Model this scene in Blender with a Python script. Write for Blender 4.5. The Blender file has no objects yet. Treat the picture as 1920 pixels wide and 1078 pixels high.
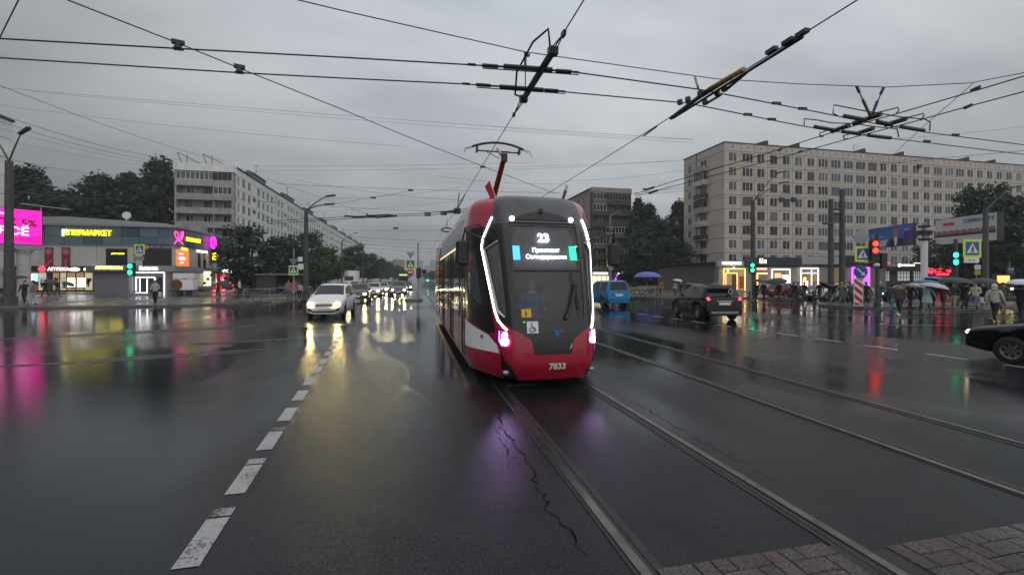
import bpy, bmesh, math, random
from mathutils import Vector, Matrix
random.seed(7)
S = bpy.context.scene
COL = S.collection
PI = math.pi
# ------------------------------------------------------------------ camera
H = 1.95            # eye height
FPX = 824.0         # focal length in pixels of the 1920 px wide photograph
HOR = 522.0         # horizon row
PHI = math.atan(185/824)
SF, CF = math.sin(PHI), math.cos(PHI)
cam_d = bpy.data.cameras.new('camera'); cam = bpy.data.objects.new('camera', cam_d); COL.objects.link(cam)
cam.location = (0, 0, H); cam.rotation_euler = (PI/2, 0, -PHI)
cam_d.sensor_width = 36; cam_d.lens = 36*FPX/1920; cam_d.shift_y = -(539-HOR)/1920
cam_d.clip_end = 6000; cam_d.clip_start = 0.05
S.camera = cam
# ------------------------------------------------------------------ world, sun, exposure
world = bpy.data.worlds.new('World'); S.world = world; world.use_nodes = True
def build_world():
    nt = world.node_tree; nt.nodes.clear(); N = nt.nodes.new; L = nt.links.new
    out = N('ShaderNodeOutputWorld'); bg = N('ShaderNodeBackground'); L(bg.outputs[0], out.inputs[0])
    sky = N('ShaderNodeTexSky'); sky.sky_type = 'NISHITA'; sky.sun_disc = False
    sky.sun_elevation = math.radians(33); sky.sun_rotation = math.radians(162); sky.air_density = 2; sky.dust_density = 5
    skm = N('ShaderNodeVectorMath'); skm.operation = 'SCALE'; skm.inputs['Scale'].default_value = 0.05
    L(sky.outputs[0], skm.inputs[0])
    tc = N('ShaderNodeTexCoord'); sep = N('ShaderNodeSeparateXYZ'); L(tc.outputs['Generated'], sep.inputs[0])
    # cloud layer: project the view direction on a plane so that clouds flatten towards the horizon
    zz = N('ShaderNodeMath'); zz.operation = 'MAXIMUM'; zz.inputs[1].default_value = 0.0; L(sep.outputs[2], zz.inputs[0])
    za = N('ShaderNodeMath'); za.operation = 'ADD'; za.inputs[1].default_value = 0.22; L(zz.outputs[0], za.inputs[0])
    dv = N('ShaderNodeVectorMath'); dv.operation = 'DIVIDE'; L(tc.outputs['Generated'], dv.inputs[0])
    cx = N('ShaderNodeCombineXYZ'); [L(za.outputs[0], cx.inputs[i]) for i in range(3)]; L(cx.outputs[0], dv.inputs[1])
    mp = N('ShaderNodeMapping'); mp.inputs['Scale'].default_value = (0.55, 1.1, 0.0); mp.inputs['Rotation'].default_value = (0, 0, 0.7)
    L(dv.outputs[0], mp.inputs[0])
    no = N('ShaderNodeTexNoise'); no.inputs['Scale'].default_value = 1.6; no.inputs['Detail'].default_value = 5; no.inputs['Roughness'].default_value = 0.5
    L(mp.outputs[0], no.inputs['Vector'])
    cr = N('ShaderNodeValToRGB'); cr.color_ramp.elements[0].position = 0.30; cr.color_ramp.elements[0].color = (0.66,0.675,0.71,1)
    cr.color_ramp.elements[1].position = 0.72; cr.color_ramp.elements[1].color = (1.16,1.16,1.155,1)
    L(no.outputs[0], cr.inputs[0])
    # overcast luminance: brighter towards the zenith and towards the bright quarter of the sky
    ev = N('ShaderNodeMath'); ev.operation = 'MULTIPLY_ADD'; ev.inputs[1].default_value = 0.66; ev.inputs[2].default_value = 0.27; L(zz.outputs[0], ev.inputs[0])
    dt = N('ShaderNodeVectorMath'); dt.operation = 'DOT_PRODUCT'
    d0 = Vector((0.42, 0.82, 0.45)).normalized(); dt.inputs[1].default_value = d0; L(tc.outputs['Generated'], dt.inputs[0])
    mr = N('ShaderNodeMapRange'); mr.interpolation_type = 'SMOOTHSTEP'; mr.inputs[1].default_value = 0.35; mr.inputs[2].default_value = 1.0
    mr.inputs[3].default_value = 0.62; mr.inputs[4].default_value = 1.10; L(dt.outputs['Value'], mr.inputs[0])
    ml = N('ShaderNodeMath'); ml.operation = 'MULTIPLY'; L(ev.outputs[0], ml.inputs[0]); L(mr.outputs[0], ml.inputs[1])
    tint = N('ShaderNodeVectorMath'); tint.operation = 'SCALE'; L(cr.outputs[0], tint.inputs[0]); L(ml.outputs[0], tint.inputs['Scale'])
    tn2 = N('ShaderNodeVectorMath'); tn2.operation = 'MULTIPLY'; tn2.inputs[1].default_value = (0.955, 1.0, 1.05); L(tint.outputs[0], tn2.inputs[0])
    mx = N('ShaderNodeMix'); mx.data_type = 'RGBA'; mx.inputs[0].default_value = 0.93
    L(skm.outputs[0], mx.inputs[6]); L(tn2.outputs[0], mx.inputs[7])
    L(mx.outputs[2], bg.inputs[0]); bg.inputs[1].default_value = 1.0
build_world()
sun_d = bpy.data.lights.new('sun', 'SUN'); sun = bpy.data.objects.new('sun', sun_d); COL.objects.link(sun)
sun_d.energy = 1.45; sun_d.angle = math.radians(140); sun_d.color = (0.97, 0.98, 1.0)
sun.rotation_euler = (math.radians(57), 0, math.radians(18)); sun.location = (0, 0, 60)
S.view_settings.view_transform = 'Standard'; S.view_settings.look = 'None'
S.view_settings.exposure = 0.18; S.view_settings.gamma = 1.0; S.view_settings.use_curve_mapping = False
S.render.engine = 'CYCLES'
S.cycles.use_denoising = True
S.cycles.max_bounces = 6; S.cycles.diffuse_bounces = 2; S.cycles.glossy_bounces = 4; S.cycles.transparent_max_bounces = 12
S.cycles.sample_clamp_indirect = 20.0
S.cycles.caustics_reflective = False; S.cycles.caustics_refractive = False
# ------------------------------------------------------------------ pixel -> place
def ray(x, y):
    u = (x-960)/FPX; v = (HOR-y)/FPX
    return Vector((SF+u*CF, CF-u*SF, v))
def W(x, y, t): return Vector((0, 0, H)) + ray(x, y)*t
def gp(x, y, z=0.0):
    r = ray(x, y); return Vector((0, 0, H)) + r*((z-H)/r.z)
def onY(x, y, Y): r = ray(x, y); return Vector((0, 0, H)) + r*(Y/r.y)
def onX(x, y, X): r = ray(x, y); return Vector((0, 0, H)) + r*(X/r.x)
def V(*a): return Vector(a)
# ------------------------------------------------------------------ materials
MT = {}
def mat(name, col, rough=0.6, metal=0.0, emit=0.0, ecol=None, var=0.0, vscale=3.0, bump=0.0, bscale=40.0, coat=0.0, spec=0.5):
    if name in MT: return MT[name]
    m = bpy.data.materials.new(name); m.use_nodes = True
    nt = m.node_tree; b = nt.nodes['Principled BSDF']
    c = tuple(col)+(1,)
    b.inputs['Base Color'].default_value = c; b.inputs['Roughness'].default_value = rough; b.inputs['Metallic'].default_value = metal
    b.inputs['Coat Weight'].default_value = coat; b.inputs['Coat Roughness'].default_value = 0.06
    b.inputs['Specular IOR Level'].default_value = spec
    if emit:
        b.inputs['Emission Color'].default_value = tuple(ecol or col)+(1,); b.inputs['Emission Strength'].default_value = emit
    if var or bump:
        tc = nt.nodes.new('ShaderNodeTexCoord'); n = nt.nodes.new('ShaderNodeTexNoise'); n.inputs['Scale'].default_value = vscale; n.inputs['Detail'].default_value = 6
        nt.links.new(tc.outputs['Object'], n.inputs['Vector'])
        if var:
            mr = nt.nodes.new('ShaderNodeMapRange'); mr.inputs[1].default_value = 0.3; mr.inputs[2].default_value = 0.7
            mr.inputs[3].default_value = 1-var; mr.inputs[4].default_value = 1+var; nt.links.new(n.outputs[0], mr.inputs[0])
            vm = nt.nodes.new('ShaderNodeVectorMath'); vm.operation = 'SCALE'; vm.inputs[0].default_value = col
            nt.links.new(mr.outputs[0], vm.inputs['Scale']); nt.links.new(vm.outputs[0], b.inputs['Base Color'])
        if bump:
            n2 = nt.nodes.new('ShaderNodeTexNoise'); n2.inputs['Scale'].default_value = bscale; n2.inputs['Detail'].default_value = 4
            nt.links.new(tc.outputs['Object'], n2.inputs['Vector'])
            bp = nt.nodes.new('ShaderNodeBump'); bp.inputs['Strength'].default_value = bump; bp.inputs['Distance'].default_value = 0.02
            nt.links.new(n2.outputs[0], bp.inputs['Height']); nt.links.new(bp.outputs[0], b.inputs['Normal'])
    MT[name] = m
    return m
def wet(name, base, r0, r1, bump_s, bump_d, bscale, pscale, vary=0.25, wmin=0.25):
    """wet ground: a rough base under a water film whose smoothness follows large puddle patches"""
    m = bpy.data.materials.new(name); m.use_nodes = True; nt = m.node_tree; N = nt.nodes.new; L = nt.links.new
    b = nt.nodes['Principled BSDF']; geo = N('ShaderNodeNewGeometry')
    def noise(sc, det=5, mapscale=None, rough=0.55):
        n = N('ShaderNodeTexNoise'); n.inputs['Scale'].default_value = sc; n.inputs['Detail'].default_value = det; n.inputs['Roughness'].default_value = rough
        if mapscale:
            mp = N('ShaderNodeMapping'); mp.inputs['Scale'].default_value = mapscale; L(geo.outputs['Position'], mp.inputs[0]); L(mp.outputs[0], n.inputs['Vector'])
        else: L(geo.outputs['Position'], n.inputs['Vector'])
        return n
    big = noise(pscale, 4, (1.0, 0.45, 1.0)); fine = noise(bscale, 6, None, .72); mid = noise(1.7, 5); speck = noise(48, 3, None, .75); lane = noise(1.0, 4, (.55, .035, 1.0))
    pud = N('ShaderNodeMapRange'); pud.interpolation_type = 'SMOOTHSTEP'; pud.inputs[1].default_value = 0.40; pud.inputs[2].default_value = 0.53
    L(big.outputs[0], pud.inputs[0])                       # 1 = standing water
    cm = N('ShaderNodeMapRange'); cm.inputs[1].default_value = 0.25; cm.inputs[2].default_value = 0.75; cm.inputs[3].default_value = 1-vary; cm.inputs[4].default_value = 1+vary
    L(mid.outputs[0], cm.inputs[0])
    cs = N('ShaderNodeMapRange'); cs.inputs[1].default_value = 0.36; cs.inputs[2].default_value = 0.70; cs.inputs[3].default_value = 0.3; cs.inputs[4].default_value = 2.7
    L(speck.outputs[0], cs.inputs[0])
    cmul = N('ShaderNodeMath'); cmul.operation = 'MULTIPLY'; ln = N('ShaderNodeMapRange'); ln.inputs[1].default_value = .3; ln.inputs[2].default_value = .7; ln.inputs[3].default_value = .72; ln.inputs[4].default_value = 1.3; L(lane.outputs[0], ln.inputs[0])
    cl_ = N('ShaderNodeMath'); cl_.operation = 'MULTIPLY'; L(cm.outputs[0], cl_.inputs[0]); L(ln.outputs[0], cl_.inputs[1]); L(cl_.outputs[0], cmul.inputs[0]); L(cs.outputs[0], cmul.inputs[1])
    vm = N('ShaderNodeVectorMath'); vm.operation = 'SCALE'; vm.inputs[0].default_value = base; L(cmul.outputs[0], vm.inputs['Scale']); L(vm.outputs[0], b.inputs['Base Color'])
    ro = N('ShaderNodeMapRange'); ro.inputs[3].default_value = r1; ro.inputs[4].default_value = r0; L(pud.outputs[0], ro.inputs[0])
    rl = N('ShaderNodeMath'); rl.operation = 'MULTIPLY'; L(ro.outputs[0], rl.inputs[0]); L(ln.outputs[0], rl.inputs[1]); L(rl.outputs[0], b.inputs['Roughness'])
    bs = N('ShaderNodeMapRange'); bs.inputs[3].default_value = bump_s; bs.inputs[4].default_value = bump_s*wmin; L(pud.outputs[0], bs.inputs[0])
    bp = N('ShaderNodeBump'); bp.inputs['Distance'].default_value = bump_d; L(bs.outputs[0], bp.inputs['Strength']); L(fine.outputs[0], bp.inputs['Height']); L(bp.outputs[0], b.inputs['Normal'])
    b.inputs['Specular IOR Level'].default_value = 0.5; b.inputs['IOR'].default_value = 1.31
    MT[name] = m; return m
M_ASPH = wet('wet_asphalt', (0.0088, 0.0099, 0.0111), 0.03, 0.13, 0.70, 0.009, 40.0, 0.16, wmin=.14)
M_PAVE = wet('wet_paving', (0.06, 0.058, 0.057), 0.22, 0.42, 0.4, 0.006, 25.0, 0.3)
M_BRICK = wet('wet_paver', (0.092, 0.070, 0.060), 0.28, 0.46, 0.5, 0.006, 60.0, 1.2, 0.3)
M_JOINT = mat('paver_joint', (0.02, 0.018, 0.017), 0.7)
M_KERB = wet('wet_kerb', (0.10, 0.098, 0.092), 0.25, 0.45, 0.5, 0.01, 20.0, 0.6)
def worn_paint(name, col, under, lo, hi):
    m = mat(name, col, 0.40, bump=0.5, bscale=70); nt = m.node_tree; N = nt.nodes.new; L = nt.links.new; b = nt.nodes['Principled BSDF']
    g = N('ShaderNodeNewGeometry'); n = N('ShaderNodeTexNoise'); n.inputs['Scale'].default_value = 38; n.inputs['Detail'].default_value = 6; n.inputs['Roughness'].default_value = .7; L(g.outputs['Position'], n.inputs['Vector'])
    n2 = N('ShaderNodeTexNoise'); n2.inputs['Scale'].default_value = 3.0; n2.inputs['Detail'].default_value = 4; L(g.outputs['Position'], n2.inputs['Vector'])
    ad = N('ShaderNodeMath'); ad.operation = 'MULTIPLY_ADD'; ad.inputs[1].default_value = .55; L(n2.outputs[0], ad.inputs[0]); L(n.outputs[0], ad.inputs[2])
    r = N('ShaderNodeMapRange'); r.inputs[1].default_value = lo; r.inputs[2].default_value = hi; L(ad.outputs[0], r.inputs[0])
    mx = N('ShaderNodeMix'); mx.data_type = 'RGBA'; mx.inputs[6].default_value = tuple(under)+(1,); mx.inputs[7].default_value = tuple(col)+(1,); L(r.outputs[0], mx.inputs[0]); L(mx.outputs[2], b.inputs['Base Color']); return m
M_PAINT = worn_paint('road_paint', (0.33, 0.33, 0.325), (.04,.04,.04), .60, .72)
M_RAIL = mat('rail_steel', (0.17, 0.155, 0.14), 0.28, 1.0, var=0.3, vscale=5)
M_GROOVE = mat('rail_groove', (0.012, 0.012, 0.012), 0.5)
M_BLACK = mat('black_plastic', (0.012, 0.012, 0.013), 0.4)
M_DARK = mat('dark_metal', (0.03, 0.03, 0.032), 0.5, 0.3)
M_WIRE = mat('wire_dark', (0.02, 0.02, 0.022), 0.5, 0.4)
M_WIREF = mat('wire_grey', (0.10, 0.10, 0.11), 0.6)
M_INS = mat('insulator_brown', (0.05, 0.035, 0.02), 0.45)
M_GREENBAR = mat('insulator_olive', (0.045, 0.05, 0.03), 0.5, var=0.4, vscale=6)
M_YBAR = mat('insulator_yellow', (0.30, 0.20, 0.05), 0.5, var=0.5, vscale=4)
M_GALV = mat('galvanised', (0.30, 0.31, 0.32), 0.5, 0.5, var=0.15)
M_POLE = mat('pole_concrete', (0.16, 0.16, 0.16), 0.75, var=0.25, vscale=2, bump=0.2)
M_POLED = mat('pole_dark', (0.055, 0.058, 0.06), 0.6, var=0.3, vscale=2)
M_WHITE = mat('white_enamel', (0.75, 0.75, 0.75), 0.4, var=0.06)
M_GREYP = mat('sign_back', (0.28, 0.29, 0.30), 0.5, 0.4)
M_RED = mat('sign_red', (0.55, 0.02, 0.02), 0.4)
M_BLUE = mat('sign_blue', (0.015, 0.08, 0.32), 0.4)
M_FLUO = mat('sign_fluo', (0.62, 0.78, 0.05), 0.5)
M_GLASSD = mat('dark_glass', (0.008, 0.009, 0.010), 0.05, spec=0.4)
M_TYRE = mat('tyre', (0.014, 0.014, 0.014), 0.7)
M_RIM = mat('rim', (0.32, 0.32, 0.33), 0.35, 0.9)
M_CHROME = mat('chrome', (0.6, 0.6, 0.6), 0.15, 1.0)
M_TAIL = mat('tail_lens', (0.45, 0.01, 0.02), 0.15, emit=0.35, ecol=(1, 0.05, 0.1))
M_TAILON = mat('tail_lens_lit', (0.5, 0.01, 0.02), 0.15, emit=2.2, ecol=(1, 0.06, 0.14))
M_HEADW = mat('headlight_lit', (1, 1, 1), 0.2, emit=150, ecol=(1.0, 0.84, 0.45))
M_HEADY = mat('headlight_warm', (1, 1, 1), 0.2, emit=170, ecol=(1.0, 0.76, 0.24))
M_LENS = mat('lamp_lens', (0.5, 0.5, 0.5), 0.1, spec=0.8)
M_AMBER = mat('indicator_lit', (1, 0.4, 0.02), 0.3, emit=7, ecol=(1, 0.38, 0.03))
def emis(name, col, s): return mat(name, tuple(min(1, c) for c in col), 0.5, emit=s, ecol=col)
# ------------------------------------------------------------------ mesh helpers
class MB:
    def __init__(self): self.v = []; self.f = []; self.m = []
    def face(self, idx, m=0): self.f.append(tuple(idx)); self.m.append(m)
    def add(self, pts): i = len(self.v); self.v += [tuple(p) for p in pts]; return i
    def poly(self, pts, m=0): i = self.add(pts); self.face(range(i, i+len(pts)), m)
    def box(self, c, s, m=0, rz=0.0, mtx=None):
        hx, hy, hz = s[0]/2, s[1]/2, s[2]/2; R = Matrix.Rotation(rz, 3, 'Z') if rz else None; P = []
        for dz in (-hz, hz):
            for dx, dy in ((-hx,-hy),(hx,-hy),(hx,hy),(-hx,hy)):
                p = Vector((dx, dy, dz))
                if R: p = R @ p
                if mtx: p = mtx @ p
                P.append(p+Vector(c))
        i = self.add(P)
        for q in ((0,3,2,1),(4,5,6,7),(0,1,5,4),(1,2,6,5),(2,3,7,6),(3,0,4,7)): self.face([i+k for k in q], m)
        return self
    def b2(self, a, b, m=0): # box from two corners
        return self.box([(a[i]+b[i])/2 for i in range(3)], [abs(b[i]-a[i]) for i in range(3)], m)
    def tube(self, pts, r, n=6, m=0, cap=True):
        pts = [Vector(p) for p in pts]; rs = r if isinstance(r, (list, tuple)) else [r]*len(pts); rings = []
        up = None
        for k, p in enumerate(pts):
            d = (pts[min(k+1, len(pts)-1)]-pts[max(k-1, 0)]).normalized()
            if up is None:
                up = Vector((0,0,1)) if abs(d.z) < 0.9 else Vector((1,0,0))
            a = d.cross(up).normalized(); b = a.cross(d).normalized(); up = b
            rings.append(self.add([p+(a*math.cos(2*PI*j/n)+b*math.sin(2*PI*j/n))*rs[k] for j in range(n)]))
        for k in range(len(rings)-1):
            for j in range(n):
                j2 = (j+1) % n; self.face((rings[k]+j, rings[k]+j2, rings[k+1]+j2, rings[k+1]+j), m)
        if cap:
            self.face([rings[0]+j for j in range(n)][::-1], m); self.face([rings[-1]+j for j in range(n)], m)
        return self
    def prism(self, poly, o, ax, ay, az, d, m=0): # polygon in (ax,ay) plane at o, extruded d along az
        o, ax, ay, az = Vector(o), Vector(ax), Vector(ay), Vector(az); n = len(poly)
        i = self.add([o+ax*p[0]+ay*p[1] for p in poly]+[o+ax*p[0]+ay*p[1]+az*d for p in poly])
        self.face([i+k for k in range(n)][::-1], m); self.face([i+n+k for k in range(n)], m)
        for k in range(n): k2 = (k+1) % n; self.face((i+k, i+k2, i+n+k2, i+n+k), m)
        return self
    def disc(self, c, ax, ay, az, r, d, n=20, m=0): return self.prism([(r*math.cos(2*PI*k/n), r*math.sin(2*PI*k/n)) for k in range(n)], c, ax, ay, az, d, m)
    def ico(self, c, r, m=0, sub=1):
        t = (1+5**.5)/2; vs = [(-1,t,0),(1,t,0),(-1,-t,0),(1,-t,0),(0,-1,t),(0,1,t),(0,-1,-t),(0,1,-t),(t,0,-1),(t,0,1),(-t,0,-1),(-t,0,1)]
        fs = [(0,11,5),(0,5,1),(0,1,7),(0,7,10),(0,10,11),(1,5,9),(5,11,4),(11,10,2),(10,7,6),(7,1,8),(3,9,4),(3,4,2),(3,2,6),(3,6,8),(3,8,9),(4,9,5),(2,4,11),(6,2,10),(8,6,7),(9,8,1)]
        r3 = r if isinstance(r, (list, tuple)) else (r, r, r)
        i = self.add([Vector(c)+Vector([Vector(v).normalized()[k]*r3[k] for k in range(3)]) for v in vs])
        for f in fs: self.face([i+k for k in f], m)
        return self
    def mesh(self, name, mats, smooth=False):
        me = bpy.data.meshes.new(name); me.from_pydata(self.v, [], self.f)
        for m in (mats if isinstance(mats, (list, tuple)) else [mats]): me.materials.append(m)
        if any(self.m): me.polygons.foreach_set('material_index', self.m)
        if smooth: me.polygons.foreach_set('use_smooth', [True]*len(self.f))
        me.validate(); me.update(); return me
    def build(self, name, mats, parent=None, smooth=False, loc=None, rz=None, kind=None):
        return link(name, self.mesh(name, mats, smooth), parent, loc, rz, kind)
def link(name, me, parent=None, loc=None, rz=None, kind=None):
    o = bpy.data.objects.new(name, me); COL.objects.link(o)
    if parent: o.parent = parent
    if loc is not None: o.location = loc
    if rz is not None: o.rotation_euler = (0, 0, rz)
    if kind: o['kind'] = kind
    return o
def tag(o, label, cat, group=None):
    o['label'] = label; o['category'] = cat
    if group: o['group'] = group
    return o
def thing(name, label, cat, loc=(0,0,0), rz=0.0, group=None):
    o = bpy.data.objects.new(name, None); COL.objects.link(o); o.location = loc; o.rotation_euler = (0, 0, rz); o.empty_display_size = 0.2
    return tag(o, label, cat, group)
def struct(o): o['kind'] = 'structure'; return o
# deferred text: one depsgraph update for all
TEXTS = []; TCACHE = {}
def text(name, body, size, m, parent, loc, ax, up, depth=0.01, align='CENTER', bold=0.0, xs=1.0):
    """lettering as a mesh; ax = reading direction, up = letter up, in the parent's space"""
    o = bpy.data.objects.new(name, None); TEXTS.append((name, body, size, m, parent, Vector(loc), Vector(ax).normalized(), Vector(up).normalized(), depth, align, bold, xs))
    bpy.data.objects.remove(o)
def flush_text():
    tmp = []
    for t in TEXTS:
        key = (t[1], t[2], t[8], t[9], t[10])
        if key not in TCACHE:
            cu = bpy.data.curves.new('txt', 'FONT'); cu.body = t[1]; cu.size = t[2]; cu.extrude = t[8]; cu.align_x = t[9]; cu.align_y = 'CENTER'; cu.offset = t[10]; cu.resolution_u = 3
            ob = bpy.data.objects.new('txt', cu); COL.objects.link(ob); TCACHE[key] = ob; tmp.append(ob)
    dg = bpy.context.evaluated_depsgraph_get(); dg.update()
    for k, ob in TCACHE.items(): TCACHE[k] = bpy.data.meshes.new_from_object(ob.evaluated_get(dg))
    for ob in tmp:
        cu = ob.data; bpy.data.objects.remove(ob); bpy.data.curves.remove(cu)
    for name, body, size, m, parent, loc, ax, up, depth, align, bold, xs in TEXTS:
        me = TCACHE[(body, size, depth, align, bold)].copy(); me.materials.clear(); me.materials.append(m)
        o = bpy.data.objects.new(name, me); COL.objects.link(o); o.parent = parent
        nz = ax.cross(up); M = Matrix((ax, up, nz)).transposed().to_4x4(); M.translation = loc
        o.matrix_basis = M @ Matrix.Diagonal((xs, 1, 1, 1))
# ================================================================== ground
road = struct(MB().b2((-1500, -300, -1.0), (1500, 2600, 0.0)).build('road', M_ASPH))
def slab(name, pts, z, kerb_w=0.16, top=M_PAVE):
    """raised paving with a kerb rim"""
    m = MB(); n = len(pts)
    m.poly([(x, y, z) for x, y in pts]); o = struct(m.build(name, top))
    k = MB(); cx = sum(p[0] for p in pts)/n; cy = sum(p[1] for p in pts)/n
    for i in range(n):
        a = Vector(pts[i]); b = Vector(pts[(i+1) % n]); d = (b-a); L = d.length; d.normalize(); nn = Vector((d.y, -d.x))
        q = [a, b, b-nn*kerb_w, a-nn*kerb_w]
        i0 = k.add([(p.x, p.y, z+0.006) for p in q]+[(p.x, p.y, -0.05) for p in q])
        for f in ((0,1,2,3),(0,4,5,1),(1,5,6,2),(2,6,7,3),(3,7,4,0)): k.face([i0+j for j in f])
    k.build('kerb', M_KERB, o)
    return o
slab('pavement_left', [(-120,34.2),(-26,34.1),(-16,34.7),(-13.2,36.4),(-11.3,39.3),(-10.4,44),(-10.2,60),(-10.2,700),(-120,700)], 0.13)
slab('pavement_right', [(20.6,700),(20.6,47),(21.0,43),(22.4,40),(25.5,37.8),(38,34.2),(70,31),(160,28),(160,700)][::-1][::-1], 0.13)
slab('tram_platform', [(-0.8,39.5),(-0.55,39.0),(0.55,39.0),(0.8,39.5),(0.8,170),(-0.8,170)], 0.14)
slab('traffic_island', [(27.6,23.6),(28.2,22.6),(29.5,22.0),(46,20.6),(46,25.2),(31,26.9),(28.6,26.2),(27.7,25.0)], 0.14)
# dark older road surface patches
def sheet(name, pts, z, m, parent=road): b = MB(); b.poly([(p[0], p[1], z) for p in pts]); return b.build(name, m, parent)
M_ASPH2 = wet('wet_asphalt_patch', (0.013, 0.0135, 0.014), 0.14, 0.28, 0.4, 0.006, 60.0, 0.3)
M_ASPH3 = wet('wet_asphalt_worn', (0.022, 0.022, 0.022), 0.12, 0.30, 0.7, 0.007, 45.0, 0.3)
def crack(pts, w):
    rnd = random.Random(int(pts[0][0]*100)); P = []
    for a, b in zip(pts, pts[1:]):
        n = max(2, int(math.hypot(b[0]-a[0], b[1]-a[1])/.07))
        for k in range(n): f = k/n; P.append((a[0]+(b[0]-a[0])*f+rnd.gauss(0, .022), a[1]+(b[1]-a[1])*f+rnd.gauss(0, .012)))
    m = MB(); L_ = []
    for k, p in enumerate(P):
        ww = w*rnd.uniform(.15, 1.3)*min(1, k/4, (len(P)-1-k)/4); L_.append((m.add([(p[0]-ww, p[1], .0032)]), m.add([(p[0]+ww, p[1]+rnd.uniform(-.01, .01), .0032)])))
    for a, b in zip(L_, L_[1:]): m.face((a[0], a[1], b[1], b[0]))
    return m.build('road_crack', mat('crack_dark', (.004,.004,.004), .9, spec=.1), road)
crack([(1.22, 2.8), (1.12, 3.6), (1.2, 4.4), (1.13, 5.6), (1.24, 6.6)], .009); crack([(0.98, 4.3), (1.06, 5.2), (1.0, 6.0)], .005); crack([(3.40, 3.4), (3.36, 4.5), (3.40, 6.5)], .004)
def blob(name, cx, cy, rx, ry, rot, m, z=.003, seed=1, n=40, parent=road):
    rnd = random.Random(seed); ph = [rnd.uniform(0, 6.28) for _ in range(5)]; P = []
    for k in range(n):
        a = 2*PI*k/n; r = 1+.16*math.sin(2*a+ph[0])+.14*math.sin(3*a+ph[1])+.10*math.sin(5*a+ph[2])+.07*math.sin(9*a+ph[3]); x, y = rx*r*math.cos(a), ry*r*math.sin(a); P.append((cx+x*math.cos(rot)-y*math.sin(rot), cy+x*math.sin(rot)+y*math.cos(rot)))
    return sheet(name, P, z, m, parent)
M_PUD = mat('puddle_water', (.012,.013,.014), .03, spec=.5); M_MATT = wet('asphalt_matt', (.013,.0135,.014), .26, .40, .8, .008, 40.0, .4)
for k, (cx_, cy_, rx_, ry_, ro_) in enumerate([(-6.2, 12.6, 2.6, .35, .22), (-9.5, 18.6, 3.6, .5, .35), (-4.8, 15.2, 1.8, .22, .2), (-3.6, 19.5, 1.6, .25, .1), (17.5, 15.5, 1.5, .22, -.3), (22, 19.2, 2.2, .22, -.35), (20.5, 14.2, 1.6, .2, -.3), (25.5, 17.6, 1.7, .2, -.3)]): blob('dull_patch', cx_, cy_, rx_, ry_, ro_, M_MATT, .003, 20+k)
# tram tracks: each rail is a grooved rail: running head, groove, guard lip
track = []
M_LIP = mat('rail_lip', (0.05, 0.047, 0.043), 0.45, 0.8, var=.3, vscale=3)
for cxr in (2.31, 6.18):
    tr = MB(); tr.poly([(cxr-1.02, -6, 0.0035), (cxr-1.018, -6, 0.0035), (cxr-1.018, 600, 0.0035), (cxr-1.02, 600, 0.0035)])
    T = struct(tr.build('tram_track', M_GROOVE)); track.append(T)
    for sgn in (-1, 1):
        x = cxr+sgn*0.818
        r = MB(); r.b2((x-0.036, -6, -0.02), (x+0.036, 600, 0.016)); 
        R = r.build('rail', M_RAIL, T); l_ = MB(); l_.b2((x-sgn*0.105, -6, -0.02), (x-sgn*0.082, 600, 0.010)); l_.build('guard_lip', M_LIP, R)
        g = MB(); g.poly([(min(x-sgn*0.036, x-sgn*0.082), -6, 0.005), (max(x-sgn*0.036, x-sgn*0.082), -6, 0.005), (max(x-sgn*0.036, x-sgn*0.082), 600, 0.005), (min(x-sgn*0.036, x-sgn*0.082), 600, 0.005)])
        e = MB()
        for a, b_ in ((x-sgn*0.105, x-sgn*0.15), (x+sgn*0.036, x+sgn*0.07)):
            a, b_ = min(a, b_), max(a, b_); g.poly([(a, -6, 0.006), (b_, -6, 0.006), (b_, 600, 0.006), (a, 600, 0.006)])
        g.build('groove', M_GROOVE, T)
# worn dashes left of the tram
for k in range(12):
    y0 = 3.37+k*1.06; y1 = y0+0.64
    def lx(y): return -1.50-0.074*(y-3.37)
    w = 0.085
    sheet('lane_marking', [(lx(y0)-w, y0), (lx(y0)+w, y0), (lx(y1)+w, y1), (lx(y1)-w, y1)], 0.005, M_PAINT)
M_WORN = worn_paint('road_paint_worn', (0.30, 0.30, 0.30), (.03,.03,.03), .74, .82)
for y0 in (4.04, 5.10, 6.16):
    sheet('worn_marking', [(lx(y0)-w, y0), (lx(y0)+w, y0), (lx(y0+.14)+w, y0+.14), (lx(y0+.14)-w, y0+.14)], 0.0045, M_WORN)
for k in range(11):
    y0 = 6.4+k*1.5; y1 = y0+0.85
    def rx(y): return 13.05-0.062*(y-7)
    sheet('lane_marking', [(rx(y0)-.06, y0), (rx(y0)+.06, y0), (rx(y1)+.06, y1), (rx(y1)-.06, y1)], 0.005, M_PAINT)
for yy in (18.6, 20.0):
    sheet('crossing_line', [(27.5, yy+.6), (46, yy-1.2), (46, yy-1.08), (27.5, yy+.72)], 0.005, M_PAINT)
for k in range(14):
    sheet('lane_marking', [(-4.85, 46+k*9), (-4.73, 46+k*9), (-4.73, 49+k*9), (-4.85, 49+k*9)], 0.005, M_PAINT)
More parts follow.
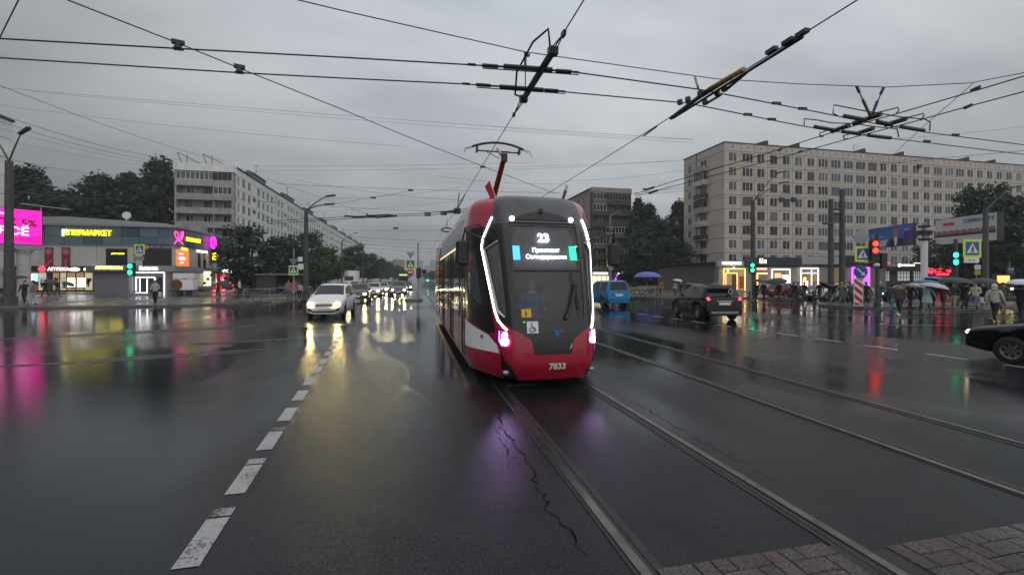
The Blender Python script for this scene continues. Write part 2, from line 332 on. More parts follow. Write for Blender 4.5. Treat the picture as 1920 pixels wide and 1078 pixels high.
# paving bricks at the crossing, laid herringbone, each its own piece
pav = struct(sheet('crossing_paving', [(0.95, -1.0), (9.5, -1.0), (9.5, 2.50), (3.15, 2.50), (3.15, 2.62), (0.95, 2.62)], 0.0065, M_JOINT, None))
BW, BL = 0.135, 0.27; g_ = 0.004
bm_ = {}
def brick_mesh(w, l, k):
    b = MB(); h = 0.02; c = 0.006
    P = [(-w/2+g_, -l/2+g_), (w/2-g_, -l/2+g_), (w/2-g_, l/2-g_), (-w/2+g_, l/2-g_)]
    i = b.add([(x, y, -0.01) for x, y in P]+[(x, y, h-c) for x, y in P]+[(x*(1-2*c/w), y*(1-2*c/l), h) for x, y in P])
    for a in (0, 4):
        for j in range(4): j2 = (j+1) % 4; b.face((i+a+j, i+a+j2, i+a+4+j2, i+a+4+j))
    b.face((i+8, i+9, i+10, i+11)); return b.mesh('brick', k)
BRM = [wet('wet_paver_%d' % q, c, 0.26, 0.44, 0.5, 0.006, 60.0, 1.2, 0.3) for q, c in enumerate([(0.046,0.036,0.033),(0.055,0.042,0.038),(0.041,0.033,0.031),(0.050,0.041,0.039)])]
bmesh_h = [brick_mesh(BL, BW, m) for m in BRM]; bmesh_v = [brick_mesh(BW, BL, m) for m in BRM]; bmesh_q = [brick_mesh(BW, BW, m) for m in BRM]
rails_x = [2.31-.818, 2.31+.818, 6.18-.818, 6.18+.818]
nbr = 0
for i in range(-5, 75):
    for j in range(-6, 32):
        for o_ in (0, 1):
            # herringbone cell
            if o_ == 0:
                x0 = (i + 0)*BW + 0; y0 = j*BW
                if (i-j) % 4 != 0: continue
                cx_, cy_, me = 0.9+x0+BL/2, 1.30+y0+BW/2, bmesh_h
            else:
                if (i-j) % 4 != 2: continue
                # vertical brick fills the two cells stacked
                cx_, cy_, me = 0.9+i*BW+BW/2, 1.30+(j)*BW+BL/2-BW, bmesh_v
            if not (1.0 < cx_ < 7.4 and 1.60 < cy_ < 2.9): continue
            hw = BL/2 if me is bmesh_h else BW/2; lim = 2.66 if cx_ < 3.2 else 2.54
            if cy_+(BW/2 if me is bmesh_h else BL/2) > lim:
                if me is bmesh_v and cy_ < lim and all(abs(cx_-r) > BW/2+.07 for r in rails_x): link('half_brick', random.choice(bmesh_q), pav, (cx_, cy_-BW/2, random.uniform(-.002, .003)))
                continue
            if any(abs(cx_-r) < hw+0.075 for r in rails_x):
                if me is bmesh_h:       # a brick cut by the rail: keep the half that fits
                    for sd in (-1, 1):
                        hx_ = cx_+sd*BW/2
                        if all(abs(hx_-r) > BW/2+0.07 for r in rails_x): link('half_brick', random.choice(bmesh_q), pav, (hx_, cy_, random.uniform(-.002, .003)))
                continue
            b = link('brick', random.choice(me), pav, (cx_, cy_, 0.0+random.uniform(-.002, .003)), random.gauss(0, .008)); nbr += 1
# ================================================================== buildings
M_PANEL = [mat('panel_beige_%d' % i, c, 0.85, var=0.10, vscale=0.8, bump=0.25, bscale=18) for i, c in enumerate([(0.475,0.42,0.365),(0.50,0.44,0.385),(0.45,0.40,0.355),(0.48,0.42,0.36)])]
M_PANELW = [mat('panel_white_%d' % i, c, 0.85, var=0.10, vscale=0.8) for i, c in enumerate([(0.66,0.66,0.64),(0.69,0.69,0.67),(0.63,0.63,0.615)])]
M_PANELB = [mat('panel_brown_%d' % i, c, 0.85, var=0.12, vscale=0.8) for i, c in enumerate([(0.27,0.235,0.20),(0.25,0.22,0.19)])]
M_CORE = mat('building_core', (0.10, 0.09, 0.085), 0.9)
M_FRAME = mat('window_frame_white', (0.62, 0.62, 0.61), 0.5)
M_FRAMED = mat('window_frame_old', (0.22, 0.19, 0.17), 0.6)
M_PANES = [mat('pane_%d' % i, c, 0.14, spec=0.14, var=0.25, vscale=0.9) for i, c in enumerate([(0.035,0.04,0.045),(0.06,0.07,0.08),(0.03,0.03,0.033),(0.11,0.12,0.125),(0.16,0.165,0.16),(0.10,0.085,0.075)])]
M_ROOF = mat('roof_bitumen', (0.035, 0.035, 0.037), 0.8)
M_PARAP = mat('balcony_grey', (0.30, 0.29, 0.275), 0.85, var=0.2, vscale=1.2)
M_SLAB = mat('balcony_slab', (0.32, 0.31, 0.295), 0.85, var=0.15)
M_TEALP = mat('balcony_teal', (0.07, 0.15, 0.17), 0.6, var=0.3, vscale=1.0)
M_BROWNP = mat('balcony_brown', (0.06, 0.045, 0.035), 0.7, var=0.2)
CACHE = {}
def panel_mesh(w, h, ww, wh, wz, mats, th=0.16):
    """wall panel with a window hole; local x along the wall, y outwards = -y, z up from the storey's floor"""
    key = ('p', round(w, 2), round(h, 2), round(ww, 2), round(wh, 2), mats.name)
    if key in CACHE: return CACHE[key]
    g = 0.04; b = MB(); x0, x1 = -w/2+g, w/2-g; z0, z1 = g, h-g
    if ww <= 0: b.b2((x0, 0, z0), (x1, th, z1))
    else:
        a0, a1 = -ww/2, ww/2; c0, c1 = wz, wz+wh
        b.b2((x0, 0, z0), (x1, th, c0)); b.b2((x0, 0, c1), (x1, th, z1)); b.b2((x0, 0.0, c0), (a0, th, c1)); b.b2((a1, 0.0, c0), (x1, th, c1))
    CACHE[key] = b.mesh('panel', mats); return CACHE[key]
def win_mesh(ww, wh, fm, leaves=2):
    key = ('w', round(ww, 2), round(wh, 2), fm.name, leaves)
    if key in CACHE: return CACHE[key]
    f = 0.055; b = MB()
    b.b2((-ww/2, 0.06, 0), (-ww/2+f, 0.12, wh)); b.b2((ww/2-f, 0.06, 0), (ww/2, 0.12, wh)); b.b2((-ww/2+f, 0.06, 0), (ww/2-f, 0.12, f)); b.b2((-ww/2+f, 0.06, wh-f), (ww/2-f, 0.12, wh))
    for k in range(1, leaves):
        x = -ww/2+ww*k/leaves+(0.12 if leaves == 2 else 0); b.b2((x-.045, 0.055, f), (x+.045, 0.115, wh-f))
    b.b2((-ww/2-.06, -0.07, -.05), (ww/2+.06, 0.06, 0.0))
    CACHE[key] = b.mesh('window', fm); return CACHE[key]
def pane_mesh(ww, wh, m):
    key = ('g', round(ww, 2), round(wh, 2), m.name)
    if key in CACHE: return CACHE[key]
    b = MB(); b.b2((-ww/2+.05, 0.10, 0.05), (ww/2-.05, 0.115, wh-.05)); CACHE[key] = b.mesh('pane', m); return CACHE[key]
WCOUNT = {}
def window(parent, p, rz, ww, wh, leaves=2, fm=None, pm=None):
    fm = fm or (M_FRAME if random.random() < .8 else M_FRAMED); pm = pm or random.choices(M_PANES, [4,5,4,3,1.6,1])[0]
    w = link('window', win_mesh(ww, wh, fm, leaves), parent, p, rz); link('pane', pane_mesh(ww, wh, pm), w); WCOUNT[parent.name] = WCOUNT.get(parent.name, 0)+1
    return w
def wall_cols(parent, o, rz, cols, nst, sh, z0, pm, wz=0.78, wh=1.62, leafs=None, skip=()):
    """cols: list of (offset, width, window width); o = wall origin at ground, rz = wall direction"""
    d = Vector((math.cos(rz), math.sin(rz), 0))
    for ci, (u, w, ww) in enumerate(cols):
        for s in range(nst):
            pos = Vector(o)+d*u+Vector((0, 0, z0+s*sh)); m = random.choice(pm)
            link('panel', panel_mesh(w, sh, ww, wh, wz, m), parent, pos, rz)
            if ww > 0 and (ci, s) not in skip:
                window(parent, pos+Vector((0, 0, wz)), rz, ww, wh, 3 if ww > 1.9 else 2)
# ------------------------------------------------------------------ the long beige block on the right
SHR = 2.72; NST = 9; ZB = 1.35
BX, BY = 56.6, 71.3; BX1 = 151.0; BYB = 83.9
rb = thing('apartment_building', 'long beige nine storey panel block with rows of white framed windows behind the shops', 'building', (BX, BY, 0))
topz = ZB+NST*SHR+1.55
MB().b2((0.2, 0.2, 0), (BX1-BX-.2, BYB-BY-.2, topz-.3)).build('core', M_CORE, rb)
px = [1270+v/2.994 for v in (318,398,468,542,612,681,750,818,890,962,1030)]+[1570+v/2.994 for v in (199,258,318,380,442,500,565,630,690,747,800,855,910,965,1018)]
wide = {1, 7, 8, 9, 10, 11, 17, 18, 19}
us = []
for x in px:
    r = ray(x, 400); us.append(r.x*BY/r.y-BX)
us = sorted(us)
us2 = []
for u in us:
    if not us2 or u-us2[-1] > 1.6: us2.append(u)
while us2[-1] < BX1-BX-3: us2.append(us2[-1]+random.choice((3.0, 3.3)))
us2[0] = max(us2[0], 2.0)
edges = [0.0]+[(a+b)/2 for a, b in zip(us2, us2[1:])]+[BX1-BX]
colsR = []
for i, u in enumerate(us2):
    w = edges[i+1]-edges[i]; colsR.append(((edges[i]+edges[i+1])/2, w, min(w-.65, 2.3 if i in wide else 1.65)))
wall_cols(rb, (0, 0, 0), 0, colsR, NST, SHR, ZB, M_PANEL)
for i, (u, w, ww) in enumerate(colsR): # attic panels with a little vent slot
    link('attic_panel', panel_mesh(w, 1.5, .22, .42, .55, random.choice(M_PANEL)), rb, (u, 0, ZB+NST*SHR), 0)
    link('plinth_panel', panel_mesh(w, ZB, 0, 0, 0, M_PANEL[2]), rb, (u, 0, 0), 0)
MB().b2((-.12, -.12, topz-.05), (BX1-BX+.1, BYB-BY+.1, topz+.08)).build('roof', M_ROOF, rb)
for k, (xa, w, h) in enumerate([(1430, 26, 1.0), (1490, 26, 1.0), (1615, 22, 1.0), (1688, 22, 1.0), (1812, 22, 1.0), (1862, 20, .9)]):
    r = ray(xa, 280); u = r.x*BY/r.y-BX
    b = MB(); b.prism([(-1.9, 0), (1.7, 0), (1.7, h), (1.2, h)], (u, .5, topz+.08), (1,0,0), (0,0,1), (0,1,0), 3.0); b.build('roof_vent', M_ROOF, rb)
r = ray(1636, 270); u = r.x*BY/r.y-BX
MB().box((u, 3.5, topz+1.9), (1.0, .2, 2.0)).box((u, 3.5, topz+.6), (.15, .15, 1.2)).build('roof_board', M_WHITE, rb)
# side wall of that block, along the street
dY = BYB-BY
def uy(x): # position along the side wall seen at pixel column x
    r = ray(x, 400); return r.y*BX/r.x-BY
u_w = dY-2.2; u_b = 6.2
sidecols = [(dY-2.05, 4.1, 1.2), (6.15, 4.1, 1.9), (2.05, 4.1, 0)]
o_side = (0, dY, 0)
for (u, w, ww) in sidecols:
    for s in range(NST):
        pos = (0, u, ZB+s*SHR)
        link('panel', panel_mesh(w, SHR, ww, 1.5, .85, random.choice(M_PANEL)), rb, pos, -PI/2)
        if ww > 0: window(rb, (0, u, ZB+s*SHR+.85), -PI/2, ww, 1.5)
    link('attic_panel', panel_mesh(w, 1.5, 0, 0, 0, M_PANEL[0]), rb, (0, u, ZB+NST*SHR), -PI/2)
    link('plinth_panel', panel_mesh(w, ZB, 0, 0, 0, M_PANEL[2]), rb, (0, u, 0), -PI/2)
for s in range(1, 9): # balconies on the side wall
    z = ZB+s*SHR; b = MB(); b.b2((-1.15, 4.6, z-.05), (-.0, 7.7, z+.1)); B = b.build('balcony', M_SLAB, rb)
    pmx = [M_BROWNP, M_PANEL[1], M_PARAP][s % 3]
    b = MB(); b.b2((-1.15, 4.6, z+.1), (-1.09, 7.7, z+1.05)); b.b2((-1.09, 4.6, z+.1), (0, 4.66, z+1.05)); b.b2((-1.09, 7.64, z+.1), (0, 7.7, z+1.05)); b.build('parapet', pmx, B)
    if s in (5, 7):
        b = MB()
        for k in range(6): y = 4.62+k*.6; b.b2((-1.14, y, z+1.05), (-1.08, y+.06, z+2.4))
        b.b2((-1.14, 4.62, z+2.35), (-1.08, 7.68, z+2.45)); b.build('glazing_frame', M_FRAME if s == 7 else M_BROWNP, B)
        MB().b2((-1.12, 4.68, z+1.05), (-1.10, 7.62, z+2.36)).build('glazing', M_PANES[1], B)
for (x, y) in ((1466, 374), (1489, 374), (1725, 312), (1560, 470)): # air conditioners
    p = onY(x, y, BY-.3); MB().box((p.x-BX, -.22, p.z), (.9, .4, .65)).build('air_conditioner', M_DARK if y < 380 else M_GREYP, rb)
# ------------------------------------------------------------------ loggia end wall shared by the two blocks seen end on
def loggia_end(parent, x0, x1, y, z0, nst, sh, glazed, parap, backm, front=-1, split=0.66, teal=False):
    """end wall with full width loggias; glazed: {storey: 'L','R','B'}"""
    xm = x0+(x1-x0)*split
    MB().b2((x0, y, z0), (x0+.25, y+1.4, z0+nst*sh)).b2((x1-.25, y, z0), (x1, y+1.4, z0+nst*sh)).b2((xm-.06, y+.06, z0), (xm+.06, y+1.4, z0+nst*sh)).build('side_wall', parap[0], parent)
    MB().b2((x0+.25, y+1.4, z0), (x1-.25, y+1.5, z0+nst*sh)).build('back_wall', backm, parent)
    for s in range(nst):
        z = z0+s*sh
        L = MB().b2((x0+.25, y+.02, z-.08), (x1-.25, y+1.4, z+.08)).build('loggia', M_SLAB, parent)
        for a, b_ in ((x0+.25, xm), (xm+.0, x1-.25)):
            MB().b2((a, y+(.0 if a < xm else .01), z-.16), (b_-.01, y+.08, z+1.0)).build('parapet', random.choice(parap), L)
        gl = glazed.get(s, '')
        for side, a, b_ in (('L', x0+.25, xm), ('R', xm, x1-.25)):
            if side in gl or gl == 'B':
                n = max(3, int((b_-a)/.75)); q = MB()
                for k in range(n+1): xx = a+(b_-a)*k/n; q.b2((xx-.045, y+.02, z+1.0), (xx+.045, y+.07, z+sh-.2))
                q.b2((a, y+.015, z+1.0), (b_, y+.075, z+1.07)); q.b2((a, y+.015, z+sh-.24), (b_, y+.075, z+sh-.16))
                q.build('glazing_frame', M_FRAME if (side == 'L' or s < nst-1) else M_FRAMED, L)
                MB().b2((a+.05, y+.04, z+1.05), (b_-.05, y+.05, z+sh-.2)).build('glazing', random.choice(M_PANES[:4]), L)
            else:
                n = 2 if side == 'L' else 1
                for k in range(n):
                    xx = a+(b_-a)*(k+.5)/n+random.uniform(-.3, .3)
                    window(parent, (xx, y+1.28, z+.8), 0, 1.25, 1.5, 2, pm=random.choice(M_PANES[:5]))
# ------------------------------------------------------------------ the long white block on the left
LX0, LX1, LY = -43.4, -33.6, 93.6; LYE = 323.0; SHL = 2.62; ZL = 1.2; NL = 8
lb = thing('apartment_building', 'long pale panel block with loggias on its end wall, left of the avenue', 'building', (0, 0, 0))
ztl = ZL+NL*SHL+1.4
MB().b2((LX0+.3, LY+1.55, 0), (LX1-.3, LYE-.3, ztl-.4)).build('core', M_CORE, lb)
loggia_end(lb, LX0, LX1, LY, ZL, NL, SHL, {7: 'B', 6: 'R', 5: '', 3: ''}, [M_PARAP, M_SLAB], mat('loggia_back', (0.30, 0.285, 0.27), 0.9, var=.2))
MB().b2((LX0, LY+.0, 0), (LX1, LY+1.5, ZL-.18)).build('plinth', M_PARAP, lb)
MB().b2((LX0-.15, LY-.15, ZL+NL*SHL), (LX1+.15, LY+1.5, ztl)).build('cornice', M_PANELW[1], lb)
MB().b2((LX0-.2, LY+1.5, ztl-.2), (LX1+.18, LYE, ztl+.05)).build('roof', M_ROOF, lb)
cols = []; y = LY+1.5; k = 0; far = []
while y < LYE-3:
    ph = k % 8
    if ph == 0: w, ww, st = 2.4, 1.0, False
    elif ph == 3: w, ww, st = 2.7, 1.9, True
    else: w, ww, st = 3.1, 1.65, False
    cols.append((y+w/2, w, ww, st)); y += w; k += 1
fw = MB(); ffr = MB(); fp = MB()
for i, (yc, w, ww, st) in enumerate(cols):
    for s in range(NL):
        z = ZL+s*SHL
        if i < 33:
            wh = .8 if st else 1.6; wz = 1.6 if st else .78
            if st and s == NL-1: ww_ = 0
            else: ww_ = ww
            link('panel', panel_mesh(w, SHL, ww_, wh, wz, random.choice(M_PANELW)), lb, (LX1, yc, z), PI/2)
            if ww_: window(lb, (LX1, yc, z+wz), PI/2, ww, wh, 2, fm=M_FRAMED if st else M_FRAME, pm=M_PANES[2] if st else None)
        else:
            wz = 1.5 if st else .78; wh = .8 if st else 1.6
            fw.b2((LX1-.16, yc-w/2+.03, z+.03), (LX1, yc-ww/2, z+SHL-.03)); fw.b2((LX1-.16, yc+ww/2, z+.03), (LX1, yc+w/2-.03, z+SHL-.03))
            fw.b2((LX1-.16, yc-ww/2, z+.03), (LX1-.001, yc+ww/2, z+wz)); fw.b2((LX1-.16, yc-ww/2, z+wz+wh), (LX1-.001, yc+ww/2, z+SHL-.03))
            fp.b2((LX1-.12, yc-ww/2, z+wz), (LX1-.10, yc+ww/2, z+wz+wh))
    if i < 33:
        link('attic_panel', panel_mesh(w, 1.2, 0, 0, 0, random.choice(M_PANELW)), lb, (LX1, yc, ZL+NL*SHL), PI/2)
        link('plinth_panel', panel_mesh(w, ZL, 0, 0, 0, M_PANELW[2]), lb, (LX1, yc, 0), PI/2)
    else: fw.b2((LX1-.16, yc-w/2+.02, ZL+NL*SHL), (LX1, yc+w/2-.02, ztl-.2)); fw.b2((LX1-.16, yc-w/2+.02, 0), (LX1, yc+w/2-.02, ZL))
fw.build('far_panels', M_PANELW[0], lb, kind='stuff'); fp.build('far_windows', M_PANES[1], lb, kind='stuff')
for k in range(9):
    yy = LY+13+k*25.5
    MB().b2((LX1-4.2, yy, ztl), (LX1-.9, yy+9, ztl+1.5)).b2((LX1-4.4, yy-.2, ztl+1.5), (LX1-.7, yy+9.2, ztl+1.7)).b2((LX1-2.6, yy+1.2, ztl+1.7), (LX1-1.8, yy+2.2, ztl+2.3)).build('roof_hut', mat('roof_hut_grey', (0.16,0.155,0.15), .85, var=.2), lb)
    MB().tube([(LX1-1.4, yy+4, ztl+1.7), (LX1-1.4, yy+4, ztl+4.4)], .05, 5).tube([(LX1-2.0, yy+4, ztl+4.0), (LX1-.8, yy+4, ztl+4.0)], .035, 5).build('antenna', M_DARK, lb)
for xx in (-41.8, -37.6):
    MB().tube([(xx-.8, LY+1, ztl), (xx-1.4, LY+.6, ztl+2.0)], .06, 5).tube([(xx-1.5, LY+1, ztl+2.1), (xx+2.2, LY+1.4, ztl+.2)], .06, 5).tube([(xx, LY+1, ztl), (xx, LY+1, ztl+1.9)], .06, 5).build('roof_mast', M_DARK, lb)
# ------------------------------------------------------------------ brown block behind the tram
QX0, QX1, QY, SHQ, ZQ, NQ = 42.5, 52.8, 100.0, 2.72, 1.2, 8
qb = thing('apartment_building', 'brown eight storey block with dark balconies behind the blue van', 'building', (0, 0, 0))
ztq = ZQ+NQ*SHQ+1.2
MB().b2((QX0+.3, QY+1.55, 0), (QX1-.3, QY+120, ztq-.3)).build('core', M_CORE, qb)
loggia_end(qb, QX0, QX1, QY, ZQ, NQ, SHQ, {7: 'B', 6: 'L', 4: 'R', 3: 'L', 2: 'R'}, [M_BROWNP, mat('balcony_taupe', (0.13,0.11,0.10), .85, var=.2)], M_TEALP, split=.36)
MB().b2((QX0-.1, QY-.1, ZQ+NQ*SHQ), (QX1+.1, QY+1.5, ztq)).b2((QX0, QY, 0), (QX1, QY+1.5, ZQ-.18)).build('cornice', M_PANELB[0], qb)
MB().b2((QX0-.2, QY+1.5, ztq-.3), (QX1+.2, QY+120, ztq)).build('roof', M_ROOF, qb)
y = QY+1.5; k = 0
while y < QY+58:
    w = 3.2; ww = 0 if k % 5 == 0 else 1.6
    for s in range(NQ):
        z = ZQ+s*SHQ; link('panel', panel_mesh(w, SHQ, ww, 1.5, .85, random.choice(M_PANELB)), qb, (QX0, y+w/2, z), -PI/2)
        if ww: window(qb, (QX0, y+w/2, z+.85), -PI/2, ww, 1.5)
    link('attic_panel', panel_mesh(w, 1.0, 0, 0, 0, M_PANELB[0]), qb, (QX0, y+w/2, ZQ+NQ*SHQ), -PI/2)
    link('plinth_panel', panel_mesh(w, ZQ, 0, 0, 0, M_PANELB[0]), qb, (QX0, y+w/2, 0), -PI/2); y += w; k += 1
MB().b2((QX0, y, 0), (QX0+.3, QY+120, ztq-.3)).build('far_wall', M_PANELB[0], qb)
# ground floor shop of the brown block: lit front
sp = MB().b2((QX0-1.5, QY-3.0, 0), (QX1, QY-.05, 3.6)).build('shop_extension', M_PANELB[1], qb)
M_LITY = emis('shop_light_warm', (1.0, 0.80, 0.42), 1.6); M_LITW = emis('shop_light_white', (1.0, 0.97, 0.92), 2.4); M_LITV = emis('shop_light_violet', (0.55, 0.15, 0.95), 1.6)
for k in range(4): MB().b2((QX0-1.2+k*1.2, QY-3.05, .5), (QX0-.25+k*1.2, QY-3.0, 2.5)).build('lit_window', M_LITY, sp)
MB().b2((QX0+4.2, QY-3.06, .3), (QX0+6.0, QY-3.0, 2.9)).build('lit_door', M_LITV, sp)
MB().b2((QX0-1.1, QY-3.1, 2.9), (QX0+2.6, QY-3.0, 3.35)).b2((QX0+5.0, QY-3.1, 3.0), (QX0+6.8, QY-3.0, 3.4)).build('sign_box', M_LITW, sp)
# ------------------------------------------------------------------ block at the far left edge
fb = thing('apartment_building', 'tall pale panel block cut by the left edge of the picture', 'building', (0, 0, 0))
FX, FY1 = -53.0, 73.0; zf = 23.4
MB().b2((FX-12, 20, 0), (FX-.2, FY1-.2, zf-.2)).build('core', M_CORE, fb)
for i in range(9):
    for s in range(9):
        ww = 0 if i == 0 else 1.5
        link('panel', panel_mesh(3.2, 2.5, ww, 1.4, .8, random.choice(M_PANELW)), fb, (FX, FY1-1.6-i*3.2, .6+s*2.5), PI/2)
        if ww: window(fb, (FX, FY1-1.6-i*3.2, .6+s*2.5+.8), PI/2, ww, 1.4)
MB().b2((FX-12, 20, zf-.3), (FX+.15, FY1+.15, zf)).build('roof', M_ROOF, fb)
MB().b2((FX-12, FY1-.2, 0), (FX-.17, FY1, zf-.3)).build('end_wall', M_PANELW[0], fb)
# ------------------------------------------------------------------ far buildings along the avenue
def far_block(label, x0, x1, y0, y1, zt, m, n=6, c=6):
    o = thing('distant_building', label, 'building', (0, 0, 0)); MB().b2((x0, y0, 0), (x1, y1, zt)).build('wall', m, o)
    g = MB(); sh = zt/(n+.6)
    for s in range(n):
        for k in range(c):
            xx = x0+(x1-x0)*(k+.5)/c; w = (x1-x0)/c*.5; MB().b2((xx-w/2, y0-.12, sh*(s+.5)), (xx+w/2, y0-.02, sh*(s+1.0))).build('window', M_PANES[1], o)
    sd = x1 if x1 < 0 else x0
    for s in range(n):
        for k in range(8):
            yy = y0+(y1-y0)*(k+.5)/8; g.b2((sd-.12, yy-(y1-y0)/32, sh*(s+.5)), (sd+.12, yy+(y1-y0)/32, sh*(s+1.0)))
    g.build('side_windows', M_PANES[1], o, kind='stuff'); MB().b2((x0-.3, y0-.3, zt), (x1+.3, y1+.3, zt+.5)).build('roof', M_ROOF, o); return o
def fbx(x, t): return W(x, 500, t)
a = fbx(695, 420); b_ = fbx(714, 420); far_block('pale far block left of the avenue, past the long white one', a.x, b_.x, a.y, a.y+160, 22.5, M_PANELW[2], 7, 5)
a = fbx(737, 620); b_ = fbx(757, 620); far_block('grey far slab beyond the avenue trees, its end wall dark', a.x, b_.x, a.y, a.y+60, 28, M_PANELB[0], 9, 5)
M_FARG = mat('far_tower', (0.38, 0.38, 0.39), .9)
for i, (xa, xb, t, zt, lb_) in enumerate([(786, 793, 900, 38, 'slender left one of three hazy towers closing the avenue'), (795, 806, 1000, 30, 'widest pale middle tower closing the avenue in haze'), (807, 816, 820, 36, 'hazy tower closing the avenue just left of the tram')]):
    a = fbx(xa, t); b_ = fbx(xb, t); far_block(lb_, a.x, b_.x, a.y, a.y+20, zt, M_FARG, 10, 3)
# ================================================================== shopping centre on the left
Y_AX = (1, 0, 0); Z_AX = (0, 0, 1)
M_MGLASS = [mat('mall_glass_%d' % i, c, 0.12, spec=0.6) for i, c in enumerate([(0.13,0.18,0.215),(0.115,0.165,0.20),(0.06,0.10,0.14),(0.15,0.20,0.23)])]
M_MWALL = [mat('mall_panel_%d' % i, c, 0.6, var=.06) for i, c in enumerate([(0.52,0.51,0.485),(0.54,0.53,0.505),(0.50,0.49,0.47)])]
M_FASC = mat('dark_fascia', (0.03, 0.03, 0.034), 0.5)
M_GREYW = mat('kiosk_grey', (0.19, 0.19, 0.205), 0.65, var=.08, vscale=2)
M_YEL = emis('sign_yellow', (1.0, 0.85, 0.03), 1.6); M_LITR = emis('sign_red_lit', (1.0, 0.03, 0.06), 3.0); M_PINKL = emis('sign_pink_lit', (1.0, 0.05, 0.35), 2.6)
M_MAG = emis('sign_magenta', (1.0, 0.02, 0.75), 1.8); M_SCR = emis('screen_pink', (1.0, 0.008, 0.42), 1.0); M_SCRW = emis('screen_white', (1.0, 0.75, 0.9), 1.1); M_SCRD = emis('screen_dark', (0.05, 0.0, 0.03), 0.6)
M_ORL = emis('screen_orange', (1.0, 0.13, 0.02), 1.6)
MX0, MX1, MY, MY2 = -62.0, -33.1, 71.8, 92.4
mall = thing('shopping_centre', 'low shopping centre with blue glass band and lit yellow lettering on its front', 'building', (0, 0, 0))
MB().b2((MX0, MY+.25, 0), (MX1-.25, MY2, 9.0)).build('core', M_CORE, mall)
# blue glass band: panes
n = 13; w = (MX1-MX0)/n
for k in range(n):
    for r_, (za, zb) in enumerate(((6.55, 7.75), (7.8, 9.15))):
        b = MB(); b.b2((MX0+k*w+.03, MY, za), (MX0+(k+1)*w-.03, MY+.2, zb)); b.build('pane', random.choices(M_MGLASS, [5,5,1.2,2])[0], mall)
for k in range(5):
    ya = MY+.25+k*2.6
    for r_, (za, zb) in enumerate(((6.55, 7.75), (7.8, 9.15))):
        MB().b2((MX1-.2, ya+.03, za), (MX1, ya+2.57, zb)).build('pane', random.choice(M_MGLASS), mall)
MB().b2((MX1-.2, MY+13.3, 6.5), (MX1-.02, MY2, 9.0)).build('dark_sign_wall', M_FASC, mall)
MB().b2((MX0, MY-.08, 6.42), (MX1+.06, MY+.2, 6.55)).b2((MX0-.2, MY-.3, 9.15), (MX1+.3, MY+.3, 9.38)).b2((MX1-.2, MY+.3, 9.15), (MX1+.3, MY2, 9.38)).b2((MX1-.2, MY+.2, 6.42), (MX1+.06, MY2, 6.55)).build('cornice', M_GALV, mall)
b = MB(); b.prism([(0, 9.38), (12, 9.38), (26, 9.38), (24, 9.9), (12, 10.55), (3.5, 10.3), (1, 9.7)], (MX0+3, MY+1.5, 0), (1,0,0), (0,0,1), (0,1,0), 14); b.build('roof', mat('roof_pale', (0.38,0.39,0.40), .5, .3), mall)
# upper wall panels
n = 9; w = (MX1-MX0)/n
for k in range(n): MB().b2((MX0+k*w+.02, MY+.02, 3.62), (MX0+(k+1)*w-.02, MY+.22, 6.42)).build('wall_panel', random.choice(M_MWALL), mall)
for k in range(7): MB().b2((MX1-.22, MY+.25+k*2.9+.02, 3.62), (MX1-.02, MY+.25+(k+1)*2.9-.02, 6.42)).build('wall_panel', random.choice(M_MWALL), mall)
def mxp(x, Y=MY): r = ray(x, 480); return r.x*Y/r.y
def mzp(x, y, Y=MY): r = ray(x, y); return H+r.z*Y/r.y
def front(name, x0, y0, x1, y1, m, d=.06, Y=MY, parent=mall): # a plate on the front wall between two pixels
    a = onY(x0, y0, Y); c = onY(x1, y1, Y); return MB().b2((a.x, Y-d, c.z), (c.x, Y-.002, a.z)).build(name, m, parent)
M_BANR = mat('banner_red', (0.28, 0.02, 0.04), .6, var=.15)
M_BANW = mat('banner_pale', (0.50, 0.16, 0.18), .6)
for x in (84, 116):
    bn = front('banner', x, 464, x+16, 505, M_BANR)
    a = onY(x+8, 472, MY); MB().disc((a.x, MY-.1, a.z), (1,0,0), (0,0,1), (0,1,0), .38, .035, 16).build('logo', M_BANW, bn)
    c = onY(x+8, 493, MY); MB().box((c.x, MY-.09, c.z), (.16, .04, 1.1), mtx=Matrix.Rotation(.7 if x == 84 else 0, 3, 'Y')).build('arrow', M_BANW, bn)
wd = front('upper_window', 199, 466, 239, 497, M_PANES[2], .05)
text('sign_lettering', 'ресторан', .34, M_YEL, wd, (mxp(222), MY-.12, mzp(222, 475.5)), Y_AX, Z_AX, bold=.012)
dk = front('dark_panel', 268, 458, 322, 501, mat('mall_dark', (0.028,0.02,0.024), .4), .08)
text('sign_lettering', 'БУРГЕР КИНГ', .5, mat('letters_grey', (0.42,0.42,0.43), .5), dk, (mxp(300), MY-.12, mzp(300, 464)), Y_AX, Z_AX, bold=.012)
MB().disc((mxp(275), MY-.14, mzp(275, 463.5)), (1,0,0), (0,0,1), (0,1,0), .3, .05, 16).build('sign_emblem', mat('emblem_pale', (0.45,0.30,0.30), .5), dk)
text('sign_lettering', 'ИПЕРМАРКЕТ', 1.0, M_YEL, mall, (mxp(165), MY-.14, mzp(165, 437.5)), Y_AX, Z_AX, .05, bold=.02, xs=.83)
text('sign_initial', 'Г', 1.05, M_LITW, mall, (mxp(122.5), MY-.14, mzp(122, 437.5)), Y_AX, Z_AX, .05, bold=.06)
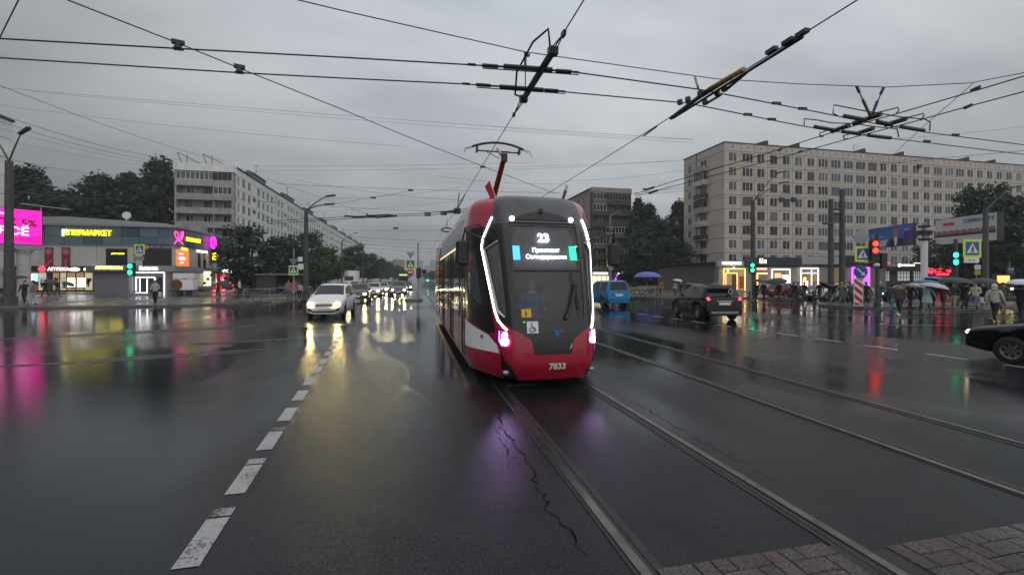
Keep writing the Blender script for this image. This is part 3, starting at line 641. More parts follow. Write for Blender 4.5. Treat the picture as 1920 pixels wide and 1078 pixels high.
# side wall signs: rabbit ears, small lettering, round sign, bright poster
def onside(x, y): return onX(x, y, MX1)
def sidebox(name, x0, y0, x1, y1, m, d=.08):
    a = onside(x0, y0); c = onside(x1, y1); return MB().b2((MX1+.002, a.y, (onside((x0+x1)/2, y1)).z), (MX1+d, c.y, (onside((x0+x1)/2, y0)).z)).build(name, m, mall)
ears = [(324,457),(329,451),(332,451),(336,453),(340,458)], [(331,450),(326,443),(324,437),(327,434),(330,437),(332,443),(333,450)], [(336,450),(337,441),(339,434),(341,436),(340,443),(337,450)]
for e in ears:
    MB().tube([onside(x, y)+Vector((.2, 0, 0)) for x, y in e], .065, 6).build('rabbit_ear_neon', M_PINKL, mall)
a = onside(362, 451); text('sign_lettering', 'ГИПЕРМАРКЕТ', .75, M_YEL, mall, (MX1+.1, a.y, a.z), (0, 1, 0), Z_AX, .03, bold=.02, xs=.82)
sg = onside(394, 455); MB().disc((MX1+.4, sg.y, sg.z), (0,1,0), (0,0,1), (1,0,0), 1.05, .16, 20).build('round_sign', M_MAG, mall)
MB().b2((MX1+.56, sg.y-.55, sg.z-.5), (MX1+.6, sg.y-.3, sg.z+.6)).b2((MX1+.56, sg.y+.2, sg.z-.6), (MX1+.6, sg.y+.45, sg.z+.5)).build('round_sign_mark', M_SCRD, mall)
sidebox('lit_poster', 331, 470, 353, 503, M_ORL); q = onside(341, 485)
MB().b2((MX1+.08, q.y-1.0, q.z-.2), (MX1+.1, q.y+.8, q.z+.25)).b2((MX1+.08, q.y-1.0, q.z+.55), (MX1+.1, q.y+.2, q.z+.8)).b2((MX1+.08, q.y-.7, q.z-.7), (MX1+.1, q.y+.3, q.z-.45)).build('poster_print', M_SCRW, mall)
q = onside(345, 467); text('sign_lettering', 'Вкусно', .5, M_YEL, mall, (MX1+.12, q.y, q.z), (0,1,0), Z_AX, .03, bold=.03)
sidebox('lit_sign', 369, 470, 388, 473.5, M_LITW)
for x in (371, 381): sidebox('narrow_window', x, 475, x+5, 505, M_PANES[2], .04)
q = onside(396, 482); MB().b2((MX1+.1, q.y-.7, q.z-.8), (MX1+1.4, q.y+.5, q.z+.9)).build('letter_box_sign', mat('sign_dark_red', (0.2,0.02,0.02), .5), mall)
text('sign_lettering', 'В', 1.5, M_YEL, mall, (MX1+.9, q.y-.78, q.z), Y_AX, Z_AX, .02, bold=.04)
# ground floor: fascia with lit signs, lit shop windows
front('fascia', 45, 501, 172, 509.5, M_FASC, .5); MB().b2((-62, MY-.6, 2.75), (mxp(172), MY-.0, 2.86)).build('canopy', M_GALV, mall)
for x0, x1, m in ((73, 85, M_LITR), (96, 124, M_PINKL if 0 else M_LITW), (133, 147, M_LITW), (159, 172, M_LITW)): pass
q = onY(79, 504.5, MY-.5); MB().disc((q.x, MY-.56, q.z), (1,0,0), (0,0,1), (0,1,0), .45, .05, 6).build('lit_emblem', M_LITR, mall)
q = onY(110, 505, MY-.5); text('sign_lettering', 'АПТЕКА', .60, emis('sign_pinkwhite', (1.0,.72,.78), 1.8), mall, (q.x, MY-.56, q.z), Y_AX, Z_AX, .03, bold=.015)
q = onY(140, 505, MY-.5); MB().prism([(.62*math.cos(k*PI/8), .26*math.sin(k*PI/8)) for k in range(16)], (q.x, MY-.56, q.z), (1,0,0), (0,0,1), (0,1,0), .05).build('lit_sign', M_LITW, mall)
q = onY(166, 505, MY-.5); MB().prism([(.55*math.cos(k*PI/8), .26*math.sin(k*PI/8)) for k in range(16)], (q.x, MY-.56, q.z), (1,0,0), (0,0,1), (0,1,0), .05).build('lit_sign', M_LITW, mall)
M_SHOPW = [mat('shop_window_%d' % i, (.03,.025,.02), .15, emit=s, ecol=c) for i, (c, s) in enumerate([((1.0,.66,.30), .3), ((1.0,.80,.52), .5), ((.85,.50,.20), .18), ((1,.95,.9), 1.6)])]
xs_ = [45, 58, 71, 85, 98, 112, 125, 142, 158, 172]
for i in range(len(xs_)-1):
    if i == 3: continue
    m = [M_SHOPW[2], M_SHOPW[0], M_SHOPW[1], None, M_SHOPW[0], M_SHOPW[1], M_SHOPW[0], M_SHOPW[0], M_SHOPW[1]][i]
    a = mxp(xs_[i])+.06; c = mxp(xs_[i+1])-.06
    pw = MB().b2((a, MY+.02, .35), (c, MY+.24, 2.7)).build('lit_window', m, mall)
    MB().b2((a-.1, MY-.04, .1), (a, MY+.2, 2.75)).b2((a, MY-.03, .1), (c, MY+.2, .35)).b2((a, MY-.03, 1.9), (c, MY+.02, 1.97)).build('window_frame', M_DARK, pw)
    g = MB()
    for k in range(5): # goods and posters behind the glass
        xx = random.uniform(a+.15, c-.3); zz = random.uniform(.4, 1.6); g.b2((xx, MY-.015, zz), (xx+random.uniform(.15, .5), MY+.015, zz+random.uniform(.2, .6)))
    g.build('display_goods', random.choice([mat('goods_red', (.35,.03,.06), .6), mat('goods_brown', (.12,.06,.03), .7), mat('goods_white', (.6,.6,.6), .6)]), pw)
for x0 in (127, 146): front('lit_poster', x0, 521, x0+14, 538, M_LITW, .08)
q = onY(62, 520, MY); MB().b2((q.x-.45, MY-.4, q.z-.5), (q.x+.1, MY-.3, q.z+.5)).build('lit_sign', M_LITR, mall)
MB().b2((q.x+.12, MY-.4, q.z-.5), (q.x+.75, MY-.3, q.z+.5)).build('lit_sign', emis('sign_cyan', (.25,.8,1), 2), mall)
# side ground floor with red lit panels
MB().b2((MX1-.2, MY+.25, 0), (MX1-.05, MY2, 3.6)).build('side_ground_wall', M_GREYW, mall)
fa = MB().b2((MX1-.1, MY+2, 2.75), (MX1+.9, MY2, 3.5)).build('side_fascia', M_FASC, mall)
M_REDP = emis('panel_red_lit', (1.0, 0.03, 0.05), 2.2); M_REDW = emis('panel_redwhite_lit', (1.0, 0.45, 0.55), 3)
for x0, x1 in ((398, 405), (414, 421), (430, 437)):
    a = onside(x0, 530).y; c = onside(x1, 530).y
    P = MB().b2((MX1-.05, a, .35), (MX1+.12, c, 2.7)).build('red_light_panel', M_REDP, mall); MB().b2((MX1+.12, a+.1, 1.0), (MX1+.13, c-.1, 2.0)).build('light_core', M_REDW, P)
a = onside(422, 530).y; c = onside(429, 530).y; MB().b2((MX1-.05, a, .3), (MX1+.05, c, 2.6)).build('lit_window', M_SHOPW[2], mall)
q = onside(416, 509); text('sign_lettering', 'СУПЕР ЦЕНА', .6, emis('sign_bluewhite', (.75,.85,1), 3), mall, (MX1+.95, q.y, q.z+.05), (0,1,0), Z_AX, .03, bold=.04, xs=1.1)
# roof details
for x, y in ((237, 404),): q = onY(x, y, MY+4); MB().tube([(q.x, q.y, 9.4), (q.x, q.y, q.z)], .06).disc((q.x, q.y, q.z), (1,0,0), (0,0,1), (0,1,0), .55, .12, 14).build('satellite_dish', M_WHITE, mall)
q = onX(372, 431, MX1-1.5); MB().b2((q.x-1, q.y-1, 9.38), (q.x+.8, q.y+1.2, 10.6)).build('roof_unit', M_GREYP, mall)
# ------------------------------------------------------------------ kiosks in front
def kiosk_sign(parent, body, size, m, x, y, Y, bold=.03, xs=1.0): q = onY(x, y, Y); text('sign_lettering', body, size, m, parent, (q.x, Y-.06, q.z), Y_AX, Z_AX, .03, bold=bold, xs=xs)
k1 = thing('kiosk', 'plain grey kiosk with glowing yellow sign beside the shopping centre', 'kiosk', (0, 0, 0)); KY = 52.6
a = onY(178, 520, KY).x; c = onY(241, 520, KY).x; kz = onY(205, 509, KY).z
MB().b2((a, KY, .1), (c, KY+5, kz)).build('wall', M_GREYW, k1)
for k in range(7): MB().b2((a-.02, KY-.02, .25+k*.35), (c+.02, KY, .25+k*.35+.32)).build('wall_board', M_GREYW, k1)
kt = onY(205, 499, KY).z; MB().b2((a-.5, KY-.5, kz), (c+.3, KY+5.3, kt)).build('fascia', mat('kiosk_fascia', (.14,.14,.15), .6), k1)
kiosk_sign(k1, 'АВТОТОВАРЫ', .42, emis('sign_paleyellow', (1,.88,.25), 1.8), 205, 502.5, KY-.5, .012, .8)
k2 = thing('kiosk', 'grey shop kiosk outlined with white light tubes, sign lit white', 'kiosk', (0, 0, 0)); K2Y = 53.6
a = onY(242, 520, K2Y).x; c = onY(323, 520, K2Y).x
MB().b2((a, K2Y, .1), (c, K2Y+6, kz)).build('wall', mat('kiosk_grey_light', (.17,.17,.18), .65), k2); MB().b2((a-.1, K2Y-.35, kz), (c+.4, K2Y+6.2, kt+.1)).build('fascia', M_GREYP, k2)
def rect_tube(name, parent, x0, y0, x1, y1, Y, m, r=.05, sides='LTR'):
    A = onY(x0, y1, Y); B = onY(x0, y0, Y); C_ = onY(x1, y0, Y); D = onY(x1, y1, Y); b = MB()
    if 'L' in sides: b.tube([A, B], r, 6)
    if 'T' in sides: b.tube([B, C_], r, 6)
    if 'R' in sides: b.tube([C_, D], r, 6)
    if 'B' in sides: b.tube([A, D], r, 6)
    return b.build(name, m, parent)
M_TUBEW = emis('tube_white', (.95, .93, 1.0), 2.8)
rect_tube('light_tube', k2, 243, 511, 308, 556, K2Y-.08, M_TUBEW, .035); rect_tube('light_tube', k2, 247, 520, 262, 549, K2Y-.06, M_TUBEW, .04, 'LTRB'); rect_tube('light_tube', k2, 262, 520, 276, 549, K2Y-.06, M_TUBEW, .04, 'TRB'); rect_tube('light_tube', k2, 276, 520, 290, 536, K2Y-.06, M_TUBEW, .04, 'TR')
for x0, x1 in ((248, 261), (263, 275), (277, 289)): front('window', x0, 521, x1, 548, M_PANES[1], .04, K2Y, k2)
front('door', 295, 520, 304, 552, M_PANES[2], .05, K2Y, k2); front('lit_poster', 253, 522, 257, 545, M_LITW, .07, K2Y, k2)
kiosk_sign(k2, 'Выпечка', .50, M_LITW, 279, 503.5, K2Y-.35, .012, .8)
tr = thing('food_trailer', 'white food trailer with burger poster and warmly lit counter', 'trailer', (0, 0, 0)); TY = 51.5
a = onY(324, 520, TY).x; c = onY(362, 520, TY).x; z1 = onY(340, 512, TY).z
MB().b2((a, TY, .75), (c, TY+2.2, z1)).build('body', mat('trailer_white', (.72,.72,.72), .5, var=.1), tr)
front('poster', 325, 520, 361, 542, mat('poster_white', (.82,.80,.79), .5), .03, TY, tr); q = onY(331, 534, TY)
MB().disc((q.x, TY-.05, q.z), (1,0,0), (0,0,1), (0,1,0), .55, .015, 18).build('poster_print', mat('print_brown', (.13,.06,.02), .6, var=.6, vscale=5), tr)
text('poster_lettering', 'ДОМАШНЯЯ КУХНЯ', .26, mat('print_red', (.4,.03,.05), .6), tr, (onY(344, 523, TY).x, TY-.04, onY(344, 523, TY).z), Y_AX, Z_AX, .004)
c2 = onY(394, 520, TY+1).x; MB().b2((c+.05, TY+.9, .95), (c2, TY+2.4, 1.1)).b2((c+.05, TY+2.2, 1.1), (c2, TY+2.4, 2.75)).b2((c+.05, TY+.5, 2.75), (c2+.2, TY+2.4, 2.9)).build('counter', M_GREYW, tr)
MB().b2((c+.1, TY+2.1, 1.15), (c2-.4, TY+2.18, 2.7)).build('lit_back', emis('stall_light', (1,.87,.5), 1.5), tr); g = MB()
for k in range(3): g.b2((c+.1, TY+1.6, 1.3+k*.42), (c2-.5, TY+2.05, 1.34+k*.42))
g.build('shelf', M_DARK, tr)
for k in range(7): MB().b2((c+.2+k*.32, TY+1.7, 1.345+.42*(k % 3)), (c+.42+k*.32, TY+1.95, 1.345+.42*(k % 3)+.25)).build('goods', random.choice([M_WHITE, mat('goods_brown', (.12,.06,.03)), mat('goods_red', (.35,.03,.06))]), tr)
for x in (a+.6, c-.4): MB().disc((x, TY-.02, .42), (1,0,0), (0,0,1), (0,1,0), .3, .18, 16).build('wheel', M_TYRE, tr)
MB().b2((a-.8, TY+1, .6), (c2-.6, TY+1.1, .74)).build('chassis', M_DARK, tr)
lw = struct(sheet('lawn_left', [(-62, 62), (-36, 60.5), (-36, 64.5), (-62, 66.5)], .165, mat('lawn', (.035,.085,.022), .95, var=.4, vscale=4, bump=.6, bscale=60), None))
mk = thing('market_stall', 'dark low market stall with pale roof edge behind the railing', 'stall', (0, 0, 0))
a = onY(478, 530, 58); c = onY(560, 530, 58)
MB().b2((a.x, 58, 2.35), (c.x, 61, 2.5)).build('roof', mat('stall_roof', (.20,.19,.17), .7), mk); MB().b2((a.x+.1, 60.6, .13), (c.x-.1, 60.8, 2.35)).b2((a.x+.1, 58.2, .13), (a.x+2.2, 60.6, 2.35)).build('wall', mat('stall_wall', (.05,.04,.035), .8), mk)
MB().b2((a.x+2.4, 58.2, .9), (c.x-.1, 59.2, 1.0)).build('counter', mat('stall_counter', (.18,.14,.09), .8), mk); MB().b2((a.x+3.6, 60.5, 1.1), (c.x-.4, 60.59, 2.2)).build('display', mat('stall_display', (.16,.13,.12), .8, var=.5, vscale=3), mk)
# ------------------------------------------------------------------ shops on the right
PAV = thing('shop_pavilion', 'single storey row of shops with glowing window outlines at the foot of the beige block', 'shop', (0, 0, 0))
M_SHOPR = [mat('shop_wall_%d' % i, c, .8, var=.1, vscale=1.2) for i, c in enumerate([(.25,.225,.195),(.23,.21,.185)])]
PY = 50.0; PXL, PXR = 38.8, 66.5
MB().b2((PXL+.2, PY+.2, .1), (PXR, PY+15, 4.0)).build('core', M_CORE, PAV)
n = 12; w = (PXR-PXL)/n
for k in range(n): MB().b2((PXL+k*w+.01, PY, .13), (PXL+(k+1)*w-.01, PY+.2, 3.45)).build('wall_panel', random.choice(M_SHOPR), PAV)
# side wall towards the street
b = MB(); b.prism([(0, .13), (20, .13), (20, 3.55), (0, 3.75)], (PXL, PY+.2, 0), (.26, .965, 0), (0,0,1), (1,0,0), .2); b.build('side_wall', M_SHOPR[1], PAV)
b = MB(); b.prism([(0, 3.75), (20, 3.55), (20, 3.75), (0, 3.95)], (PXL-.4, PY-.1, 0), (.26, .965, 0), (0,0,1), (1,0,0), 3); b.build('side_roof', M_ROOF, PAV)
for k in range(3):
    o = Vector((PXL, PY+.2, 0))+Vector((.26,.965,0))*(.5+k*1.75); b = MB(); b.prism([(0,.6),(1.5,.6),(1.5,3.0),(0,3.0)], o+Vector((-.03,0,0)), (.26,.965,0), (0,0,1), (1,0,0), .06); b.build('teal_window', mat('teal_glass', (.05,.16,.17), .12, emit=.05, ecol=(.1,.5,.5)), PAV)
def pf(name, x0, y0, x1, y1, m, d=.06, Y=PY, parent=None): return front(name, x0, y0, x1, y1, m, d, Y, parent or PAV)
pf('sign_box', 1342, 489, 1392, 500, mat('sign_box_grey', (.28,.28,.30), .5), .35)
q = onY(1368, 494, PY); text('sign_lettering', 'ЛЕНИНСКИЕ СЕЗОНЫ', .36, M_LITW, PAV, (q.x, PY-.4, q.z), Y_AX, Z_AX, .02, bold=.03, xs=.72)
pf('fascia', 1393, 482, 1499, 498, M_FASC, .3); q = onY(1405, 489.5, PY); text('sign_lettering', 'мясо', .42, M_LITW, PAV, (q.x, PY-.35, q.z), Y_AX, Z_AX, .02, bold=.03)
q = onY(1427, 490, PY); text('sign_lettering', 'К а', .7, M_LITW, PAV, (q.x, PY-.35, q.z), Y_AX, Z_AX, .02, bold=.05)
pf('fascia', 1500, 481, 1570, 496, mat('fascia_pale', (.34,.34,.35), .5), .32); pf('fascia', 1571, 479, 1606, 496, mat('fascia_glass', (.05,.055,.06), .2), .3)
M_TUBEG = emis('tube_gold', (1.0, .58, .14), 2.6); M_TUBEC = emis('tube_cool', (1, .96, .98), 2.2); M_TUBEP = emis('tube_purple', (.9, .10, 1.0), 2.2)
rect_tube('light_tube', PAV, 1357, 504, 1397, 545, PY-.35, M_TUBEG, .055); rect_tube('light_tube', PAV, 1361, 512, 1382, 543, PY-.3, M_TUBEG, .04, 'LTR')
pf('lit_window', 1358, 505, 1396, 544, M_SHOPW[0], .04); pf('door', 1372, 515, 1381, 545, mat('door_plum', (.06,.02,.05), .3), .07); pf('poster', 1386, 518, 1394, 541, mat('poster_red', (.25,.04,.06), .5), .07)
for x, y in ((1376, 503), (1365, 508)): q = onY(x, y, PY-.5); MB().ico((q.x, PY-.5, q.z), .12).build('spot_lamp', emis('spot_warm', (1,.85,.5), 14), PAV)
pf('sign_strip', 1419, 503, 1437, 505.5, M_TUBEG, .1); pf('sign_strip', 1419, 506, 1438, 511, emis('sign_plum', (.3,.02,.2), .7), .1); pf('sign_strip', 1419, 511.5, 1438, 514, M_TUBEG, .1); rect_tube('light_tube', PAV, 1420, 515, 1421, 535, PY-.1, M_TUBEG, .08, 'L')
rect_tube('light_tube', PAV, 1448, 505, 1481, 546, PY-.3, M_TUBEC, .075); pf('lit_window', 1450, 508, 1479, 546, M_SHOPW[2], .04); pf('lit_poster', 1466, 516, 1478, 541, M_LITW, .07); pf('poster', 1452, 512, 1464, 527, emis('menu_board', (.9,.55,.25), .8), .07)
rect_tube('light_tube', PAV, 1502, 503, 1534, 535, PY-.3, M_TUBEC, .075); rect_tube('light_tube', PAV, 1502, 512, 1534, 535, PY-.3, M_TUBEC, .06, 'T'); q = onY(1518, 503, PY); q2 = onY(1518, 535, PY); MB().tube([(q.x, PY-.3, q.z), (q.x, PY-.3, q2.z)], .06).build('light_tube', M_TUBEC, PAV)
pf('lit_window', 1503, 504, 1533, 540, M_SHOPW[2], .04); q = onY(1508, 523, PY); MB().disc((q.x, PY-.1, q.z), (1,0,0), (0,0,1), (0,1,0), .25, .04, 14).build('round_lamp', emis('lamp_orange', (1,.35,.03), 4), PAV); pf('lit_poster', 1505, 527, 1514, 538, M_LITW, .07)
for x0 in (1563, 1569): pf('window', x0, 503, x0+5, 532, M_SHOPW[2], .05)
rect_tube('light_tube', PAV, 1598, 502, 1630, 545, PY-.3, M_TUBEP, .075); rect_tube('light_tube', PAV, 1603, 507, 1625, 520, PY-.3, M_TUBEP, .055, 'LTRB'); pf('lit_window', 1600, 504, 1628, 545, emis('violet_window', (.6,.25,.7), .5), .04)
MB().b2((PXL-.3, PY-.2, 4.0), (PXR+.2, PY+15.2, 4.12)).build('roof', M_ROOF, PAV)
P2 = thing('shop_pavilion', 'dark shop row with pale gridded windows and small lit signs under the billboards', 'shop', (0, 0, 0)); P2Y = 52.5
MB().b2((PXR+.3, P2Y, .1), (98, P2Y+12, 3.0)).build('wall', mat('shop_dark', (.11,.10,.095), .8, var=.15), P2); MB().b2((PXR+.3, P2Y-.4, 3.0), (98, P2Y+12.2, 3.75)).build('fascia', mat('fascia_green', (.05,.06,.058), .6), P2)
for x0, x1 in ((1649, 1667), (1682, 1705), (1712, 1727)):
    gw = pf('lit_window', x0, 505, x1, 527, emis('grid_window', (.75,.8,.8), .32), .04, P2Y, P2); b = MB(); A = onY(x0, 505, P2Y); C_ = onY(x1, 527, P2Y)
    for k in range(5): xx = A.x+(C_.x-A.x)*k/4; b.b2((xx-.04, P2Y-.09, C_.z), (xx+.04, P2Y-.045, A.z))
    for k in range(4): zz = C_.z+(A.z-C_.z)*k/3; b.b2((A.x, P2Y-.092, zz-.03), (C_.x, P2Y-.046, zz+.03))
    b.build('window_grid', M_DARK, gw)
pf('lit_sign', 1688, 496, 1709, 499, M_LITW, .45, P2Y, P2); q = onY(1686, 497.5, P2Y-.4); MB().disc((q.x, P2Y-.46, q.z), (1,0,0), (0,0,1), (0,1,0), .25, .05, 12).build('lit_emblem', M_LITW, P2)
pf('lit_sign', 1713, 492.5, 1728, 494.5, emis('sign_dim', (.8,.8,.6), .9), .45, P2Y, P2); pf('lit_sign', 1655, 492, 1662, 495, M_LITR, .45, P2Y, P2)
q = onY(1762, 508, P2Y-.5); text('sign_lettering', 'ЦВЕТЫ 24', .95, M_LITR, P2, (q.x, P2Y-.5, q.z), Y_AX, Z_AX, .03, bold=.05); pf('lit_sign', 1755, 513, 1772, 516, M_LITR, .5, P2Y, P2)
# ------------------------------------------------------------------ billboards
def board(label, tl, tr_, bl, br, tL, tR, th=.35, m=None):
    A = W(tl[0], tl[1], tL); B = W(tr_[0], tr_[1], tR); Cc = W(bl[0], bl[1], tL); D = W(br[0], br[1], tR)
    base = (Cc+D)/2; ax = (D-Cc); ax.z = 0; wd = ax.length; ax.normalize(); h = ((A-Cc).length+(B-D).length)/2; zb = (Cc.z+D.z)/2
    rz = math.atan2(ax.y, ax.x); o = thing('billboard', label, 'billboard', (base.x, base.y, 0), rz)
    MB().b2((-wd/2, .02, zb), (wd/2, th, zb+h)).build('frame', M_DARK, o); MB().b2((-wd/2+.06, -.03, zb+.06), (wd/2-.06, .02, zb+h-.06)).build('face', m, o)
    return o, wd, h, zb
o, wd, h, zb = board('glowing pink screen billboard about five percent cashback', (-46, 379), (80, 400), (-46, 451), (80, 464.5), 35.5, 38.8, .5, M_SCR)
text('screen_lettering', 'КЭШБЭК 5%', .82, M_SCRD, o, (wd/2-2.75, -.05, zb+h*.60), Y_AX, Z_AX, .008, bold=.02, xs=1.0); text('screen_lettering', 'НА ВСЁ', .92, M_SCRW, o, (wd/2-2.5, -.05, zb+h*.36), Y_AX, Z_AX, .008, bold=.03)
text('screen_logo', 'плати', .3, M_SCRW, o, (wd/2-2.3, -.05, zb+h*.84), Y_AX, Z_AX, .006, bold=.01)
b = MB(); b.prism([(wd/2-2.2, .5), (wd/2-.06, .06), (wd/2-.06, .9), (wd/2-.9, .62)], (0, -.045, zb), (1,0,0), (0,0,1), (0,-1,0), .006); b.build('screen_shape', emis('screen_deep', (.8,.0,.30), .9), o)
MB().b2((-wd/2, -.25, zb-.4), (wd/2, .6, zb-.02)).build('sign_base', M_GREYP, o)
q = W(46, 500, 39.2); lp = o.matrix_basis.inverted() if 0 else None
dx = wd/2-(W(80, 464, 38.8)-W(46, 464, 37.9)).length
MB().tube([(dx, .25, .1), (dx, .25, zb-.4)], .42, 14).build('column', mat('column_pale', (.42,.42,.42), .6, var=.1), o)
MB().tube([(dx, .25, zb-.75), (dx, .25, zb-.4)], [.45, .62], 14).build('column_head', mat('column_pale', (.42,.42,.42)), o)
MB().b2((dx+1.0, .3, zb+h), (dx+1.1, .4, zb+h+.3)).tube([(dx-.4, -.8, zb+h+.35), (wd/2+1.6, -.8, zb+h+.25)], .05, 6).build('light_bar', M_GREYP, o)
# pair on one white column
o, wd, h, zb = board('blue election style billboard with a man in a dark suit', (1628, 430), (1712, 418), (1629, 465), (1712, 461), 67, 59, .4, mat('ad_blue', (.04, .13, .42), .5, var=.25, vscale=.6))
b = MB(); b.prism([(-wd/2+.1, .1), (-wd*.1, .1), (-wd*.02, h*.38), (-wd/2+.1, h*.28)], (0, -.05, zb), (1,0,0), (0,0,1), (0,-1,0), .012); b.build('printed_stripe', mat('ad_white', (.55,.57,.6), .5), o)
b = MB(); cx = wd*.14
b.prism([(cx-1.35, .1), (cx+1.5, .1), (cx+1.35, h*.32), (cx+.55, h*.42), (cx-.4, h*.42), (cx-1.1, h*.30)], (0, -.055, zb), (1,0,0), (0,0,1), (0,-1,0), .012); b.build('printed_suit', mat('ad_suit', (.012,.015,.025), .5), o)
b = MB(); b.prism([(cx-.1, .12), (cx+.2, .12), (cx+.42, h*.44), (cx-.22, h*.44)], (0, -.07, zb), (1,0,0), (0,0,1), (0,-1,0), .008); b.build('printed_shirt', M_WHITE, o)
b = MB(); b.prism([(cx+.1+.48*math.cos(k*PI/9), h*.64+.66*math.sin(k*PI/9)) for k in range(18)], (0, -.08, zb), (1,0,0), (0,0,1), (0,-1,0), .008); b.build('printed_face', mat('ad_skin', (.33,.18,.13), .5, var=.25, vscale=2), o)
b = MB(); b.b2((-wd*.42, -.06, zb+h*.62), (-wd*.2, -.05, zb+h*.67)); b.b2((-wd*.42, -.06, zb+h*.48), (-wd*.14, -.05, zb+h*.55)); b.b2((wd*.33, -.06, zb+h*.7), (wd*.43, -.05, zb+h*.78)); b.build('printed_lines', mat('ad_lightblue', (.28,.38,.6), .5), o)
MB().b2((wd*.32, -.052, zb+.1), (wd/2-.1, -.045, zb+h*.72)).build('printed_band', mat('ad_violet', (.09,.03,.16), .5, var=.4), o)
o, wd, h, zb = board('pale billboard showing a row of sushi rolls above the crossing', (1753, 412), (1868, 398), (1754, 459), (1870, 453), 53, 46, .7, mat('ad_pale', (.50,.52,.55), .5, var=.08))
MB().b2((-wd/2+.1, -.05, zb+.9), (wd/2-.1, -.04, zb+1.12)).build('printed_plate', mat('ad_dark_line', (.04,.04,.05), .5), o)
for k in range(9):
    x = -wd/2+.5+k*(wd-1)/8; b = MB(); b.prism([(.36*math.cos(j*PI/6), .30*math.sin(j*PI/6)) for j in range(12)], (x, -.045-.002*(k % 2), zb+1.33), (1,0,0), (0,0,1), (0,-1,0), .012); R = b.build('printed_roll', mat('ad_roll', (.34,.10,.09), .5, var=.5, vscale=4), o)
    b = MB(); b.prism([(.36*math.cos(j*PI/6), -.05+.2*math.sin(j*PI/6)) for j in range(6, 13)], (x, -.064-.002*(k % 2), zb+1.22), (1,0,0), (0,0,1), (0,-1,0), .006); b.build('printed_wrap', mat('ad_nori', (.03,.03,.02), .5), R)
b = MB(); b.b2((-wd*.36, -.05, zb+h*.72), (-wd*.16, -.04, zb+h*.83)); T_ = b.build('printed_tag', mat('ad_red', (.5,.05,.05), .5), o)
text('lettering', 'ТОКИО-CITY', .56, mat('ad_ink', (.03,.035,.05), .5), o, (wd*.22, -.05, zb+h*.80), Y_AX, Z_AX, .006, bold=.012)
MB().b2((-wd/2+.1, -.05, zb+.1), (-wd/2+.6, -.04, zb+.25)).build('printed_tag', mat('ad_blue2', (.04,.08,.3), .5), o)
o = thing('billboard_column', 'white column with black brackets standing between the two billboards', 'column', tuple(gp(1733, 550)))
tcol = W(1733, 500, 57).xyz; o.location = (tcol.x, tcol.y, 0)
def zt_(y, t=57): return H+(HOR-y)/FPX*t
MB().tube([(0,0,.1), (0,0,zt_(452))], .36, 14).build('column', M_WHITE, o); MB().tube([(0,0,zt_(452)), (0,0,zt_(418))], .22, 10).build('mast', M_GREYP, o)
for yy in (449, 437, 425): MB().box((0, 0, zt_(yy)), (1.0 if yy != 437 else 1.5, .8, .28 if yy != 437 else .6)).build('bracket', M_BLACK, o)
MB().tube([(-1.8, 0, zt_(438)), (1.9, -.4, zt_(434))], .09, 6).build('arm', M_BLACK, o)
# ================================================================== tram
TX, TYN = 2.38, 7.30
tram = thing('tram', 'red and black articulated tram with glowing light strips, numbered 7833', 'tram', (TX, TYN, 0))
M_TRED = mat('tram_red', (0.36, 0.006, 0.028), 0.22, coat=0.5, var=0.05, vscale=2)
M_TBLK = mat('tram_black', (0.008, 0.008, 0.009), 0.25, coat=0.2)
M_TROOF = mat('tram_roof', (0.045, 0.046, 0.05), 0.38)
M_TWHT = mat('tram_white', (0.80, 0.80, 0.80), 0.3, coat=0.3)
M_TGRY = mat('tram_grey', (0.11, 0.11, 0.115), 0.3, coat=0.3)
M_TLED = emis('tram_led', (1.0, 0.94, 0.78), 5.5)
M_TLEDV = emis('tram_led_violet', (0.28, 0.13, 1.0), 2.6); M_TLEDW = emis('tram_head_white', (0.62, 0.42, 1.0), 45.0)
M_GOLD = mat('tram_trim', (0.35, 0.27, 0.12), 0.25, 0.8)
def glass_mat(name, tint, mist, mistcol, gloss_ior=1.5):
    m = bpy.data.materials.new(name); m.use_nodes = True; nt = m.node_tree; nt.nodes.clear(); N = nt.nodes.new; L = nt.links.new
    out = N('ShaderNodeOutputMaterial'); tr_ = N('ShaderNodeBsdfTransparent'); tr_.inputs[0].default_value = tuple(tint)+(1,)
    df = N('ShaderNodeBsdfDiffuse'); df.inputs[0].default_value = tuple(mistcol)+(1,)
    tc = N('ShaderNodeTexCoord'); n = N('ShaderNodeTexNoise'); n.inputs['Scale'].default_value = 3.5; n.inputs['Detail'].default_value = 5; L(tc.outputs['Object'], n.inputs['Vector'])
    mr = N('ShaderNodeMapRange'); mr.inputs[1].default_value = .3; mr.inputs[2].default_value = .7; mr.inputs[3].default_value = mist*.7; mr.inputs[4].default_value = mist*1.3; L(n.outputs[0], mr.inputs[0])
    m1 = N('ShaderNodeMixShader'); L(mr.outputs[0], m1.inputs[0]); L(tr_.outputs[0], m1.inputs[1]); L(df.outputs[0], m1.inputs[2])
    gl = N('ShaderNodeBsdfGlossy'); gl.inputs['Roughness'].default_value = 0.03
    fr = N('ShaderNodeFresnel'); fr.inputs[0].default_value = gloss_ior
    m2 = N('ShaderNodeMixShader'); L(fr.outputs[0], m2.inputs[0]); L(m1.outputs[0], m2.inputs[1]); L(gl.outputs[0], m2.inputs[2]); L(m2.outputs[0], out.inputs[0])
    MT[name] = m; return m
M_TWIND = glass_mat('tram_windscreen', (0.88, 0.89, 0.90), 0.14, (0.22, 0.22, 0.23))
M_TQG = glass_mat('tram_quarter_glass', (0.7, 0.72, 0.72), 0.30, (0.40, 0.41, 0.40))
M_TSIDE = mat('tram_side_glass', (0.03, 0.033, 0.035), 0.05, spec=0.8)
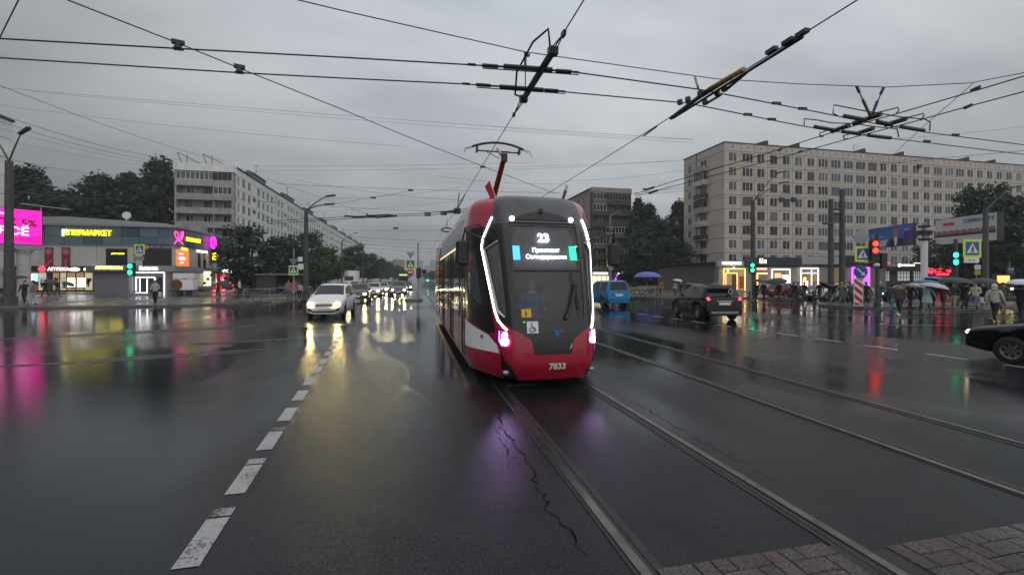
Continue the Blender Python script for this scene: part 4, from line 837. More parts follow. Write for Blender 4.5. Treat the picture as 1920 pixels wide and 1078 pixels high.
PL = [(0,0),(.35,.012),(.60,.045),(.71,.10),(.80,.19),(.92,.40),(1.06,.70),(1.2,1.05),(1.29,1.35),(1.335,1.65),(1.34,1.8)]
SL = [0.0]
for a, b in zip(PL, PL[1:]): SL.append(SL[-1]+math.hypot(b[0]-a[0], b[1]-a[1]))
SE = SL[-1]
RW = [(.18,.95,.10),(.30,.985,.05),(.45,1,.0),(.9,1,.02),(1.25,1,.09),(2.0,1,.30),(2.6,1,.50),(2.95,.985,.64),(3.2,.955,.80)]
RF = [(3.40,3.39,.93,.94),(3.60,3.53,.86,1.10),(3.90,3.62,.66,1.36),(4.30,3.66,.30,1.66),(4.60,3.67,.0,1.75)]
ROWS = [(z, z, w, n) for z, w, n in RW]+RF
def lerp_tab(tab, x, k):
    if x <= tab[0][0]: return tab[0][k]
    for a, b in zip(tab, tab[1:]):
        if x <= b[0]: f = (x-a[0])/(b[0]-a[0]); return a[k]+(b[k]-a[k])*f
    return tab[-1][k]
def smooth_tab(tab, x, k):
    # Catmull-Rom through the table so that the nose has no facets
    xs = [r[0] for r in tab]; n = len(tab)
    if x <= xs[0]: return tab[0][k]
    if x >= xs[-1]: return tab[-1][k]
    i = max(j for j in range(n-1) if xs[j] <= x)
    x0, x1 = xs[i], xs[i+1]; p0, p1 = tab[i][k], tab[i+1][k]
    def slope(j):
        if j == 0: return (tab[1][k]-tab[0][k])/(xs[1]-xs[0])
        if j == n-1: return (tab[-1][k]-tab[-2][k])/(xs[-1]-xs[-2])
        return (tab[j+1][k]-tab[j-1][k])/(xs[j+1]-xs[j-1])
    h = x1-x0; t = (x-x0)/h; m0, m1 = slope(i)*h, slope(i+1)*h
    return (2*t**3-3*t*t+1)*p0+(t**3-2*t*t+t)*m0+(-2*t**3+3*t*t)*p1+(t**3-t*t)*m1
PT = [(s, p[0], p[1]) for s, p in zip(SL, PL)]
def tmap(s, q):
    sg = 1 if s >= 0 else -1; s = abs(s)
    if s <= SE: xp, yp = smooth_tab(PT, s, 1), smooth_tab(PT, s, 2)
    else: xp, yp = 1.34, 1.8+s-SE
    z = smooth_tab(ROWS, q, 1); w = smooth_tab(ROWS, q, 2); n = smooth_tab(ROWS, q, 3)
    k = max(0.0, 1-yp/1.8)
    return Vector((sg*xp*w, yp+n*k, z))
def tnorm(s, q):
    e = .01; a = tmap(s+e, q)-tmap(s-e, q); b = tmap(s, q+e)-tmap(s, q-e); n = a.cross(b); return n.normalized() if n.length > 1e-9 else Vector((0,0,1))
SIDE_END = SE+12.3; JOINT0, JOINT1 = SE+8.6, SE+9.3
REG = [ # name, polygon in (|s|, q), material, inset ; first match wins
 ('windscreen', [(-.1,1.24),(.63,1.24),(.665,2.0),(.67,2.93),(-.1,2.95)], M_TWIND, .012),
 ('quarter_window', [(.83,1.30),(1.02,1.42),(1.36,2.50),(.93,2.62)], M_TQG, .012),
 ('cab_window', [(1.36,1.52),(2.26,1.30),(2.32,2.45),(1.66,2.52)], M_TSIDE, .010),
 ('side_panel', [(1.02,.63),(1.08,.76),(1.35,.92),(2.42,1.14),(2.42,.60)], M_TWHT, -.012),
 ('fog_light_pocket', [(.62,.16),(.95,.16),(1.0,.60),(.97,.62),(.72,.38)], M_BLACK, .03),
 ('roof_front', [(-.1,2.985),(1.10,2.985),(1.10,3.3),(1.12,4.7),(-.1,4.7)], mat('tram_roof_front', (.048,.048,.051), .36, coat=.1), 0),
 ('front_mask', [(-.1,.63),(.34,.63),(.39,.88),(.60,1.02),(.80,1.10),(1.04,1.20),(1.12,1.34),(1.52,2.56),(1.30,2.9),(1.12,3.13),(1.10,3.3),(1.12,4.7),(-.1,4.7)], M_TBLK, 0),
 ('cab_side_mask', [(1.14,1.00),(1.35,.94),(2.42,1.16),(2.42,2.95),(1.36,2.95),(1.53,2.58)], M_TBLK, 0),
 ('front_door', [(2.46,.34),(3.20,.34),(3.20,2.66),(2.46,2.66)], M_TSIDE, .02),
 ('door', [(5.0,.34),(6.35,.34),(6.35,2.66),(5.0,2.66)], M_TSIDE, .02),
 ('door', [(8.4,.34),(9.75,.34),(9.75,2.66),(8.4,2.66)], M_TSIDE, .02),
 ('side_window', [(3.3,1.08),(4.9,1.08),(4.9,2.62),(3.3,2.62)], M_TSIDE, .01),
 ('side_window', [(6.45,1.08),(8.3,1.08),(8.3,2.62),(6.45,2.62)], M_TSIDE, .01),
 ('side_window', [(9.85,1.08),(11.0,1.08),(11.0,2.62),(9.85,2.62)], M_TSIDE, .01),
 ('side_window', [(12.0,1.08),(13.6,1.08),(13.6,2.62),(12.0,2.62)], M_TSIDE, .01),
 ('upper_band', [(3.2,2.72),(JOINT0,2.72),(JOINT0,3.3),(3.2,3.3)], M_TGRY, 0),
 ('joint_bellows', [(JOINT0,.3),(JOINT1,.3),(JOINT1,4.7),(JOINT0,4.7)], M_BLACK, .08),
 ('roof_panel', [(1.12,3.75),(JOINT0,3.75),(JOINT0,4.7),(1.12,4.7)], M_TROOF, 0),
 ('roof_panel', [(JOINT1,3.75),(SIDE_END+1,3.75),(SIDE_END+1,4.7),(JOINT1,4.7)], M_TROOF, 0),
]
def pin(poly, x, y):
    c = False; n = len(poly)
    for i in range(n):
        x0, y0 = poly[i]; x1, y1 = poly[(i+1) % n]
        if (y0 > y) != (y1 > y) and x < (x1-x0)*(y-y0)/(y1-y0)+x0: c = not c
    return c
def tram_shell():
    bm = bmesh.new(); ss = [0.0]
    while ss[-1] < SE-1e-6: ss.append(min(SE, ss[-1]+.055))
    while ss[-1] < SIDE_END-1e-6: ss.append(min(SIDE_END, ss[-1]+.6))
    qs = [.18,.24,.30,.37]+[.45+.0625*k for k in range(45)]+[3.3,3.4,3.5,3.6,3.7,3.8,3.95,4.1,4.3,4.45,4.6]
    qs = sorted(set(round(q, 4) for q in qs))
    G = [[bm.verts.new((s, q, 0)) for q in qs] for s in ss]
    for i in range(len(ss)-1):
        for j in range(len(qs)-1): bm.faces.new((G[i][j], G[i+1][j], G[i+1][j+1], G[i][j+1]))
    for name, poly, m, ins in REG:
        for i in range(len(poly)):
            a = poly[i]; b = poly[(i+1) % len(poly)]
            lo = (min(a[0], b[0])-1e-4, min(a[1], b[1])-1e-4); hi = (max(a[0], b[0])+1e-4, max(a[1], b[1])+1e-4)
            fs = [f for f in bm.faces if max(v.co.x for v in f.verts) >= lo[0] and min(v.co.x for v in f.verts) <= hi[0] and max(v.co.y for v in f.verts) >= lo[1] and min(v.co.y for v in f.verts) <= hi[1]]
            if not fs: continue
            ge = set(fs)
            for f in fs: ge.update(f.edges); ge.update(f.verts)
            nx, ny = -(b[1]-a[1]), b[0]-a[0]
            bmesh.ops.bisect_plane(bm, geom=list(ge), dist=1e-5, plane_co=(a[0], a[1], 0), plane_no=(nx, ny, 0))
    groups = {}
    for f in bm.faces:
        c = f.calc_center_median(); key = -1
        for k, (name, poly, m, ins) in enumerate(REG):
            if pin(poly, c.x, c.y): key = k; break
        groups.setdefault(key, []).append([(v.co.x, v.co.y) for v in f.verts])
    bm.free()
    both = {'windscreen', 'front_mask', 'roof_front'}
    def emit(name, m, polys, ins, signs, smooth=True):
        b = MB(); idx = {}
        for sg in signs:
            for P in polys:
                ids = []
                for (s, q) in (P if sg > 0 else P[::-1]):
                    key = (round(sg*s if s > 1e-6 else 0, 4), round(q, 4))
                    if key not in idx:
                        p = tmap(sg*max(s, 0), q)
                        if ins: p = p-tnorm(sg*max(s, .02), q)*ins
                        idx[key] = b.add([p])
                    ids.append(idx[key])
                ids2 = [v for k, v in enumerate(ids) if v != ids[k-1]]
                if len(ids2) > 2: b.face(ids2)
        return b.build(name, m, tram, smooth)
    emit('body', M_TRED, groups.pop(-1, []), 0, (1, -1))
    for k, polys in groups.items():
        name, poly, m, ins = REG[k]
        if name in both or name == 'roof_panel': emit(name, m, polys, ins, (1, -1))
        else: emit(name, m, polys, ins, (1,)); emit(name, m, polys, ins, (-1,))
tram_shell()
def sq(s, q, off=0.0): return tmap(s, q)+tnorm(s, q)*off
def strip(name, pts, w, m, off=.02, sub=6):
    for sg in (-1, 1):
        P = []
        for a, b in zip(pts, pts[1:]):
            for k in range(sub): P.append((a[0]+(b[0]-a[0])*k/sub, a[1]+(b[1]-a[1])*k/sub))
        P.append(pts[-1]); MB().tube([sq(sg*s, q, off) for s, q in P], w, 6).build(name, m, tram, True)
strip('light_strip', [(1.13,3.12),(1.28,2.93),(1.46,2.72),(1.52,2.55),(1.42,2.25),(1.13,1.36),(1.05,1.21),(.92,1.11),(.82,1.05)], .017, M_TLED, .012)
strip('quarter_window_edge', [(.86,1.27),(1.04,1.38),(1.40,2.50),(.95,2.64)], .020, mat('quarter_trim', (.5,.5,.46), .3), .008)
for sg in (-1, 1):
    # headlamp cluster
    b = MB(); pl = [(.80,1.02),(.96,1.02),(.98,.84),(.92,.78),(.80,.80)]
    for dk in (0,): b.prism([(0,0)]*0 or [(0,0),(1e-3,0),(1e-3,1e-3)], (0,0,-5), (1,0,0), (0,1,0), (0,0,1), .001) if 0 else None
    hb = MB(); pts = [sq(sg*s, q, .012) for s, q in pl]; hb.poly(pts if sg > 0 else pts[::-1]); hl = hb.build('headlight', mat('headlight_housing', (.25,.22,.27), .15, .5), tram)
    for (s, q, r_, m) in ((.87, .955, .045, M_TLEDW), (.87, .845, .075, M_TLEDW)):
        c = sq(sg*s, q, .015); n = tnorm(sg*s, q); ax = n.cross(Vector((0,0,1))).normalized(); MB().disc(c, ax, n.cross(ax), n, r_, .02, 14).build('lamp', m, hl)
    c = [sq(sg*s, q, .03) for s, q in ((.99,1.02),(1.0,.85),(.93,.775),(.80,.785))]; MB().tube(c, .014, 6).build('lamp_edge', M_TLEDV, hl)
    # high white lamps beside the dark visor
    c = sq(sg*.60, 3.07, .0); MB().disc(c, (1,0,0), (0,.25,.97), (0,-1,.2), .045, .03, 14).build('marker_lamp', emis('marker_white', (1,.98,.95), 12), tram)
    # fog lamp
    c = sq(sg*.86, .30, .0); MB().ico(c, (.07,.05,.05)).build('fog_lamp', mat('fog_glass', (.3,.32,.34), .1, .4), tram)
    # mirrors on arms
    mc = Vector((sg*1.50, .78, 2.42)); mi = MB().box(mc, (.24, .13, .46)).build('mirror', M_BLACK, tram)
    mi.modifiers.new('bevel', 'BEVEL').width = .04
    a0 = sq(sg*1.30, 2.92, .0); MB().tube([a0, a0+Vector((sg*.25,-.18,.04)), Vector((sg*1.46,.68,2.86)), Vector((sg*1.50,.78,2.64))], .018, 6).build('arm', M_BLACK, mi)
    a0 = sq(sg*1.42, 2.7, .0); MB().tube([a0, Vector((sg*1.46,.68,2.80))], .014, 6).build('brace', M_BLACK, mi)
    # gold trim under the side doors, light line above the windows
    MB().b2((sg*1.335, 2.3, .33), (sg*1.352, 9.8, .345)).build('side_trim', M_GOLD, tram)
    MB().b2((sg*1.325, 2.35, 2.672), (sg*1.350, 10.3, 2.71)).build('window_light_line', emis('line_gold', (1,.82,.4), .9), tram)
    for yy in (1.86+SE*0, 2.95, 4.9, 5.58, 6.3, 8.35, 8.98, 9.7): MB().b2((sg*1.325, yy-.02, .36), (sg*1.345, yy+.02, 2.66)).build('door_post', M_TBLK, tram)
    MB().b2((sg*1.10, 2.2, 3.40), (sg*1.22, 10, 3.50)).build('roof_edge', M_TWHT, tram)
# underside and tail
MB().b2((-1.05, 1.9, .12), (1.15, SIDE_END-SE+1.6, .34)).build('underframe', M_BLACK, tram)
MB().b2((-1.28, SIDE_END-SE+1.75, .25), (1.28, SIDE_END-SE+1.8, 3.4)).build('rear_wall', M_TRED, tram)
for yy in (2.4, 4.2, 11.5, 13.0):
    for sg in (-1, 1): MB().disc((sg*.82-.05, yy, .33), (0,1,0), (0,0,1), (1,0,0), .33, .1, 18).build('wheel', M_DARK, tram)
# cab inside
MB().b2((-1.2, 2.3, .5), (1.2, 2.36, 3.1)).build('cab_wall', mat('cab_grey', (.20,.20,.20), .7), tram)
MB().b2((-1.15, .8, .85), (1.15, 2.3, .9)).build('cab_floor', mat('cab_floor', (.08,.08,.08), .8), tram)
MB().b2((-.6, .55, .9), (.6, 1.0, 1.18)).build('dashboard', mat('dash', (.03,.03,.03), .6), tram)
MB().b2((-.30, 1.55, .9), (.26, 1.67, 1.75)).b2((-.30, 1.10, .9), (.26, 1.55, 1.08)).build('driver_seat', mat('seat_dark', (.04,.04,.05), .8), tram)
# destination display behind the glass
tilt = Vector((0, .33, 1)).normalized(); fwd = Vector((1,0,0)).cross(tilt)
def dpos(x, z, back=.05): n = smooth_tab(ROWS, z, 3); return Vector((x, n+back+.02*abs(x), z))
b = MB(); P = [dpos(-.60,2.14,.10), dpos(.60,2.14,.10), dpos(.60,2.70,.10), dpos(.48,2.90,.10), dpos(-.48,2.90,.10), dpos(-.60,2.70,.10)]; b.poly(P); b.poly([p+Vector((0,.05,0)) for p in P][::-1]); DS = b.build('destination_display', mat('display_body', (.09,.09,.095), .5), tram)
M_DTXT = emis('display_white', (.85,.92,1.0), 5.0)
text('route_number', '23', .235, M_DTXT, DS, dpos(.0, 2.70, .07), (1,0,0), tilt, .004, bold=.008)
text('destination_text', 'Проспект', .115, M_DTXT, DS, dpos(.02, 2.47, .07), (1,0,0), tilt, .004, bold=.0)
text('destination_text', 'Солидарности', .112, M_DTXT, DS, dpos(.02, 2.345, .07), (1,0,0), tilt, .004, bold=.0)
for x, m in ((-.545, emis('display_blue', (.03,.28,1.0), 3.6)), (.545, emis('display_green', (.0,1.0,.32), 2.8))):
    MB().poly([dpos(x-.06,2.30,.06), dpos(x+.06,2.30,.06), dpos(x+.06,2.56,.06), dpos(x-.06,2.56,.06)]) ; b = MB(); b.poly([dpos(x-.065,2.29,.06), dpos(x+.065,2.29,.06), dpos(x+.065,2.55,.06), dpos(x-.065,2.55,.06)]); b.build('colour_lamp', m, DS)
# visor, number, stickers, badge, wiper
b = MB(); rows = [[(-.58+1.16*k/12) for k in range(13)]]
top = [sq(x, 3.05+.17*(1-(x/.6)**2)+.0, .012) for x in rows[0]]; bot = [sq(x, 3.045, .012) for x in rows[0]]
i0 = b.add(top); i1 = b.add(bot)
for k in range(12): b.face((i1+k, i1+k+1, i0+k+1, i0+k))
b.build('visor', mat('visor_black', (.006,.006,.006), .5), tram)
MB().tube([sq(-.66+1.32*k/12, 2.985, .006) for k in range(13)], .012, 6).build('visor_seam', M_BLACK, tram)
MB().tube([sq(-.64+1.28*k/12, 2.09, .0) for k in range(13)], .010, 6).build('windscreen_bar', M_BLACK, tram)
MB().box(sq(.0, 3.22, .03), (.07,.06,.08)).build('roof_camera', M_BLACK, tram)
up1 = (tmap(0, .5)-tmap(0, .3)).normalized()
text('fleet_number', '7833', .155, mat('number_white', (.8,.8,.8), .4), tram, sq(.07, .42, .012), (1,0,0), up1, .003, bold=.004)
def plate(name, s0, q0, s1, q1, m, off, parent=tram): b = MB(); b.poly([sq(s0,q0,off), sq(s1,q0,off), sq(s1,q1,off), sq(s0,q1,off)]); return b.build(name, m, parent)
st = plate('wheelchair_sticker', -.46, 1.0, -.26, 1.2, mat('sticker_white', (.7,.72,.75), .4), .01)
c = sq(-.36, 1.1, .016); ux = Vector((1,.03,0)); uz = Vector((0,.2,1)).normalized(); b = MB()
ring = [c+ux*(.045*math.cos(a_)-.01)+uz*(.045*math.sin(a_)-.03) for a_ in [math.radians(d) for d in range(-210, 61, 30)]]
b.tube(ring, .007, 5); b.tube([c+ux*-.015+uz*.05, c+ux*-.012+uz*-.01, c+ux*.035+uz*-.012, c+ux*.055+uz*-.07], .009, 5); b.ico(c+ux*-.015+uz*.072, .013); b.build('wheelchair_symbol', M_BLUE, st)
plate('yellow_sticker', -.54, 1.27, -.37, 1.41, mat('sticker_yellow', (.75,.45,.01), .5), .008); plate('yellow_sticker_mark', -.475, 1.29, -.45, 1.38, M_BLACK, .012)
MB().ico(sq(-.505, 1.19, .012), .018).build('green_mark', emis('mark_green', (.05,.6,.25), 1.0), tram)
c = sq(.07, 1.0, .012); b = MB(); b.prism([(-.09,.05),(0,-.08),(.07,.0),(.09,.045),(.03,.06)], c, (1,0,0), (0,.1,1), (0,-1,0), .01); b.build('badge', mat('badge_blue', (.02,.10,.30), .3), tram)
MB().prism([(.05,.055),(.085,-.01),(.105,.05)], c+Vector((0,-.012,0)), (1,0,0), (0,.1,1), (0,-1,0), .01).build('badge_mark', M_RED, tram)
MB().tube([sq(.24, 1.22, .03), sq(.36, 1.45, .05), sq(.47, 1.80, .05)], [.04,.034,.03], 6).tube([sq(.43, 2.06, .04), sq(.47, 1.80, .05)], .014, 6).tube([sq(.47, 1.80, .05), sq(.53, 1.38, .035)], .018, 6).ico(sq(.47,1.80,.05), .045).build('wiper', M_BLACK, tram)
MB().tube([sq(.30,.72,.015), sq(.33,.76,.02), sq(.335,.80,.015)], .008, 5).build('coupler_hook', M_WHITE, tram)
# pantograph
pg = MB().b2((-.4, 6.9, 3.6), (.4, 7.9, 3.72)).build('pantograph', M_DARK, tram)
M_PRED = mat('panto_red', (.30, .03, .02), .4)
ky, kz = 4.75, 5.32; hy, hz = 6.0, 6.12; hx = .17
MB().tube([(0, 7.3, 3.7), (.10, ky, kz)], [.10, .075], 8).build('lower_arm', M_PRED, pg)
MB().box((.10, ky, kz), (.16, .14, .22)).build('knee', M_BLACK, pg)
MB().tube([(.10, ky, kz), (.06, ky+.35, kz+.22), (hx-.05, hy-.1, hz-.22)], [.05, .045, .035], 8).build('upper_arm', mat('panto_pale', (.42,.16,.12), .4), pg)
MB().tube([(-.02, ky+.1, kz), (hx-.35, hy, hz-.30)], .012, 5).build('guide_rod', M_DARK, pg)
hd = MB().tube([(hx-.8+1.6*k/14, hy, hz-.16*((k-7)/7)**2) for k in range(15)], .035, 8).build('collector_head', M_BLACK, pg)
MB().tube([(hx-.68, hy+.12, hz-.24), (hx+.68, hy+.12, hz-.24)], .022, 6).tube([(hx-.45, hy, hz-.28), (hx-.05, hy-.1, hz-.30), (hx+.35, hy, hz-.26)], .02, 6).build('head_frame', M_BLACK, hd)
for sg in (-1, 1):
    MB().tube([(hx+sg*.78, hy, hz-.15), (hx+sg*1.0, hy, hz-.22), (hx+sg*1.06, hy, hz-.36)], .010, 5).tube([(hx+sg*.72, hy+.1, hz-.14), (hx+sg*.98, hy+.1, hz-.22)], .008, 5).build('end_horn', M_BLACK, hd)
    MB().box((hx+sg*.66, hy, hz-.24), (.05, .2, .16)).build('spring_box', M_BLACK, hd)
# flags on the front of the roof
for x, px_, m in ((-.62, -.14, mat('flag_red', (.5,.02,.04), .7)), (.66, .10, None)):
    r0 = Vector((x, 1.75, 3.42)); r1 = r0+Vector((px_*1.6, -.1, .55)); fl = MB().tube([r0, r1], .010, 6).build('flag_pole', M_WHITE, tram)
    d = (r1-r0).normalized(); w_ = Vector((-.13 if x < 0 else .07, .03, -.03))
    if m:
        b = MB(); b.poly([r1, r1-d*.36, r1-d*.36+w_*.55+Vector((0,0,-.08)), r1-d*.1+w_]); b.poly([r1+Vector((0,.01,0)), r1-d*.1+w_+Vector((0,.01,0)), r1-d*.36+w_*.55+Vector((0,.01,-.08)), r1-d*.36+Vector((0,.01,0))]); b.build('flag_cloth', m, fl)
    else:
        for k, mm in enumerate((M_WHITE, M_BLUE, M_RED)):
            a_ = r1-d*.12*k; c_ = r1-d*.12*(k+1); b = MB(); b.poly([a_, c_, c_+w_, a_+w_]); b.poly([p+Vector((0,.01,0)) for p in (a_+w_, c_+w_, c_, a_)]); b.build('flag_cloth', mm, fl)
# ================================================================== cars
def interp(tab, x):
    if x <= tab[0][0]: return tab[0][1]
    for a, b in zip(tab, tab[1:]):
        if x <= b[0]: f = (x-a[0])/(b[0]-a[0]); f = f*f*(3-2*f) if False else f; return a[1]+(b[1]-a[1])*f
    return tab[-1][1]
STY = {
 # len, width, wheelbase start (front axle), rear axle, wheel radius, top profile (hood/roof line), belt line, windscreen span, roof span, rear glass span
 'minivan': dict(L=4.3, W=1.74, ax=(.78, 3.45), r=.31, top=[(0,.62),(.08,.80),(.25,.92),(.95,1.08),(1.15,1.13),(1.95,1.58),(2.4,1.66),(3.4,1.65),(3.95,1.55),(4.2,1.12),(4.3,.7)], belt=[(0,.60),(.1,.76),(.9,.98),(3.9,1.06),(4.3,.70)], ws=(1.15,1.95), sg=(1.25,4.0), rw=(3.97,4.2), pil=(2.2,3.15)),
 'sedan':   dict(L=4.5, W=1.76, ax=(.86, 3.5), r=.31, top=[(0,.55),(.06,.72),(.3,.80),(1.15,.95),(1.35,1.0),(2.05,1.38),(2.4,1.45),(3.1,1.43),(3.75,1.08),(4.35,1.02),(4.46,.9),(4.5,.6)], belt=[(0,.52),(.08,.68),(1.2,.88),(3.6,.95),(4.4,.92),(4.5,.58)], ws=(1.33,2.1), sg=(1.5,3.6), rw=(3.1,3.72), pil=(2.35,3.1)),
 'suv':     dict(L=4.25, W=1.78, ax=(.82, 3.35), r=.35, top=[(0,.65),(.06,.86),(.25,.95),(1.1,1.08),(1.25,1.12),(1.95,1.54),(2.3,1.62),(3.5,1.62),(3.80,1.57),(4.13,1.13),(4.20,1.07),(4.243,.82),(4.25,.5)], belt=[(0,.62),(.08,.80),(1.1,1.0),(3.8,1.08),(4.19,1.04),(4.243,.80),(4.25,.48)], ws=(1.25,1.95), sg=(1.3,3.75), rw=(3.82,4.14), pil=(2.2,3.05)),
 'van':     dict(L=4.35, W=1.80, ax=(.80, 3.5), r=.31, top=[(0,.62),(.06,.80),(.25,.92),(.85,1.08),(1.0,1.12),(1.75,1.66),(2.2,1.78),(3.9,1.79),(4.2,1.72),(4.32,1.15),(4.35,.62)], belt=[(0,.60),(.08,.76),(.9,1.0),(4.1,1.08),(4.32,1.05),(4.35,.60)], ws=(1.0,1.8), sg=(1.1,4.05), rw=(4.2,4.32), pil=(1.95,3.1)),
 'hatch':   dict(L=4.0, W=1.70, ax=(.76, 3.25), r=.30, top=[(0,.58),(.06,.74),(.3,.84),(.95,.98),(1.15,1.02),(1.85,1.42),(2.2,1.49),(3.1,1.46),(3.55,1.36),(3.88,.98),(3.97,.86),(4.0,.58)], belt=[(0,.55),(.08,.7),(1.1,.90),(3.6,1.0),(3.95,.86),(4.0,.56)], ws=(1.13,1.88), sg=(1.25,3.5), rw=(3.57,3.86), pil=(2.05,2.8)),
}
def car_meshes(style):
    if style in CACHE: return CACHE[style]
    d = STY[style]; L, Wd = d['L'], d['W']; hw = Wd/2; ys = []; y = 0.0
    while y < L: ys.append(y); y += .045
    ys += [L]+[p[0] for p in d['top'] if 0 < p[0] < L]+list(d['ws'])+list(d['rw'])+list(d['sg']); ys = sorted(set(round(v, 3) for v in ys))
    def plan(y): # plan taper at the two ends
        e = min(y/.55, 1); e2 = min((L-y)/.5, 1); return (1-.13*(1-e)**2)*(1-.10*(1-e2)**2)
    def bottom(y):
        z = .22+.06*max(0, 1-y/.4)+.06*max(0, 1-(L-y)/.4)
        for a in d['ax']:
            R = d['r']+.055
            if abs(y-a) < R: z = max(z, d['r']+math.sqrt(max(0, R*R-(y-a)**2)))
        return z
    secs = []
    for y in ys:
        p = plan(y); zb = bottom(y); zt = interp(d['top'], y); zl = min(interp(d['belt'], y), zt-.02); cab = max(0, min(1, (zt-zl)/.5))
        wr = hw*p*(1-.20*cab)-.02; wl = hw*p*.985; zb_ = min(zb, zl-.05); zm = max((zb_+zl)/2, zb_+.02)
        zcap = zt-.03-.05*cab
        secs.append([(0, zb_), (hw*p*.86, zb_), (hw*p*.975, zb_+.03*(1 if zb_ < .35 else .3)), (hw*p, min(zm+.05, zl-.02)), (hw*p*.995, zl-.03), (wl, zl), (wr, max(zcap, zl+.005)), (wr*.90, zt-.006), (wr*.5, zt+.014), (0, zt+.02)])
    G = {'body': MB(), 'windscreen': MB(), 'rear_window': MB(), 'side_windows': [MB(), MB()]}
    ns = len(secs[0])
    def addq(mb, P): mb.poly(P)
    for i in range(len(ys)-1):
        ym = (ys[i]+ys[i+1])/2; A, B = secs[i], secs[i+1]
        for j in range(ns-1):
            key = 'body'
            if j == 5:
                if d['sg'][0] <= ym <= d['sg'][1] and all(abs(ym-q) > .045 for q in d['pil']) and (A[6][1]-A[5][1]) > .1: key = 'side'
            if j >= 7 or (j == 6):
                if d['ws'][0] <= ym <= d['ws'][1] and j >= 7: key = 'windscreen'
                elif d['rw'][0] <= ym <= d['rw'][1] and j >= 7: key = 'rear_window'
            for sg in (1, -1):
                P = [(sg*A[j][0], ys[i], A[j][1]), (sg*B[j][0], ys[i+1], B[j][1]), (sg*B[j+1][0], ys[i+1], B[j+1][1]), (sg*A[j+1][0], ys[i], A[j+1][1])]
                if sg < 0: P = P[::-1]
                if key == 'side': addq(G['side_windows'][0 if sg < 0 else 1], P)
                else: addq(G[key], P)
    for k, e in ((0, -1), (-1, 1)):
        ring = [(x, ys[k], z) for x, z in secs[k]]+[(-x, ys[k], z) for x, z in secs[k][::-1][1:-1]]
        G['body'].poly(ring if e < 0 else ring[::-1])
    CACHE[style] = (G, ys, secs, d); return CACHE[style]
def merge(mb):
    idx = {}; v = []; f = []
    for fc in mb.f:
        ids = []
        for k in fc:
            key = tuple(round(c, 4) for c in mb.v[k])
            if key not in idx: idx[key] = len(v); v.append(key)
            ids.append(idx[key])
        ids = [a for n, a in enumerate(ids) if a != ids[n-1]]
        if len(ids) > 2: f.append(ids)
    o = MB(); o.v = v; o.f = [tuple(x) for x in f]; o.m = [0]*len(f); return o
def wheel(parent, c, r, sg):
    w = MB(); n = 24; prof = [(r*.62, -.085), (r*.97, -.095), (r, -.06), (r, .06), (r*.97, .095), (r*.62, .085)]
    rings = [w.add([(c[0]+sg*px_, c[1]+pr*math.cos(2*PI*k/n), c[2]+pr*math.sin(2*PI*k/n)) for k in range(n)]) for pr, px_ in prof]
    for a, b in zip(rings, rings[1:]):
        for k in range(n): w.face((a+k, a+(k+1) % n, b+(k+1) % n, b+k))
    W_ = w.build('wheel', M_TYRE, parent, True)
    q = MB(); q.disc((c[0]+sg*.03, c[1], c[2]), (0,1,0), (0,0,1), (sg,0,0), r*.63, .01, 20); q.build('rim_back', M_DARK, W_)
    q = MB()
    for k in range(7):
        a = 2*PI*k/7; e = Vector((0, math.cos(a), math.sin(a))); f = Vector((0, -math.sin(a), math.cos(a))); o_ = Vector(c)+Vector((sg*.045,0,0)); i = q.add([o_+f*.02, o_-f*.02, o_+e*r*.6-f*.035, o_+e*r*.6+f*.035]); q.face((i, i+1, i+2, i+3))
    q.tube([Vector(c)+Vector((sg*.05, r*.6*math.cos(2*PI*k/20), r*.6*math.sin(2*PI*k/20))) for k in range(21)], .018, 5); q.build('rim', M_RIM, W_)
def paint(name, col, rough=.25): return mat('paint_'+name, col, rough, coat=.2, var=.03, spec=.25)
